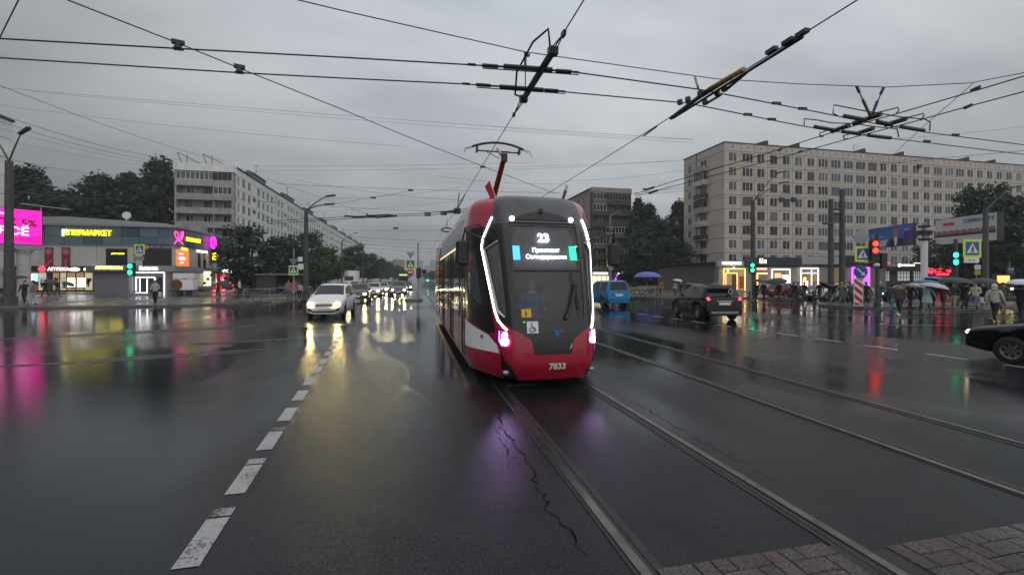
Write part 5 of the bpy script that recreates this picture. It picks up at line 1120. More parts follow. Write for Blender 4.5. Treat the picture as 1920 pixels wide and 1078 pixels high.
def car(style, label, cat, loc, heading, pm, lights=True, group=None, name='car', head=None, tail=M_TAIL, detail=True, scale=1.0):
    """heading: angle of travel measured from +X"""
    G, ys, secs, d = car_meshes(style); L, Wd = d['L'], d['W']; hw = Wd/2
    o = thing(name, label, cat, loc, heading+PI/2, group); o.scale = (scale,)*3
    key = (style, pm.name)
    def part(nm, mb, m, smooth=True):
        ck = (style, nm, m.name)
        if ck not in CACHE:
            g = merge(mb); g.v = [(x, y-L/2, z) for x, y, z in g.v]; me = g.mesh(nm, m, smooth); CACHE[ck] = me
        return link(nm, CACHE[ck], o)
    body = part('body', G['body'], pm); part('windscreen', G['windscreen'], M_GLASSD); part('rear_window', G['rear_window'], M_GLASSD)
    for k in (0, 1):
        if G['side_windows'][k].f: CK = (style, 'side', k); me = CACHE.get(CK) or merge(G['side_windows'][k]); 
        if not isinstance(me, bpy.types.Mesh): me.v = [(x, y-L/2, z) for x, y, z in me.v]; me = me.mesh('side_window', M_GLASSD, True); CACHE[CK] = me
        link('side_window', me, o)
    for a in d['ax']:
        for sg in (-1, 1):
            wheel(o, (sg*(hw-.10), a-L/2, d['r']), d['r'], sg)
            MB().b2((sg*.2, a-L/2-d['r']-.03, .25), (sg*(hw-.24), a-L/2+d['r']+.03, d['r']*2+.02)).build('wheel_well', M_BLACK, o)
    f = -L/2; zb = interp(d['belt'], .1)
    hm = head or (M_HEADW if lights else M_LENS)
    for sg in (-1, 1):
        hh = MB().ico((sg*(hw*.68), f+.11, zb-.05), (.20, .13, .075)).build('headlight', M_LENS, o)
        if lights: MB().ico((sg*(hw*.72), f+.02, zb-.05), (.11, .07, .07)).build('bulb', hm, hh)
        MB().ico((sg*(hw*.66), f+.06, .40), (.12, .07, .05)).build('fog_light', M_LENS, o)
        MB().ico((sg*(hw*.93), -L/2+d['ws'][0]+.32, interp(d['belt'], 1.4)+.10), (.12, .06, .08)).build('mirror', pm, o)
        zt_ = interp(d['belt'], L-.3)
        MB().ico((sg*hw*.80, L/2-.10, zt_-.08), (.13, .09, .14 if style in ('van','suv','minivan') else .09)).build('tail_light', tail, o)
    # grille, bumper openings, plates
    g = MB(); g.b2((-hw*.42, f-.015, zb-.16), (hw*.42, f+.15, zb-.04)); gr = g.build('grille', M_BLACK, o)
    for k in range(3): MB().b2((-hw*.40, f-.022, zb-.15+k*.045), (hw*.40, f-.014, zb-.135+k*.045)).build('grille_bar', M_CHROME, gr)
    MB().b2((-hw*.60, f-.012, .27), (hw*.60, f+.2, .37)).build('lower_grille', M_BLACK, o)
    if detail:
        for sg in (-1, 1): MB().prism([(0,0),(sg*.24,.03),(sg*.22,.17),(sg*.08,.10)][::sg], (sg*hw*.55, f-.004, .36), (1,0,0), (0,0,1), (0,1,0), .12).build('fog_light_surround', M_BLACK, o)
        MB().tube([(-hw*.78, f+.04, .335), (-hw*.55, f-.025, .265), (hw*.55, f-.025, .265), (hw*.78, f+.04, .335)], .018, 5).build('bumper_trim', M_CHROME, o)
    MB().b2((-.26, f-.03, zb-.31), (.26, f-.018, zb-.20)).build('number_plate', M_WHITE, o)
    rr = L/2; zr = .80 if style in ('van', 'suv', 'minivan') else .78
    MB().b2((-.26, rr+.005, zr-.05), (.26, rr+.022, zr+.06)).build('number_plate', M_WHITE, o)
    MB().b2((-hw*.8, rr-.1, .30), (hw*.8, rr+.03, .42)).build('rear_bumper', M_BLACK if style == 'suv' else pm, o)
    if detail:
        MB().b2((-.36, rr+.0, zr+.10), (.36, rr+.024, zr+.135)).build('trunk_strip', M_CHROME, o)
        for sg in (-1, 1):
            for yy in (-.30, .75): MB().b2((sg*(hw*.985), yy, interp(d['belt'], 2)-.12), (sg*(hw+.012), yy+.2, interp(d['belt'], 2)-.09)).build('door_handle', M_CHROME if style == 'suv' else pm, o)
            for yy in [q-L/2 for q in d['pil']]: MB().b2((sg*(hw*.98), yy-.004, .36), (sg*(hw+.002), yy+.004, interp(d['belt'], 2)-.03)).build('door_seam', M_BLACK, o)
    return o
H_UP = -PI/2   # driving towards the camera (-Y)
p = gp(612, 598); car('minivan', 'white minivan with bright headlights waiting nearest in the left lanes', 'car', (p.x-.05, p.y+2.1, 0), H_UP-.03, paint('white', (.72,.72,.72)), head=M_HEADY)
CW = paint('dark', (.045,.045,.048)); CS = paint('silver', (.30,.31,.32)); CL = paint('light', (.55,.55,.55)); CR = paint('maroon', (.16,.03,.03)); CG = paint('graphite', (.08,.085,.09))
for (x, y, st, pm, lb_) in [
    (669, 566, 'hatch', CW, 'dark grey car with lit headlights right behind the white minivan'),
    (697, 557, 'hatch', CL, 'light car between the dark grey car and the silver one in the queue'),
    (714, 552, 'sedan', CS, 'silver car farther back in the queue of lit cars'),
    (747, 556, 'minivan', CG, 'dark car with glaring headlights beside the tram platform'),
    (733, 544, 'sedan', CR, 'dark red car deep in the queue of lit cars'),
    (762, 547, 'hatch', CW, 'dark car with one headlight seen past the platform sign pole'),
    (723, 540, 'sedan', CL, 'pale distant car at the back of the queue'),
    (690, 541, 'hatch', CG, 'grey distant car at the back of the kerb side lane')]:
    p = gp(x, y); car(st, lb_, 'car', (p.x, p.y+2, 0), H_UP, pm, True, 'cars queueing on the avenue', detail=False, head=M_HEADW)
for (X_, Y_, st, pm, lb_) in [(-9.3, 62, 'sedan', CG, 'dark car parked at the left kerb below the trees'), (-9.3, 76, 'hatch', CL, 'pale car parked farther along the left kerb')]:
    car(st, lb_, 'car', (X_, Y_, 0), H_UP, pm, False, 'cars parked along the left kerb', detail=False)
car('van', 'bright blue van driving away to the right of the tram', 'van', (13.55, 29.6, 0), PI/2+.02, paint('blue', (.01,.19,.42)), False, name='van', tail=M_TAIL)
# black SUV
suv = car('suv', 'black off-roader seen from behind crossing the wet junction', 'car', (14.15, 19.35, 0), PI/2-.20, paint('black', (.004,.004,.0045), .14), False, tail=M_TAILON)
b = MB(); b.tube([(.09*math.cos(k*PI/8)-.32, 2.02, 1.36+.09*math.sin(k*PI/8)) for k in range(17)], .012, 5); b.build('window_sticker', M_WHITE, suv)
MB().b2((-.62, 1.80, 1.60), (.62, 2.02, 1.635)).build('roof_spoiler', M_BLACK, suv)
for sg in (-1, 1): MB().tube([(sg*.62, -.55, 1.64), (sg*.64, 0, 1.69), (sg*.62, 1.35, 1.65)], .02, 6).build('roof_rail', M_CHROME, suv)
MB().b2((-.62, 2.10, .36), (.62, 2.17, .46)).build('bumper_guard', mat('guard_grey', (.25,.27,.26), .4, .5), suv)
p = gp(1890, 686); blk = car('sedan', 'black sedan entering from the right edge with lit headlight and indicator', 'car', (14.22, 5.95, 0), PI/2+.06, paint('black', (.004,.004,.0045), .14), True, head=emis('headlight_dim', (1,.85,.5), 9))
MB().ico((.79, -1.98, .63), (.05, .12, .06)).build('indicator', M_AMBER, blk)
for (x, y, st, pm, lit, hd, lb_) in [(1547, 562, 'hatch', CL, True, PI+.15, 'pale parked car with lit headlight behind the walking crowd'), (1592, 561, 'sedan', CS, False, PI+.1, 'silver parked car half hidden by the arrow sign'), (1472, 560, 'hatch', CR, False, 0.1, 'maroon parked car behind the black umbrella'), (1700, 566, 'hatch', CW, True, PI+.1, 'dark car behind the umbrellas on the crossing')]:
    p = gp(x, y); car(st, lb_, 'car', (p.x+1.3, p.y+1.0, 0), hd, pm, lit, 'cars by the right hand shops', detail=False, head=emis('headlight_soft', (1,.95,.8), 12))
# box truck and bus far down the avenue
def truck(label, x, y, pm):
    p = gp(x, y); o = thing('box_truck', label, 'truck', (p.x, p.y, 0)); MB().b2((-1.15, 1.9, .9), (1.15, 7, 3.5)).build('box_body', M_WHITE, o)
    MB().prism([(0,.45),(1.8,.45),(1.8,2.5),(.55,2.5),(.1,1.5)], (-1.0,0,0), (0,1,0), (0,0,1), (1,0,0), 2.0).build('cab', pm, o)
    b = MB(); b.poly([(-.85,.12,1.5),(.85,.12,1.5),(.85,.52,2.38),(-.85,.52,2.38)]); ws = b.build('windscreen', M_GLASSD, o); ws.location = (0,-.03,.02)
    for sg in (-1, 1):
        wheel(o, (sg*.9, .9, .42), .42, sg); wheel(o, (sg*.9, 5.6, .42), .42, sg); MB().ico((sg*.75, .0, .75), (.14,.08,.1)).build('headlight', M_HEADW if 0 else M_LENS, o)
    MB().b2((-1.05, 1.6, .5), (1.05, 7, .9)).build('chassis', M_BLACK, o); return o
truck('white box truck standing by the left kerb down the avenue', 654, 541, M_WHITE)
p = gp(756, 536); bus = thing('bus', 'green bus with a lit sign far down the avenue', 'bus', (p.x, p.y, 0))
MB().b2((-1.25, 0, .35), (1.25, 11, 3.1)).build('body', paint('green', (.03,.12,.03)), bus); MB().b2((-1.15, -.04, 1.2), (1.15, -.005, 2.6)).build('windscreen', M_GLASSD, bus); MB().b2((-1.0, -.06, 2.7), (1.0, -.01, 3.0)).build('route_sign', emis('bus_sign', (.4,.9,.3), 1.2), bus)
for sg in (-1, 1):
    MB().ico((sg*.95, -.03, .75), (.13,.06,.1)).build('headlight', M_HEADW, bus)
    for yy in (2.2, 8.5): wheel(bus, (sg*1.1, yy, .45), .45, sg)
# ================================================================== street furniture
def lampost(label, x, yb, ytop, arms, t=None, r=(.2,.13), m=None, headm=None):
    """pole at pixel column x with its foot at row yb; arms = list of (x, y) pixels of lamp heads"""
    p = gp(x, yb, .12) if t is None else W(x, 522, t); p.z = .12; tt = p.x*SF+p.y*CF; zt = H+(HOR-ytop)/FPX*tt
    o = thing('street_lamp', label, 'street lamp', (p.x, p.y, .12)); m = m or M_POLED
    MB().tube([(0,0,0), (0,0,zt-.12)], list(r), 12).build('pole', m, o); MB().tube([(0,0,0), (0,0,.6)], r[0]*1.5, 12).build('base', m, o)
    for (ax_, ay_) in arms:
        q = W(ax_, ay_, tt)-Vector((p.x, p.y, .12)); s = Vector((0, 0, zt-.15)); mid = s.lerp(q, .45)+Vector((0, 0, .25*abs(q.x)*.6))
        P = [s*(1-k/8)**2+mid*2*(k/8)*(1-k/8)+q*(k/8)**2 for k in range(9)]
        A = MB().tube(P, [.06-.003*k for k in range(9)], 7).build('arm', m, o)
        d = (q-mid); d.z *= .3; d.normalize(); n = d.cross(Vector((0,0,1))).normalized(); b = MB(); b.prism([(0,-.12),(.75,-.16),(.85,0),(.75,.16),(0,.12)], q-d*.15+Vector((0,0,-.06)), d, n, (0,0,1), .11); b.build('lamp_head', headm or M_POLED, A)
    return o, tt, zt
lampost('thick double armed street lamp in front of the pink screen', 17, 573, 302, [(40, 249), (-14, 252)], r=(.27,.2), m=M_POLED)
lampost('street lamp with two raised arms beside the left crossing sign', 574, 563, 395, [(614, 368), (612, 383)], r=(.2,.15))
lampost('street lamp with two arms in front of the beige block', 1412, 560, 378, [(1460, 324), (1466, 343)], r=(.24,.17))
lampost('thin distant street lamp against the white block', 641, 540, 452, [(665, 437)], r=(.18,.12)); lampost('distant street lamp at the far end of the white block', 681, 534, 462, [(702, 459)], r=(.18,.12)); lampost('farthest street lamp over the avenue trees', 737, 530, 488, [(754, 480)], r=(.22,.16))
lampost('dark street lamp standing before the sushi billboard', 1848, 557, 395, [(1902, 351)], r=(.26,.2)); lampost('slim grey mast with crossing sign before the brown block', 1144, 556, 405, [(1168, 397)], r=(.16,.11), m=M_POLE)
tw = thing('twin_mast', 'pair of thick concrete overhead line masts joined near the top', 'mast', tuple(gp(1568, 562, .12))); tt = 40.0
pL = gp(1558, 562, .12); pR = gp(1579, 562, .12); tw.location = ((pL.x+pR.x)/2, (pL.y+pR.y)/2, .12); hv = (pR-pL)/2
for sg, yt in ((-1, 383), (1, 365)): MB().tube([hv*sg, hv*sg+Vector((0,0,H+(HOR-yt)/FPX*tt-.12))], [.24,.19], 12).build('mast', M_POLED, tw)
for yy in (402, 410): zz = H+(HOR-yy)/FPX*tt; MB().tube([-hv+Vector((0,0,zz)), hv+Vector((0,0,zz))], .12, 8).build('crossbeam', M_POLED, tw)
MB().b2((-hv.x-.9, -.1, 6.4), (-hv.x-.1, .1, 6.6)).build('bracket', M_POLED, tw)
# signs
def ped_plate(parent, c, ax, s, board_=True):
    """square fluorescent board with the blue pedestrian crossing sign; c = centre, ax = right vector"""
    ax = Vector(ax).normalized(); n = ax.cross(Vector((0,0,1))); U = (0,0,1)
    def pr(nm, poly, m, off, par): return MB().prism(poly, Vector(c)+n*off, ax, U, n, .008).build(nm, m, par)
    h = s/2
    B = pr('sign_board', [(-h,-h),(h,-h),(h,h),(-h,h)], M_FLUO, 0, parent); pr('sign_back', [(-h,-h),(h,-h),(h,h),(-h,h)], M_GREYP, -.012, parent)
    k = h*.72; pr('sign_blue_field', [(-k,-k),(k,-k),(k,k),(-k,k)], M_BLUE, .011, B); pr('sign_triangle', [(-k*.86,-k*.70),(k*.86,-k*.70),(0,k*.82)], M_WHITE, .022, B)
    wk = MB(); cc = Vector(c)+n*.036
    def q(x, z): return cc+ax*x*k+Vector((0,0,1))*z*k
    wk.tube([q(.02,.2), q(-.02,-.2)], .09*k, 5); wk.tube([q(-.02,-.2), q(-.22,-.6)], .06*k, 5); wk.tube([q(-.02,-.2), q(.2,-.6)], .06*k, 5); wk.tube([q(.02,.12), q(.25,-.12)], .05*k, 5); wk.tube([q(.02,.12), q(-.2,-.1)], .05*k, 5); wk.ico(q(.03,.36), .09*k); wk.build('walking_figure', M_BLACK, B)
    return B
RX = Vector((CF, -SF, 0))
def pole_thing(label, x, yb, ztop, r=.055, name='traffic_light', cat='traffic light', z0=.13, m=None):
    p = gp(x, yb, z0); o = thing(name, label, cat, (p.x, p.y, z0)); MB().tube([(0,0,0), (0,0,ztop)], r, 10).build('pole', m or M_GALV, o); MB().tube([(0,0,0), (0,0,.35)], r*1.8, 10).build('base', m or M_GALV, o)
    return o, p.x*SF+p.y*CF, p
def head(o, c, aspects, w=.34, h=.30, back=False):
    """signal head: aspects top to bottom, each None or a lit material"""
    n = len(aspects); c = Vector(c); Hh = h*n
    hd = MB().box(c, (w, .22, Hh), rz=-PHI).build('signal_head', M_BLACK, o); f = Vector((-SF, -CF, 0))
    for k, m in enumerate(aspects):
        z = c.z+Hh/2-h*(k+.5); q = Vector((c.x, c.y, z))+f*.112
        MB().disc(q, RX, (0,0,1), f, h*.38, .012, 18).build('lens', m or M_GLASSD, hd)
        b = MB(); b.tube([q+(RX*math.cos(a)+Vector((0,0,1))*math.sin(a))*h*.42+f*.10 for a in [math.radians(d) for d in range(0, 181, 20)]], .012, 4); b.build('hood', M_BLACK, hd)
    return hd
M_GRN = emis('signal_green', (.02, 1.0, .36), 3.2); M_RLIT = emis('signal_red', (1.0, .02, .01), 8.0)
def zpx(y, t): return H+(HOR-y)/FPX*t
# left pedestrian signal
o, t, p = pole_thing('traffic light showing green, its mast carrying a crossing sign, by the kiosks', 252, 573, 4.0)
head(o, (-.12, -.1, zpx(505, t)-.13), [M_GRN, M_GRN], .40, .42); ped_plate(o, (RX*.42+Vector((0,-.12,zpx(468,t)-.13)))[:], RX, .68); MB().prism([(-.3,-.13),(.3,-.13),(.3,.13),(-.3,.13)], RX*.42+Vector((0,-.1,zpx(485,t)-.13)), RX, (0,0,1), (-SF,-CF,0), .02).build('arrow_plate', M_GREYP, o)
# crossing sign beside left lamp
o, t, p = pole_thing('crossing sign with a give way sign back above, next to the left street lamp', 551, 563, 4.3, .05, 'crossing_sign', 'sign')
ped_plate(o, (0,-.1,zpx(507,t)-.13), RX, .80); MB().prism([(0,-.42),(.38,.25),(-.38,.25)], (0,-.08,zpx(491,t)-.13), RX, (0,0,1), (-SF,-CF,0), .02).build('triangle_plate', mat('plate_teal', (.12,.22,.20), .5), o)
for x, y, s in ((563, 486, .38), (564, 500, .46)): q = W(x, y, t)-p; MB().box(q+Vector((0,0,0)), (s, .06, s), rz=-PHI).build('info_plate', M_WHITE, o)
# island signs at the tram platform
o, t, p = pole_thing('mast on the tram platform with crossing sign, no entry sign and triangle', 784, 558, 5.2, .09, 'sign_mast', 'sign')
lx_ = RX*(-.72)
ped_plate(o, lx_+Vector((0,-.12,zpx(496,t)-.13)), RX, 1.0); c = lx_+Vector((0,-.1,zpx(510.5,t)-.13))
q = MB().disc(c, RX, (0,0,1), (-SF,-CF,0), .33, .02, 22).build('no_entry_disc', M_RED, o); MB().prism([(-.22,-.06),(.22,-.06),(.22,.06),(-.22,.06)], c+Vector((-SF,-CF,0))*.02, RX, (0,0,1), (-SF,-CF,0), .008).build('no_entry_bar', M_WHITE, q)
MB().prism([(0,-.42),(.40,.28),(-.40,.28)], lx_+Vector((0,-.1,zpx(478.5,t)-.13)), RX, (0,0,1), (-SF,-CF,0), .02).build('triangle_plate', M_GREYP, o)
MB().tube([Vector((0,0,zpx(496,t)-.13)), lx_+Vector((0,-.06,zpx(496,t)-.13))], .03, 6).tube([lx_+Vector((0,-.07,zpx(474,t)-.13)), lx_+Vector((0,-.07,zpx(513,t)-.13))], .03, 6).build('bracket', M_GALV, o)
head(o, (.05,-.1,zpx(512,t)-.13), [None, M_GRN if 0 else None], .42, .5); MB().box(RX*.55+Vector((0,0,zpx(509,t)-.13)), (.4,.25,.35), rz=-PHI).build('side_signal', M_BLACK, o)
# far green light
o, t, p = pole_thing('small distant green traffic light down the tracks', 802, 537, 3.6, .08); head(o, (0,-.1,zpx(526,t)-.1), [M_GRN], .5, .6)
# right hand signals
o, t, p = pole_thing('traffic light showing green beside the lamp before the lit shops', 1408, 560, 3.6); head(o, (0,-.1,zpx(502,t)-.13), [M_GRN, M_GRN], .46, .44); MB().box((-.25,-.1,zpx(492,t)-.13), (.62,.05,.62), rz=-PHI).build('sign_plate', mat('plate_blue_dim', (.05,.07,.12), .5), o)
o, t, p = pole_thing('crossing sign on a thin mast right of the tram', 1143, 557, 3.6, .05, 'crossing_sign', 'sign'); ped_plate(o, (0,-.2,zpx(493,t)-.13), RX, .72); MB().box((0,-.2,zpx(504,t)-.13), (.5,.04,.22), rz=-PHI).build('arrow_plate', M_GREYP, o)
# island: red signal, chevron and arrow
o, t, p = pole_thing('traffic light showing two red lamps on the island', 1645, 578, 4.5, .10, m=M_POLED)
hr = head(o, RX*-.30+Vector((0,-.1,zpx(470,t)-.14+.0)), [M_RLIT, M_RLIT, None], .46, .42); MB().box(RX*.32+Vector((0,.0,zpx(489,t)-.14)), (.34,.3,.95), rz=-PHI).build('side_signal', M_BLACK, o)
ped_plate(o, RX*-.85+Vector((0,.05,zpx(476,t)-.14)), RX, .95); MB().prism([(0,-.55),(.55,0),(0,.55),(-.55,0)], RX*-.75+Vector((0,.25,zpx(443,t)-.14)), RX, (0,0,1), (-SF,-CF,0), .03).build('diamond_plate', M_GREYP, o); MB().tube([RX*-.75+Vector((0,.3,zpx(490,t)-.14)), RX*-.75+Vector((0,.3,zpx(440,t)-.14))], .04, 6).tube([RX*-.85+Vector((0,.12,zpx(476,t)-.14)), Vector((0,0,zpx(476,t)-.14))], .03, 6).build('bracket', M_GALV, o)
MB().ico(RX*-.25+Vector((0,-.2,zpx(497,t)-.14)), (.13,.2,.13)).build('camera', M_WHITE, o)
o, t, p = pole_thing('red and white striped marker with a blue arrow disc on the island tip', 1607, 574, 1.5, .045, 'chevron_marker', 'sign')
hh = zpx(522.5, t)-.13; w_ = .30
bd = MB().prism([(-w_,-.0),(w_,-.0),(w_,hh),(-w_,hh)], (0,-.08,.02), RX, (0,0,1), (-SF,-CF,0), .02).build('striped_board', M_WHITE, o)
def clip_stripe(a, b):
    poly = [(-w_+.04, a+.42), (w_-.04, a), (w_-.04, b), (-w_+.04, b+.42)]; return [(x, min(max(z, .05), hh-.05)) for x, z in poly]
for k in range(5):
    a = -.42+k*.52; s_ = clip_stripe(a, a+.29)
    if max(z for x, z in s_)-min(z for x, z in s_) > .08: MB().prism(s_, Vector((0,-.08,.02))+Vector((-SF,-CF,0))*.021, RX, (0,0,1), (-SF,-CF,0), .006).build('red_stripe', M_RED, bd)
c = Vector((0,-.08,zpx(510,t)-.13))+RX*.15; dsc = MB().disc(c, RX, (0,0,1), (-SF,-CF,0), .45, .02, 24).build('arrow_disc', M_BLUE, o)
MB().prism([(-.27,.19),(-.20,.26),(.14,-.06),(.22,.02),(.27,-.25),(-.0,-.20),(.08,-.12)], c+Vector((-SF,-CF,0))*.021, RX, (0,0,1), (-SF,-CF,0), .006).build('white_arrow', M_WHITE, dsc); MB().tube([(0,0,1.4), (0,0,hh+.5)], .035, 8).build('post', M_GALV, o)
o, t, p = pole_thing('traffic light showing green men with a large crossing sign, far right', 1792, 574, 4.4, .10, m=M_POLED); head(o, RX*-.22+Vector((0,-.1,zpx(485,t)-.13)), [M_GRN, M_GRN], .34, .46)
ped_plate(o, RX*.95+Vector((0,-.1,zpx(466,t)-.13)), RX, 1.2); pl = MB().prism([(-.5,-.17),(.5,-.17),(.5,.17),(-.5,.17)], RX*.9+Vector((0,-.1,zpx(488,t)-.13)), RX, (0,0,1), (-SF,-CF,0), .02).build('arrow_plate', M_WHITE, o)
for sg in (-1, 1): MB().prism([(sg*.08,-.06),(sg*.25,0),(sg*.08,.06)][::sg], RX*.9+Vector((0,-.1,zpx(488,t)-.13))+Vector((-SF,-CF,0))*.021, RX, (0,0,1), (-SF,-CF,0), .006).build('arrow', M_BLACK, pl)
MB().tube([Vector((0,0,zpx(478,t)-.13)), RX*.95+Vector((0,-.05,zpx(478,t)-.13))], .035, 6).build('bracket', M_GALV, o)
# bus stop signs and lit stand at the far right
o, t, p = pole_thing('white and yellow stop plate on a thin post below the trees', 1831, 556, 3.6, .04, 'stop_sign', 'sign'); MB().box((0,-.08,zpx(501,t)-.13), (.6,.05,.46), rz=-PHI).build('white_plate', M_WHITE, o); MB().box((0,-.08,zpx(511,t)-.13), (.6,.05,.46), rz=-PHI).build('yellow_plate', mat('plate_yellow', (.45,.34,.03), .5), o)
o, t, p = pole_thing('blue bus stop sign on a post behind the crowd', 1893, 553, 3.6, .04, 'stop_sign', 'sign'); MB().box((0,-.08,zpx(507,t)-.13), (.75,.05,.75), rz=-PHI).build('blue_plate', mat('plate_blue', (.03,.06,.16), .5), o); MB().box((0,-.12,zpx(505,t)-.13), (.6,.03,.25), rz=-PHI).build('pale_strip', M_GREYP, o)
o, t, p = pole_thing('yellow lit bus front standing below the right hand trees', 1875, 556, .4, .04, 'minibus', 'bus'); o.rotation_euler = (0, 0, -1.05); MB().b2((-.55,.1,.3), (1.0,4.5,2.3)).build('body', paint('olive', (.06,.05,.02)), o); MB().b2((-.2,.04,1.35), (.65,.1,2.1)).build('windscreen', emis('bus_lit', (1,.70,.18), .9), o)
for sg in (-.35, .8): MB().ico((sg,.08,.8), (.12,.06,.1)).build('headlight', emis('bus_head', (1,.8,.35), 8), o); wheel(o, (sg, 1.0, .36), .36, 1 if sg > 0 else -1)
# railing by the left pavement: posts, rails and bars
def railing(label, pts, h=.95, step=1.9, z0=.13, bars=True):
    o = thing('railing', label, 'railing', (pts[0][0], pts[0][1], z0)); base = Vector((pts[0][0], pts[0][1], 0)); k = 0
    for a, b in zip(pts, pts[1:]):
        a = Vector((a[0], a[1], 0))-base; b = Vector((b[0], b[1], 0))-base; n = max(1, int((b-a).length/step))
        for i in range(n+1):
            q = a.lerp(b, i/n); MB().tube([q, q+Vector((0,0,h+.08))], .035, 6).build('post', M_GALV, o)
            if i < n:
                q2 = a.lerp(b, (i+1)/n); MB().tube([q+Vector((0,0,h)), q2+Vector((0,0,h))], .025, 5).build('top_rail', M_GALV, o); MB().tube([q+Vector((0,0,.15)), q2+Vector((0,0,.15))], .02, 5).build('bottom_rail', M_GALV, o)
                MB().tube([q+Vector((0,0,.15)), q2+Vector((0,0,h))], .015, 5).build('brace', M_GALV, o); MB().tube([q+Vector((0,0,h)), q2+Vector((0,0,.15))], .015, 5).build('brace', M_GALV, o)
    return o
a = gp(446, 566, .13); c = gp(545, 560, .13); railing('grey pedestrian railing with crossed bars along the left pavement', [(a.x, a.y+1.2), (c.x, c.y+.6)])
a = gp(1195, 561, .13); c = gp(1262, 560, .13); railing('grey railing in front of the fruit stall on the right', [(a.x+.4, a.y+3.4), (c.x, c.y+3.0)])
# bicycles
def bicycle(label, p, rz, col, s=1.0):
    o = thing('bicycle', label, 'bicycle', (p.x, p.y, p.z), rz); o.scale = (s,)*3; R = .34
    for x in (-.53, .53):
        b = MB(); b.tube([(x+R*math.cos(2*PI*k/24), 0, R+R*math.sin(2*PI*k/24)) for k in range(25)], .022, 6); w = b.build('wheel', M_TYRE, o); b = MB()
        for k in range(8): b.tube([(x, 0, R), (x+R*math.cos(2*PI*k/8), 0, R+R*math.sin(2*PI*k/8))], .004, 3)
        b.build('spokes', M_GALV, w)
    m = mat('bike_'+col, {'dark': (.02,.022,.02), 'green': (.03,.06,.04), 'pale': (.4,.4,.38), 'yellow': (.4,.28,.03)}[col], .4)
    b = MB(); hb = (.38,0,.92); st = (-.17,0,.82); bb = (-.05,0,.36)
    for a, c in ((hb, bb), (st, bb), (st, (.36,0,.85)), (bb, (-.53,0,R)), (st, (-.53,0,R)), (hb, (.53,0,R))): b.tube([a, c], .02, 6)
    b.build('frame', m, o); MB().tube([(.38,0,.92), (.36,0,1.02)], .016, 6).tube([(.34,-.27,1.05), (.36,0,1.02), (.34,.27,1.05)], .015, 6).build('handlebar', M_BLACK, o)
    MB().tube([(-.17,0,.82), (-.19,0,.95)], .015, 6).build('seat_post', M_GALV, o); MB().ico((-.2,0,.97), (.14,.07,.03)).build('saddle', M_BLACK, o); MB().tube([(-.05,-.1,.36), (-.05,.1,.36)], .05, 8).build('crank', M_BLACK, o); return o
q = gp(463, 567, .13); bicycle('dark bicycle leaning on the railing at the left kerb', Vector((q.x, q.y+.55, .13)), -.12, 'green')
for x, y, cl, lb_ in ((1192, 557, 'yellow', 'yellow bicycle next to the blue van'), (1208, 557, 'pale', 'pale bicycle in front of the fruit stall, left of two'), (1222, 557, 'dark', 'dark bicycle under the blue parasol of the fruit stall')):
    q = gp(x, y, .13); bicycle(lb_, q+Vector((0, .5, 0)), -.25, cl)
# fruit stall with blue parasol
q = gp(1243, 555, .13); fs = thing('fruit_stall', 'street fruit stall with heaped orange crates below the blue parasol', 'stall', (q.x, q.y+2.5, .13))
MB().b2((-1.5,-.5,.7), (1.3,.5,.78)).build('table', mat('wood_stall', (.14,.10,.06), .8), fs)
for sx in (-1.4, 1.2):
    for sy in (-.4, .4): MB().b2((sx-.04,sy-.04,0), (sx+.04,sy+.04,.7)).build('leg', M_GREYP, fs)
for k in range(5):
    cr = thing('crate', ['crate of red fruit at the left end of the stall', 'crate of orange fruit second from the left on the stall', 'crate of orange fruit in the middle of the stall', 'crate of yellow fruit second from the right on the stall', 'crate of dark red fruit at the right end of the stall'][k], 'crate', (q.x-1.2+k*.55, q.y+2.5, .912), 0, 'crates on the fruit stall')
    b = MB(); b.b2((-.24,-.34,0), (.24,.34,.02)); b.b2((-.24,-.34,.02), (.24,-.32,.2)); b.b2((-.24,.32,.02), (.24,.34,.2)); b.b2((-.24,-.32,.02), (-.22,.32,.2)); b.b2((.22,-.32,.02), (.24,.32,.2)); b.build('box', mat('crate_wood', (.22,.15,.08), .8), cr); m = mat('fruit_%d' % k, [(.35,.03,.02),(.5,.16,.02),(.5,.14,.02),(.45,.3,.03),(.2,.02,.03)][k], .5)
    for i in range(12): MB().ico((random.uniform(-.16,.16), random.uniform(-.24,.24), .2+random.uniform(0,.06)), .065).build('fruit', m, cr, True)
def parasol(name, label, loc, r, h, m, n=8, cat='parasol', tilt=(0,0), pole=True, group=None, dome=.32):
    o = thing(name, label, cat, loc, 0, group); o.rotation_euler = (tilt[0], tilt[1], 0); b = MB(); N_ = n*2; rings = []
    for k in range(6):
        f = (k+.0)/5; rr = r*math.sin(f*PI/2*.98); zz = h-dome*r*(1-math.cos(f*PI/2*.98))*1.0; P = []
        for j in range(N_):
            sc = (1 if j % 2 == 0 else .965); P.append((rr*sc*math.cos(2*PI*j/N_), rr*sc*math.sin(2*PI*j/N_), zz+(.0 if j % 2 == 0 else .02*f)))
        rings.append(b.add(P))
    for a, c in zip(rings, rings[1:]):
        for j in range(N_): b.face((a+j, a+(j+1) % N_, c+(j+1) % N_, c+j))
    b.build('canopy', m, o, True)
    MB().tube([(0,0,0 if pole else h-r*1.05), (0,0,h+.06)], .02 if cat == 'parasol' else .008, 6).build('shaft', M_GALV, o); b = MB()
    for j in range(n): b.tube([(0,0,h-.05), (r*.97*math.cos(2*PI*j/n), r*.97*math.sin(2*PI*j/n), h-dome*r-.0)], .005, 3)
    b.build('ribs', M_DARK, o); return o
parasol('parasol', 'large blue violet parasol over the fruit stall', (q.x-.1, q.y+2.9, .13), 1.5, 2.55, mat('cloth_violetblue', (.12,.12,.42), .7), cat='parasol', dome=.42)
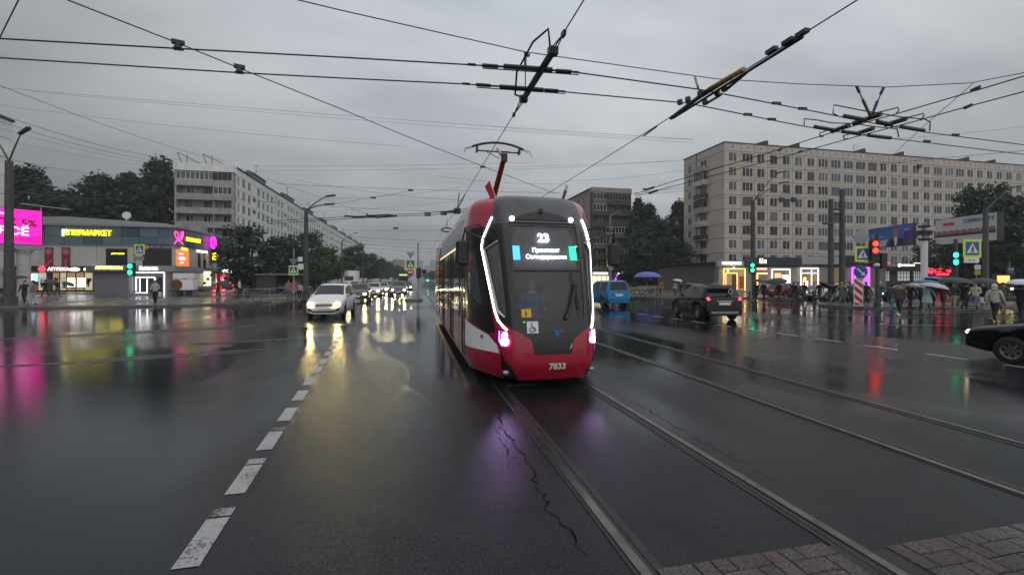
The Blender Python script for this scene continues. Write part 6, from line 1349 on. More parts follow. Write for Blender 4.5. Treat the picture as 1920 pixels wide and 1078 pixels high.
for (x, y, t_, h_) in ((1700, 552, 0, 0),): pass
# ================================================================== people
PEOPLE = []
def cloth(c): return mat('cloth_%02d_%02d_%02d' % tuple(int(v*99) for v in c), c, .85, var=.15, vscale=6)
SKIN = mat('skin', (.42,.26,.19), .6); 
HAIRS = {'dark': mat('hair_dark', (.02,.015,.012), .6), 'brown': mat('hair_brown', (.08,.045,.025), .6), 'fair': mat('hair_fair', (.28,.20,.11), .6), 'none': mat('hair_grey', (.25,.24,.23), .7)}
def person(label, x, y, jacket, trousers, facing=0.0, stride=.25, arm='down', hood=None, hair='dark', shoes=(.02,.02,.02), h=1.68, coat=False, sitting=False, pos=None, group=None, cap=None, lean=0.0, bag=None):
    """facing: angle from +X of the walking direction; arm: down / up (holding an umbrella) / carry"""
    p = pos if pos is not None else gp(x, y); o = thing('person', label, 'person', tuple(p), facing+PI/2, group)
    k = h/1.72; vs = []; es = []; rs = []; seg = []
    def v(co, r, s): vs.append(Vector(co)*k); rs.append(r*k); seg.append(s); return len(vs)-1
    def chain(start, pts, s):
        a = start
        for co, r in pts: b_ = v(co, r, s); es.append((a, b_)); a = b_
        return a
    ln = -lean
    hip = v((0, 0, .93), .15, 'leg'); wst = chain(hip, [((0, ln*.3, 1.10), .145, 'x')[:2]], 'body'); chest = chain(wst, [((0, ln*.7, 1.30), .17)], 'body'); sh = chain(chest, [((0, ln, 1.44), .12)], 'body')
    nk = chain(sh, [((0, ln-.01, 1.50), .055)], 'head'); hd = chain(nk, [((0, ln-.03, 1.58), .088), ((0, ln-.02, 1.66), .088)], 'head'); chain(hd-1, [((0, ln-.125, 1.585), .014)], 'head')
    for sg in (-1, 1):
        st = stride*sg
        if sitting: kn = (sg*.12, -.42, .92); an = (sg*.12, -.42, .50); toe = (sg*.12, -.58, .46)
        else:
            kn = (sg*.10, -st*.55-.04, .50+.01*abs(st)); an = (sg*.10, -st*1.05+(.06 if st < 0 else 0), .085+(.10*abs(st) if st < 0 else 0)); toe = (sg*.11, an[1]-.17, .035+(.0 if st >= 0 else .02))
        l = chain(hip, [((sg*.09, -.01, .86), .105)], 'leg'); l = chain(l, [(kn, .075), (an, .05)], 'leg'); chain(l, [(toe, .042)], 'shoe')
        s = chain(chest, [((sg*.19, ln, 1.40), .075)], 'body')
        if arm == 'up' and sg == 1: el = (sg*.26, ln-.16, 1.16); hn = (sg*.12, ln-.34, 1.36)
        elif arm == 'carry': el = (sg*.27, ln+.02, 1.14); hn = (sg*.18, ln-.24, 1.05)
        elif arm == 'drive': el = (sg*.28, ln-.12, 1.16); hn = (sg*.18, ln-.42, 1.15)
        else: el = (sg*.27, ln+stride*sg*.35+.02, 1.13); hn = (sg*.27, ln+stride*sg*.55-.08, .88)
        a = chain(s, [(el, .052), (hn, .036)], 'body'); d = (Vector(hn)-Vector(el)).normalized(); w_ = chain(a, [(tuple(Vector(hn)+d*.06), .030)], 'hand')
        side = d.cross(Vector((0,1,0)) if abs(d.y) < .8 else Vector((1,0,0))).normalized()
        chain(w_, [(tuple(Vector(hn)+d*.15+side*.0), .014)], 'hand')
    PEOPLE.append(dict(o=o, vs=vs, es=es, rs=rs, seg=seg, jk=cloth(jacket), tr=cloth(trousers), sh=cloth(shoes), hood=cloth(hood) if hood else None, hair=hair, k=k, coat=coat, ln=ln, cap=cap, hip=hip))
    if bag: MB().prism([(-.13,0),(.13,0),(.15,.30),(.05,.34),(-.05,.34),(-.15,.30)], (.30*k,-.05,.52*k), (0,1,0), (0,0,1), (1,0,0), .07).build('bag', cloth(bag), o)
    return o
def flush_people():
    tmp = []
    for P in PEOPLE:
        me = bpy.data.meshes.new('body'); me.from_pydata([tuple(v) for v in P['vs']], P['es'], []); ob = bpy.data.objects.new('body', me); COL.objects.link(ob)
        ob.modifiers.new('skin', 'SKIN').use_smooth_shade = True
        for i, sv in enumerate(me.skin_vertices[0].data): sv.radius = (P['rs'][i], P['rs'][i]*(.72 if P['seg'][i] == 'body' and P['rs'][i] > .1 else 1)); sv.use_root = (i == P['hip'])
        ob.modifiers.new('sub', 'SUBSURF').levels = 1; tmp.append(ob)
    dg = bpy.context.evaluated_depsgraph_get(); dg.update()
    for P, ob in zip(PEOPLE, tmp):
        me = bpy.data.meshes.new_from_object(ob.evaluated_get(dg)); base = ob.data; bpy.data.objects.remove(ob); bpy.data.meshes.remove(base)
        me.materials.clear(); hm = HAIRS[P['hair']]
        for m in (P['jk'], P['tr'], P['sh'], SKIN, hm): me.materials.append(m)
        k = P['k']; mi = {'body': 0, 'leg': 1, 'shoe': 2, 'head': 3, 'hand': 3}; E = [(P['vs'][a], P['vs'][b], P['seg'][b]) for a, b in P['es']]; zmin = 1e9
        hem = (.62 if P['coat'] else .90)*k
        for pl in me.polygons:
            c = pl.center; best = None; bd = 1e9
            for a, b, s in E:
                ab = b-a; t = max(0, min(1, (c-a).dot(ab)/max(1e-9, ab.length_squared))); d = (a+ab*t-c).length
                if d < bd: bd = d; best = s
            i = mi[best]
            if i == 1 and c.z > hem and abs(c.x) < .3*k: i = 0
            if best == 'head' and (c.z > 1.655*k or (c.y > (P['ln']+.02)*k and c.z > 1.52*k)): i = 4
            pl.material_index = i; pl.use_smooth = True
        link('body', me, P['o'])
        if P['hood']: MB().ico((0, (P['ln']+.02)*k, 1.62*k), (.125*k,.125*k,.15*k)).ico((0,(P['ln']+.03)*k,1.50*k), (.13*k,.12*k,.09*k)).build('hood', P['hood'], P['o'], True)
        elif P['cap']: MB().ico((0, (P['ln']-.0)*k, 1.69*k), (.11*k,.12*k,.08*k)).build('cap', cloth(P['cap']), P['o'], True)
        else: MB().ico((0, (P['ln']+.012)*k, 1.655*k), (.098*k,.108*k,.10*k)).build('hair', hm, P['o'], True)
        if P['coat']:
            b = MB(); rr = [(.15,1.12),(.20,.92),(.24,.64)]; rings = [b.add([(r_*1.05*k*math.cos(2*PI*j/14), r_*.85*k*math.sin(2*PI*j/14)+P['ln']*.2*k, z*k) for j in range(14)]) for r_, z in rr]
            for a, c in zip(rings, rings[1:]):
                for j in range(14): b.face((a+j, a+(j+1) % 14, c+(j+1) % 14, c+j))
            b.build('coat_skirt', P['jk'], P['o'], True)
def umbrella(label, p, col, r=.56, h=2.0, tilt=(0.1, 0.1), rough=.6):
    return parasol('umbrella', label, (p.x, p.y, p.z), r, h, mat('umbrella_%02d_%02d_%02d' % tuple(int(c*99) for c in col), col, rough), cat='umbrella', tilt=tilt, pole=False, group='umbrellas held by walkers', dome=.42)
K_ = (.015,.015,.018); W_ = PI; E_ = 0.0
def ump(x, y, dx=.0): q = gp(x, y); return Vector((q.x+dx, q.y, 0))
# crowd on the right, left to right
person('person in black coat under a dark umbrella beside the green light', 1417, 567, K_, (.02,.025,.04), E_, .1, 'up', coat=True); umbrella('dark umbrella over the two people beside the green light', ump(1419, 567), (.02,.02,.022), .6, 1.9)
person('person in dark coat and cap, second from the green light', 1432, 566, K_, K_, E_, .15, 'down', coat=True, cap=(.12,.08,.14))
person('person in dark jacket and jeans under a wide black umbrella', 1461, 571, (.02,.022,.03), (.05,.065,.09), W_, .3, 'up'); umbrella('wide black umbrella tilted before the white outlined shop door', ump(1460, 571), (.014,.014,.018), .72, 2.0, (.1,-.2))
person('person in black jacket walking left of the pale rucksack', 1489, 569, K_, (.04,.045,.06), E_, .35)
person('person in light hoodie walking between two dark figures', 1496, 569, (.22,.20,.18), (.05,.06,.08), E_, .25, hair='brown')
person('person in dark jacket with red shoe behind the light hoodie', 1508, 568, (.03,.03,.04), (.03,.045,.04), E_, .3, shoes=(.4,.02,.04))
person('person in white jacket below the tilted black umbrella', 1527, 566, (.52,.49,.45), (.02,.025,.03), W_, .2, hair='fair'); umbrella('black umbrella tilted low beside the white jacket', ump(1531, 566), (.014,.014,.016), .66, 1.75, (.2,.5))
person('person in black jacket right of the white jacket', 1537, 567, K_, (.03,.035,.045), W_, .2)
person('person in black top and wide pale blue jeans striding', 1563, 571, K_, (.10,.19,.22), E_, .42, hair='brown')
person('person in beige coat walking behind the striding jeans', 1578, 572, (.20,.17,.15), (.12,.11,.10), E_, .35, hair='fair')
person('person in dark clothes at the left side of the striped marker', 1594, 573, (.05,.09,.12), K_, E_, .3)
person('person in black walking just right of the striped marker', 1624, 572, K_, K_, E_, .35, shoes=(.5,.5,.5))
person('person in teal jacket and white cap behind the red light mast', 1650, 571, (.04,.09,.11), (.06,.09,.11), W_, .15, cap=(.5,.48,.45))
person('person with sky blue jeans leaning forward near the island', 1671, 587, (.04,.045,.06), (.05,.15,.23), E_, .2, lean=.12)
person('person in brown jacket and navy trousers with white shoes', 1687, 592, (.10,.065,.045), (.025,.03,.055), W_, .12, shoes=(.6,.6,.6))
person('person in black behind the cream umbrella', 1706, 580, K_, K_, E_, .25); umbrella('cream umbrella left of the pale grey one', ump(1709, 582), (.36,.33,.26), .55, 1.68, (.15,.15))
person('person in pale coat and teal trousers under the pale grey umbrella', 1738, 588, (.36,.42,.42), (.07,.17,.16), E_, .42, 'up', coat=True, shoes=(.5,.5,.5), hair='brown'); umbrella('pale grey umbrella in the middle of the crossing crowd', ump(1738, 588), (.40,.42,.45), .64, 1.72, (.12,.16))
person('person in dark blue jacket behind the pale grey umbrella', 1727, 580, (.03,.05,.10), K_, E_, .2); umbrella('teal blue umbrella behind the pale grey one', ump(1733, 582), (.04,.13,.18), .66, 1.86, (.05,.05))
person('person in black below the violet umbrella', 1750, 577, K_, K_, E_, .2); umbrella('violet blue umbrella rising behind the crowd', ump(1744, 577), (.13,.13,.46), .55, 2.10, (.0,.2))
person('person in dark red jacket and shorts in the crossing crowd', 1768, 583, (.16,.012,.025), (.03,.04,.035), E_, .2, hair='brown')
gs = person('bald person in dark green shirt printed 7 and beige trousers', 1789, 581, (.02,.06,.05), (.32,.27,.20), W_, .15, hair='none'); text('shirt_number', '7', .34, M_WHITE, gs, (.0,.165,1.22), (-1,0,0), (0,0,1), .003, bold=.01)
umbrella('big dark green umbrella over the bald person', ump(1786, 580), (.025,.035,.03), .88, 2.02, (.05,.05))
person('person in long black coat right of the green shirt', 1808, 581, (.012,.012,.014), K_, E_, .35, coat=True)
person('person in cream jacket and blue jeans holding a bag', 1829, 583, (.50,.44,.34), (.12,.16,.22), W_, .3, 'carry', hair='brown', bag=(.42,.40,.35))
person('person in brown jacket behind the cream jacket', 1813, 577, (.12,.06,.04), K_, E_, .2, hair='brown'); umbrella('nearly black umbrella right of the dark green one', ump(1840, 578), (.02,.02,.03), .72, 1.98, (.1,-.1))
person('person in black under the nearly black umbrella', 1843, 577, K_, K_, W_, .2)
person('person in white hooded jacket and black trousers with shoulder bag', 1865, 602, (.50,.48,.44), K_, E_, .18, hood=(.52,.50,.46), bag=(.40,.38,.34)); 
person('person in brown coat walking behind the white hood', 1881, 577, (.14,.10,.08), (.06,.05,.05), E_, .35, hair='brown')
person('person all in black at the right edge of the picture', 1914, 599, K_, K_, E_, .2, 'up'); umbrella('white umbrella cut by the right edge of the picture', ump(1913, 599), (.55,.56,.66), .62, 1.92, (.1,.0))
# by the stall
person('person in white shirt at the fruit stall', 1266, 557, (.45,.45,.45), (.05,.05,.06), W_, .1); person('person in dark clothes right of the fruit stall', 1277, 556, (.02,.03,.06), (.05,.07,.1), W_, .1); person('person in dark coat raising an arm near the stall', 1289, 553, K_, K_, E_, .15, 'up')
person('seller in orange jacket below the blue parasol', 1240, 553, (.30,.10,.03), K_, -PI/2, .05)
umbrella('small white umbrella next to the fruit stall', ump(1266, 557), (.5,.5,.52), .5, 1.9, (.1,.1))
# left side
person('person in black jacket under a dark umbrella by the pink screen', 44, 572, K_, (.03,.03,.035), -PI/2, .1, 'up', pos=gp(46, 569, .13)); umbrella('dark umbrella by the column of the pink screen', Vector((*gp(40, 569)[:2], .13)), (.02,.016,.016), .66, 2.05, (.1,-.1))
person('person in beige jacket and white trousers by the pink screen', 62, 572, (.20,.17,.14), (.42,.42,.42), W_, .12, pos=gp(62, 572, .13), hair='brown')
person('person with drooping dark umbrella before the lit pharmacy', 85, 556, K_, (.03,.035,.03), W_, .2, 'up', pos=gp(85, 556, .13)); umbrella('drooping dark umbrella before the lit pharmacy', Vector((*gp(84, 556)[:2], .13)), (.02,.025,.03), .6, 1.85, (.2,.5))
person('person in dark jacket before the bright pharmacy door', 107, 554, (.02,.025,.03), (.10,.09,.08), E_, .15, pos=gp(107, 554, .13)); umbrella('dark green umbrella before the bright pharmacy door', Vector((*gp(116, 554)[:2], .13)), (.02,.07,.03), .5, 1.6, (.1,.6))
person('person in white jacket and black trousers with white bag by the kiosks', 291, 570, (.40,.38,.36), K_, -PI/2, .08, 'carry', pos=gp(291, 569, .13), bag=(.6,.55,.58))
umbrella('black umbrella tilted by the food trailer', Vector((*gp(409, 556)[:2], .13)), (.02,.02,.02), .75, 1.75, (.3,.7)); person('person behind the tilted black umbrella at the trailer', 409, 556, K_, K_, W_, .1, 'up', pos=gp(409, 556, .13))
person('person in white shirt near the red lit panels', 449, 556, (.55,.5,.52), K_, E_, .1, pos=gp(449, 555, .13))
person('person in grey jacket waiting at the left crossing sign', 541, 562, (.20,.20,.19), (.14,.15,.16), -PI/2, .05, pos=gp(541, 562, .13), bag=(.5,.5,.5))
person('person in pink raincoat waiting at the left crossing sign', 551, 562, (.48,.14,.22), K_, -PI/2, .05, pos=gp(551, 562, .13), hood=(.5,.16,.24), coat=True)
person('child in white shirt beside the left street lamp', 562, 561, (.55,.55,.58), K_, -PI/2, .05, pos=gp(562, 561.5, .13), h=1.45)
person('tram driver in blue jacket behind the windscreen', 1000, 540, (.03,.09,.30), (.02,.02,.03), -PI/2, .0, 'drive', sitting=True, pos=Vector((TX-.03, TYN+1.36, .24)), hair='fair')
flush_people()
# ================================================================== trees
def leafmat(name, c):
    m = mat(name, c, .75, var=.45, vscale=.6); return m
LEAF = [leafmat('leaf_dark', (.018,.034,.014)), leafmat('leaf_mid', (.026,.048,.016)), leafmat('leaf_light', (.046,.085,.020)), leafmat('leaf_grey', (.022,.037,.020))]
M_BARK = mat('bark', (.05,.042,.035), .9, var=.3, vscale=4, bump=.5)
def tree_mesh(seed, h, r, n, leaf, shape='round', low=.22):
    rnd = random.Random(seed); tk = MB(); cr = MB()
    top = Vector((rnd.uniform(-.3,.3), rnd.uniform(-.3,.3), h*.92)); tr0 = .018*h+.06
    tk.tube([(0,0,0), (top.x*.2, top.y*.2, h*.3), (top.x*.6, top.y*.6, h*.62), top], [tr0, tr0*.75, tr0*.45, .04], 8)
    clumps = []
    nl = 26 if shape != 'poplar' else 34
    for k in range(nl):
        f = low+(1-low)*((k+.5)/nl); z = h*f*.98
        if shape == 'poplar': env = r*(.55+.45*math.sin(PI*min(1, (f-low)/(1-low)*.9+.12)))*(1 if f < .8 else (1-f)/.2*.8+.2)
        else: env = r*math.sqrt(max(.04, 1-((f-(.5+low/2))/(1-(.5+low/2)+.03))**2))
        for q in range(3):
            a = rnd.uniform(0, 2*PI); rr = env*rnd.uniform(.35, 1.0)
            c = Vector((math.cos(a)*rr, math.sin(a)*rr, z+rnd.uniform(-.04,.04)*h)); clumps.append((c, rnd.uniform(.16,.30)*r*(1.0 if shape != 'poplar' else 1.2)))
            if q == 0:
                b0 = Vector((top.x*f*.8, top.y*f*.8, z*.72)); tk.tube([b0, b0.lerp(c, .5)+Vector((0,0,.02*h)), c], [.012*h*(1.1-f), .008*h*(1.1-f), .015], 5)
    for c, s in clumps:
        for _ in range(n):
            d = Vector((rnd.gauss(0,1), rnd.gauss(0,1), rnd.gauss(0,.75))); d = d.normalized()*s*rnd.uniform(.3,1.25)*1.0; p = c+d
            L_ = rnd.uniform(.12,.23)*(h/11)**.6*1.5; a = Vector((rnd.gauss(0,1), rnd.gauss(0,1), rnd.gauss(0,.6))).normalized(); b = a.cross(Vector((rnd.gauss(0,1), rnd.gauss(0,1), rnd.gauss(0,1)))).normalized()
            i = cr.add([p-a*L_, p+b*L_*.55, p+a*L_, p-b*L_*.55]); cr.face((i, i+1, i+2, i+3), 0 if rnd.random() < .7 else 1)
    return tk.mesh('trunk', M_BARK, True), cr.mesh('crown', [LEAF[leaf], LEAF[(leaf+1) % 4]])
TREES = [tree_mesh(11, 11, 4.2, 80, 0), tree_mesh(12, 11, 4.0, 80, 1), tree_mesh(13, 11, 4.4, 80, 2), tree_mesh(14, 22, 4.0, 90, 0, 'poplar', .12), tree_mesh(15, 22, 5.0, 90, 3, 'poplar', .12), tree_mesh(16, 11, 4.5, 80, 0, low=.04)]
def tree(label, kind, x, ytop, t=None, X=None, w=None, group='trees'):
    if t is None: u = (x-960)/FPX; t = X/(SF+u*CF)
    p = W(x, 522, t); h = H+(HOR-ytop)/FPX*t; base = 22 if kind in (3, 4) else 11; s = h/base; sw = s if w is None else w*t/FPX/(8.6 if kind not in (3,4) else 8.5)
    o = thing('tree', label, 'tree', (p.x, p.y, .05), random.uniform(0, 6.28), group); o.scale = (sw, sw, s); tk, cr = TREES[kind]; link('trunk', tk, o); link('crown', cr, o); return o
G1 = 'tall trees behind the shopping centre'
tree('tall tree at the far left behind the pink screen', 4, 52, 318, 88, w=95, group=G1); tree('tall tree above the hypermarket sign, left of three', 3, 125, 362, 92, w=100, group=G1); tree('rounded tall tree left of the middle gap behind the shopping centre', 4, 190, 332, 90, w=80, group=G1); tree('tall tree behind the satellite dish', 3, 240, 328, 92, w=80, group=G1); tree('tallest tree touching the left panel block', 4, 298, 303, 95, w=85, group=G1); tree('lower tree filling between the tall ones behind the mall', 3, 155, 372, 86, w=110, group=G1); tree('lower tree in front of the tallest one by the left block', 3, 270, 350, 84, w=85, group=G1); tree('lower tree behind the pink screen edge', 3, 85, 365, 84, w=80, group=G1)
G2 = 'street trees along the left pavement'
tree('dark wide tree covering the foot of the left panel block', 5, 472, 428, X=-24, w=118, group=G2); tree('dark tree left of the street lamp with two raised arms', 0, 535, 452, X=-24, w=80, group=G2); tree('dark tree just right of the two armed lamp', 5, 572, 437, X=-21.5, w=78, group=G2); tree('lighter green tree right of the two armed lamp', 2, 612, 466, X=-16.5, w=72, group=G2); tree('low light green tree in front of the lighter green one', 2, 590, 488, X=-15, w=60, group=G2); tree('darker tree below the far half of the white block', 1, 664, 463, X=-18, w=62, group=G2); tree('tree at the end of the white block row', 0, 690, 478, X=-17, w=50, group=G2); tree('far tree past the white block', 1, 713, 487, X=-16.5, w=42, group=G2)
for i, (x, yt, X_) in enumerate([(728, 492, -14), (742, 498, -13), (752, 503, -11), (762, 508, -8.5)]): tree(['hazy far tree, first after the white block row', 'hazy far tree near the small grey slab', 'hazy far tree left of the platform sign', 'hazy far tree partly behind the platform sign'][i], 0, x, yt, X=X_, w=26, group=G2)
G3 = 'dark trees between the two blocks on the right'
tree('slim tall tree at the right edge of the brown block', 3, 1197, 375, 98, w=44, group=G3); tree('slim tall tree second from the brown block', 4, 1216, 385, 100, w=44, group=G3); tree('broad dark tree in the gap between the blocks', 5, 1232, 415, 90, w=95, group=G3); tree('tall tree touching the beige block', 4, 1273, 380, 100, w=46, group=G3); tree('low dark tree behind the blue van', 5, 1200, 452, 84, w=80, group=G3); tree('low dark tree left of the pavilion', 5, 1258, 450, 84, w=80, group=G3)
G4 = 'dark trees at the right edge'
tree('dark tree over the sushi billboard', 0, 1838, 357, 60, w=105, group=G4); tree('dark tree cut by the right edge of the picture', 5, 1912, 370, 54, w=120, group=G4); tree('low dark tree between the billboards', 5, 1768, 452, 84, w=90, group=G4); tree('low dark tree under the sushi billboard', 5, 1825, 455, 58, w=110, group=G4); tree('low dark tree at the bus stop', 5, 1890, 450, 62, w=110, group=G4)
tree('small dark tree at the foot of the brown block', 1, 1163, 475, 92, w=50, group=G3)
for i, (x, yt) in enumerate([(800, 512), (811, 509)]): tree(['tiny hazy tree where the tracks vanish', 'tiny hazy tree touching the tram side far away'][i], 0, x, yt, X=[8.5, 12][i] if 0 else None, t=[420, 300][i], w=20, group='far trees by the tracks')
# ================================================================== overhead wires
ZC = 6.2
def hz(x, y, z=ZC): r = ray(x, y); return Vector((0,0,H))+r*((z-H)/r.z)
def wire(label, pts, r=.014, m=None, name='overhead_wire', group='overhead wires', sag=0):
    return tag(MB().tube([tuple(p) for p in pts], r, 5).build(name, m or M_WIRE), label, 'wire', group)
def wpx(label, px_, z=ZC, r=.014, m=None):
    P = [hz(x, y, z) for x, y in px_]
    if not (0 < px_[0][0] < 1920 and 0 < px_[0][1] < 1078): P.insert(0, P[0]+(P[0]-P[1]).normalized()*22)      # runs on outside the picture
    if not (0 < px_[-1][0] < 1920 and 0 < px_[-1][1] < 1078): P.append(P[-1]+(P[-1]-P[-2]).normalized()*22)
    return wire(label, P, r, m)
TWX = TX+.17
wire('tram contact wire running over the pantograph', [(TWX+.05, -4, ZC+.03), (TWX, 8, ZC+.02), (TWX, 13.3, ZC), (TWX, 40, ZC), (TWX, 300, ZC)], .012)
wire('contact wire above the empty right hand track', [(6.62, 2, ZC), (6.62, 13, ZC), (6.5, 30, ZC), (6.3, 300, ZC)], .012)
wpx('nearer of the two trolleybus wires crossing the whole view', [(-60,70),(0,73),(340,92),(640,108),(880,122),(985,129),(1085,137),(1310,168),(1520,208),(1640,232),(1740,249),(1920,272),(1990,282)], r=.015)
wpx('farther of the two trolleybus wires crossing the whole view', [(-60,106),(0,109),(450,137),(640,147),(870,158),(975,166),(1060,173),(1290,194),(1500,236),(1600,252),(1690,262),(1920,290),(1990,300)], r=.015)
wpx('upper street trolley wire from the right edge to the far corner', [(1990,118),(1920,143),(1840,167),(1690,211),(1612,233),(1530,258),(1460,281),(1224,352),(1189,365)], r=.015)
wpx('lower street trolley wire from the right edge to the far corner', [(1990,150),(1920,172),(1815,200),(1700,232),(1600,258),(1500,286),(1231,358),(1190,367)], r=.015)
wpx('high span wire crossing from top centre to the right edge', [(540,-4),(640,20),(985,98),(1340,148),(1500,158),(1660,164),(1820,156),(1920,137),(1990,120)], 7.0, .011)
wpx('slanting span wire from the top left down to the tram roof', [(80,-18),(125,0),(335,82),(450,129),(640,205),(760,255),(905,312),(1000,348),(1040,362)], 6.45, .012)
wpx('short wire slanting at the top left corner', [(38,-6),(0,70)], 6.4, .01, M_WIREF); wpx('loose guy wire from the right edge node to the roof line', [(1825,157),(1740,230),(1680,285)], 7.0, .009, M_WIREF)
wpx('right hand span wire near the roof of the beige block', [(1990,268),(1920,283),(1760,297),(1640,310)], 8.0, .012, M_WIREF)
def far(label, a, b, t, r=.02, sag=.4, m=None):
    A = W(a[0], a[1], t if not isinstance(t, tuple) else t[0]); B = W(b[0], b[1], t if not isinstance(t, tuple) else t[1]); return wire(label, [A.lerp(B, k/10)-Vector((0,0,sag*4*(k/10)*(1-k/10))) for k in range(11)], r, m or M_WIREF, group='far span wires')
far('span wire falling from the left edge to the left block roof', (-20,153), (420,302), (22, 55), .016); far('faint upper pair wire across the sky, upper one', (-20,163), (1300,262), 40, .014, .2); far('faint upper pair wire across the sky, lower one', (60,172), (1300,268), 42, .012, .3); far('faint wire across the left sky', (-20,195), (760,275), 40, .011, .3)
far('bundled cable falling left behind the double lamp, upper', (-20,208), (335,300), (34,60), .022, .6); far('bundled cable falling left behind the double lamp, middle', (-20,222), (335,306), (34,60), .018, .6); far('bundled cable falling left behind the double lamp, lower', (-20,235), (335,312), (34,60), .012, .5); far('cable passing the treetops on the left', (-20,290), (225,330), (32,50), .016, .3); far('low cable over the shopping centre roof', (-20,350), (215,372), (32,60), .014, .4)
far('thin wire left of the flag, upper', (480,312), (1000,305), 45, .012, .1); far('thin wire left of the flag, lower', (480,320), (1300,300), 46, .012, .3); far('thin wire rising right over the brown block', (960,318), (1400,290), 44, .011, .2); far('wire from the left block towards the flag', (520,345), (1050,362), 38, .014, .1); far('wire at tram roof height on the left', (430,372), (870,398), 40, .014, .2)
far('wire slanting up from the left lamp', (575,392), (775,357), 44, .016, .0); far('wire from the left lamp to the tram roof', (500,335), (690,402), 40, .013, .0); far('crossing wire below the switch', (640,431), (900,430), 50, .016, .1); far('fourth crossing wire over the avenue', (640,441), (840,452), 60, .018, .2); far('fifth crossing wire over the avenue', (640,452), (830,468), 75, .022, .2); far('sixth crossing wire over the avenue', (650,460), (830,474), 90, .026, .2)
far('upper wire before the beige block windows', (1189,367), (1290,357), 30, .012, .0); far('wire from the brown block corner to the right', (1189,362), (1500,318), (30,40), .013, .2); far('long cable in front of the beige block, upper', (1283,330), (1700,300), 38, .012, .3); far('long cable in front of the beige block, middle', (1400,448), (1920,420), 40, .012, .5); far('cable sagging before the beige block', (1283,420), (1560,400), 42, .012, .6); far('cable at the right edge above the roof', (1640,262), (1960,232), 40, .012, .2)
for k, (a, b, t_, lb_) in enumerate([((560,338),(870,376),36,'first thin wire over the avenue from the left block'), ((600,372),(860,352),38,'thin wire crossing it in front of the left lamp'), ((640,424),(905,418),56,'thin wire below the wire switch'), ((560,398),(905,372),52,'thin wire rising from the left lamp to the tram'), ((650,447),(835,460),70,'thin wire between the crossing wires over the avenue'), ((655,470),(820,482),110,'lowest thin wire over the far avenue'), ((1050,340),(1290,318),46,'thin wire over the brown block roof'), ((1090,372),(1300,340),34,'thin wire slanting past the brown block'), ((1283,372),(1620,352),40,'thin wire before the middle windows of the beige block'), ((1500,345),(1930,330),44,'thin wire before the upper windows of the beige block'), ((0,262),(330,318),50,'thin wire over the treetops at the left'), ((330,296),(560,330),60,'thin wire along the left block roof'), ((900,235),(1300,262),48,'thin wire behind the pantograph'), ((820,330),(1060,345),42,'thin wire behind the red flag'), ((1120,420),(1283,408),60,'thin wire in front of the brown block balconies')]): far(lb_, a, b, t_, .011, .25)
for k, (x, y) in enumerate([(770,357),(742,428),(975,414),(733,404),(1210,355),(1520,352),(700,371),(905,313)]): p = W(x, y, 44); tag(MB().box((0,0,0), (.5,.12,.16), rz=-PHI).build('wire_insulator', M_BLACK, loc=p), ['dark insulator left of the pantograph wires','dark insulator above the avenue cars','dark insulator behind the tram roof','dark insulator near the wire switch','dark insulator beside the brown block','dark insulator before the beige block','dark insulator above the left lamp','dark insulator on the slanting span wire'][k], 'wire fitting', 'far wire insulators')
# line fittings
def bar(o, a, b, r, m, nm='bar', n=8): return MB().tube([a, b], r, n).build(nm, m, o)
# 1 insulated crossing above the tram
cx1 = thing('wire_crossing', 'large black insulated wire crossing high above the tram', 'wire fitting', (TWX, 8.6, ZC), 0, 'overhead wire crossings'); o_ = Vector((TWX, 8.6, ZC))
def loc(p): return Vector(p)-o_
ctr = [hz(1040, 62), hz(1022, 95), hz(985, 150), hz(968, 185), hz(955, 215)]
ctr = [Vector((TWX+.02*(k-2)*0, p.y, ZC)) for k, p in enumerate(ctr)]
bar(cx1, loc(ctr[1]), loc(ctr[3]), .07, M_BLACK, 'main_bar')
for a, b in ((ctr[0], ctr[1]), (ctr[4], ctr[3])):
    for dx in (-.06, .06): MB().tube([loc(a), loc(b)+Vector((dx,0,.02))], .012, 5).build('stay', M_WIRE, cx1)
    MB().box(loc(a), (.06,.14,.08)).build('clamp', M_BLACK, cx1); MB().box(loc(b), (.18,.14,.14)).build('end_block', M_BLACK, cx1)
lp = [loc(ctr[1])+Vector((-.05,0,.05)), loc(ctr[1])+Vector((-.12,-.1,.35)), loc(ctr[1])+Vector((-.3,.3,.30)), loc(ctr[2])+Vector((-.42,-.1,.1)), loc(ctr[3])+Vector((-.25,-.2,.0)), loc(ctr[3])+Vector((-.05,.0,.05))]; MB().tube(lp, .022, 6).build('jumper_cable', M_BLACK, cx1)
for (pa, pb, pm) in (((876,121), (1085,136), (990,128)), ((866,157), (1060,172), (978,166))):
    A, B, C_ = hz(*pa), hz(*pb), hz(*pm); bm_o = bar(cx1, loc(A.lerp(C_, .25)), loc(B), .022, M_BLACK, 'cross_beam'); bar(cx1, loc(A.lerp(C_, .25))+Vector((0,0,-.06)), loc(B)+Vector((0,0,-.05)), .012, M_BLACK, 'lower_rod')
    d = (B-A).normalized()
    for f, L_ in ((.04, .08), (.20, .16), (.86, .16)): q = A.lerp(B, f); bar(cx1, loc(q-d*L_), loc(q+d*L_), .04 if L_ > .1 else .028, M_BLACK, 'insulator')
    bar(cx1, loc(C_-d*.5), loc(C_+d*.5), .05, M_BLACK, 'centre_sleeve')
q = hz(985, 98, 7.0); bar(cx1, loc(q), loc(q)+Vector((.0,.0,-.35)), .03, M_BLACK, 'hanger_insulator'); bar(cx1, loc(q), loc(Vector((q.x, q.y, ZC))), .012, M_WIRE, 'hanger'); MB().ico(loc(hz(990, 103, 6.95)), .06).build('hanger_ball', M_GREYP, cx1)
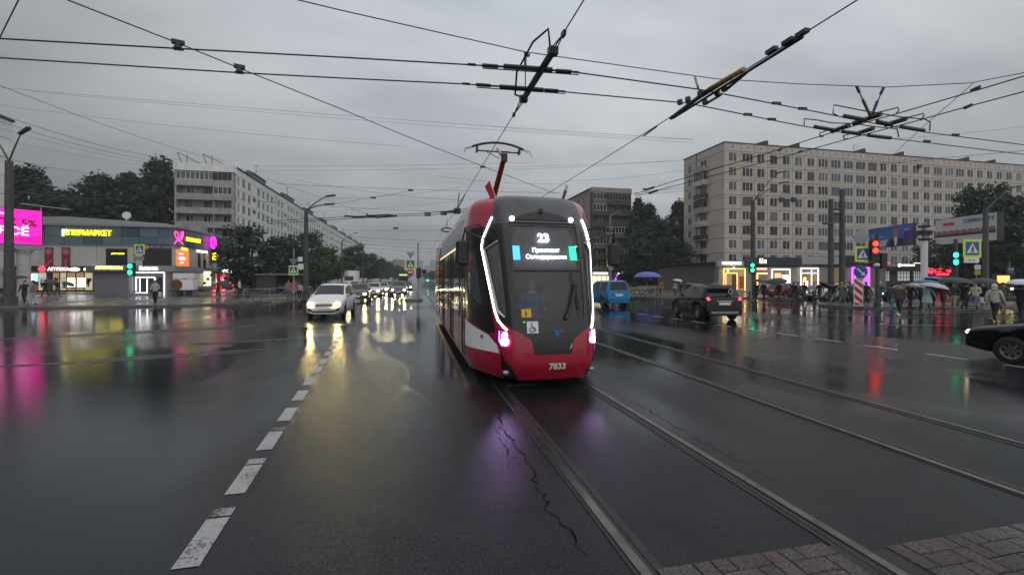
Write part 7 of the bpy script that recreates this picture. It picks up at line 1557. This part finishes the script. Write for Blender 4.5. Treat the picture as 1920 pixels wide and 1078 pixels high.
# 2 crossing over the right track
c2 = hz(1310, 185); cx2 = thing('wire_crossing', 'long brown and yellow wire crossing over the right hand track', 'wire fitting', tuple(c2), 0, 'overhead wire crossings'); o_ = c2
A = hz(1505, 70); B = hz(1262, 222); d = (B-A).normalized()
bar(cx2, loc(A), loc(B), .03, M_BLACK, 'long_bar'); bar(cx2, loc(hz(1395,130)), loc(hz(1330,168)), .055, M_YBAR, 'yellow_bar'); bar(cx2, loc(hz(1330,168)), loc(hz(1258,222)), .05, M_GREENBAR, 'olive_bar'); bar(cx2, loc(hz(1400,136)), loc(hz(1362,168)), .035, M_INS, 'side_bar'); bar(cx2, loc(hz(1352,178)), loc(hz(1322,196)), .03, M_INS, 'side_bar')
for x, y in ((1313,176),(1358,167),(1322,192),(1290,187),(1275,192),(1345,175)): MB().box(loc(hz(x,y)), (.10,.10,.11), rz=.6).build('clamp', M_INS, cx2)
for x, y in ((1504,68),(1478,83),(1447,100)): MB().box(loc(hz(x,y))+Vector((0,0,.05)), (.10,.22,.07)).build('clip', M_BLACK, cx2)
q = hz(1303, 145, 6.95); bar(cx2, loc(q), loc(hz(1309,165,6.5)), .03, M_YBAR, 'hanger_insulator'); bar(cx2, loc(hz(1309,165,6.5)), loc(hz(1313,176)), .012, M_WIRE, 'hanger'); bar(cx2, loc(hz(1207,255)), loc(hz(1232,237)), .022, M_BLACK, 'splice')
# 3 node where the trolley lines cross
c3 = hz(1640, 228); cx3 = thing('wire_crossing', 'spider like trolley wire crossing with wire loops at the upper right', 'wire fitting', tuple(c3), 0, 'overhead wire crossings'); o_ = c3
for a, b in (((1583,218),(1622,225)), ((1645,228),(1672,234)), ((1690,238),(1732,245)), ((1528,238),(1562,244)), ((1580,247),(1612,251)), ((1628,254),(1670,259))): bar(cx3, loc(hz(*a)), loc(hz(*b)), .055, M_GREENBAR, 'insulator_bar')
for a, b in (((1560,250),(1592,238)), ((1600,235),(1652,218)), ((1606,254),(1638,244)), ((1660,238),(1700,226))): bar(cx3, loc(hz(*a))+Vector((0,0,.05)), loc(hz(*b))+Vector((0,0,.05)), .065, M_GREENBAR, 'insulator_bar')
for lpx in ([(1570,217),(1562,213),(1563,197),(1620,208),(1690,220),(1735,224),(1744,229),(1743,246)], [(1508,235),(1508,223),(1535,226),(1560,231),(1600,232),(1640,238),(1682,242),(1685,257)], [(1640,213),(1684,202),(1685,208),(1680,214)], [(1690,224),(1732,213),(1732,218),(1727,226)], [(1550,245),(1537,250),(1538,257),(1545,256)], [(1592,252),(1581,255),(1583,262),(1590,260)]): MB().tube([loc(hz(x,y)) for x, y in lpx], .016, 5).build('wire_loop', M_DARK, cx3)
for a, b, c_ in (((1606,162),(1617,186),(1632,218)), ((1657,164),(1645,190),(1636,214))):
    A = hz(a[0], a[1], 6.95); B = hz(b[0], b[1], 6.6); C_ = hz(c_[0], c_[1], ZC+.05); bar(cx3, loc(A), loc(A.lerp(B, .5)), .035, M_BLACK, 'hanger_insulator'); bar(cx3, loc(A), loc(C_), .014, M_WIRE, 'hanger'); bar(cx3, loc(B), loc(C_), .035, M_YBAR if a[0] < 1640 else M_BLACK, 'hanger_strut')
# 4 far crossing over the avenue and 5 the switch left of it
c4 = hz(857, 396); cx4 = thing('wire_crossing', 'small dark wire crossing left of the tram roof', 'wire fitting', tuple(c4), 0, 'overhead wire crossings'); o_ = c4
wpx('farther trolley wire pair above the avenue, upper', [(500,415),(700,404),(800,400),(857,394),(900,390),(1000,386)], r=.02); wpx('farther trolley wire pair above the avenue, lower', [(500,420),(700,407),(800,404),(857,398),(900,394),(1000,390)], r=.02)
MB().box(loc(c4), (.4,.5,.3)).build('centre_block', M_BLACK, cx4)
for x, y in ((802,400),(802,404),(832,398),(832,402),(880,393),(884,396),(845,397)): MB().box(loc(hz(x,y)), (.42,.1,.11), rz=-PHI).build('insulator', M_BLACK, cx4)
for a, b in (((861,362),(858,390)), ((873,363),(859,390))): A = W(a[0], a[1], c4.x*SF+c4.y*CF); B = W(b[0], b[1], c4.x*SF+c4.y*CF); bar(cx4, loc(A), loc(B), .03, M_WIRE, 'hanger')
c5 = hz(695, 405); cx5 = thing('wire_switch', 'dark trolley wire switch over the left lanes', 'wire fitting', tuple(c5), 0, 'overhead wire crossings'); o_ = c5
for a, b in (((646,405),(682,408)), ((660,407),(705,407)), ((688,405),(730,403)), ((706,408),(744,405)), ((688,402),(690,408))): bar(cx5, loc(hz(*a)), loc(hz(*b)), .06, M_BLACK, 'switch_bar')
c6 = W(838, 431, 40); cx6 = thing('wire_crossing', 'smallest wire crossing just above the tram side, farthest along', 'wire fitting', tuple(c6), 0, 'overhead wire crossings')
MB().tube([(.5*math.cos(k*PI/6), 0, .18*math.sin(k*PI/6)) for k in range(13)], .07, 5).build('ring', M_BLACK, cx6); MB().tube([(0,0,.1),(0,0,.9)], .03, 5).build('hanger', M_BLACK, cx6)
for x, y, z in ((334,86,6.25),(449,131,6.25)): p = hz(x, y, z); o = thing('wire_hanger', 'black hanger clamp on the slanting span wire, %s' % ('left one' if x < 400 else 'right one'), 'wire fitting', tuple(p), 0, 'wire hangers'); MB().box((0,0,.06), (.20,.08,.07), rz=.3).build('top_clamp', M_BLACK, o); MB().tube([(0,0,.06),(0,0,-.06)], [.05,.07], 8).build('insulator', M_BLACK, o); MB().box((.0,0,-.06), (.16,.06,.04)).build('jaw', M_BLACK, o)
for i, (x, y, lb_) in enumerate([(1456,194,'upper, left'), (1505,204,'upper, right'), (1402,215,'lower, left'), (1447,224,'lower, right'), (1792,253,'upper, beyond the node'), (1738,265,'lower, beyond the node'), (1829,167,'street wire, upper'), (1815,200,'street wire, lower'), (1462,281,'street wire, near the roof'), (1500,285,'street wire, near the roof, lower')]):
    p = hz(x, y); tag(MB().box((0,0,0), (.22,.05,.06), rz=-.1 if i < 6 else 1.2).build('wire_clip', M_BLACK, loc=p), 'small dark clip on a trolley wire at the right, '+lb_, 'wire fitting', 'clips on the trolley wires')
for (x, y, lb_) in ((1224,352,'upper'), (1231,358,'lower')): A = hz(x-14, y+4.3); B = hz(x+2, y-.6); tag(MB().tube([A, B], .05, 6).build('wire_splice', M_BLACK), 'thick dark splice on the street wires by the brown block, '+lb_, 'wire fitting', 'wire splices')
# ================================================================== rain haze
M_HAZE = bpy.data.materials.new('haze'); M_HAZE.use_nodes = True; _nt = M_HAZE.node_tree; _nt.nodes.clear()
_o = _nt.nodes.new('ShaderNodeOutputMaterial'); _v = _nt.nodes.new('ShaderNodeVolumePrincipled'); _nt.links.new(_v.outputs[0], _o.inputs['Volume'])
_v.inputs['Color'].default_value = (.86, .88, .92, 1); _v.inputs['Density'].default_value = .0005; _v.inputs['Anisotropy'].default_value = .2
MB().b2((-1600, -320, -2.0), (1600, 2650, 46.0)).build('haze', M_HAZE, kind='stuff')
flush_text()
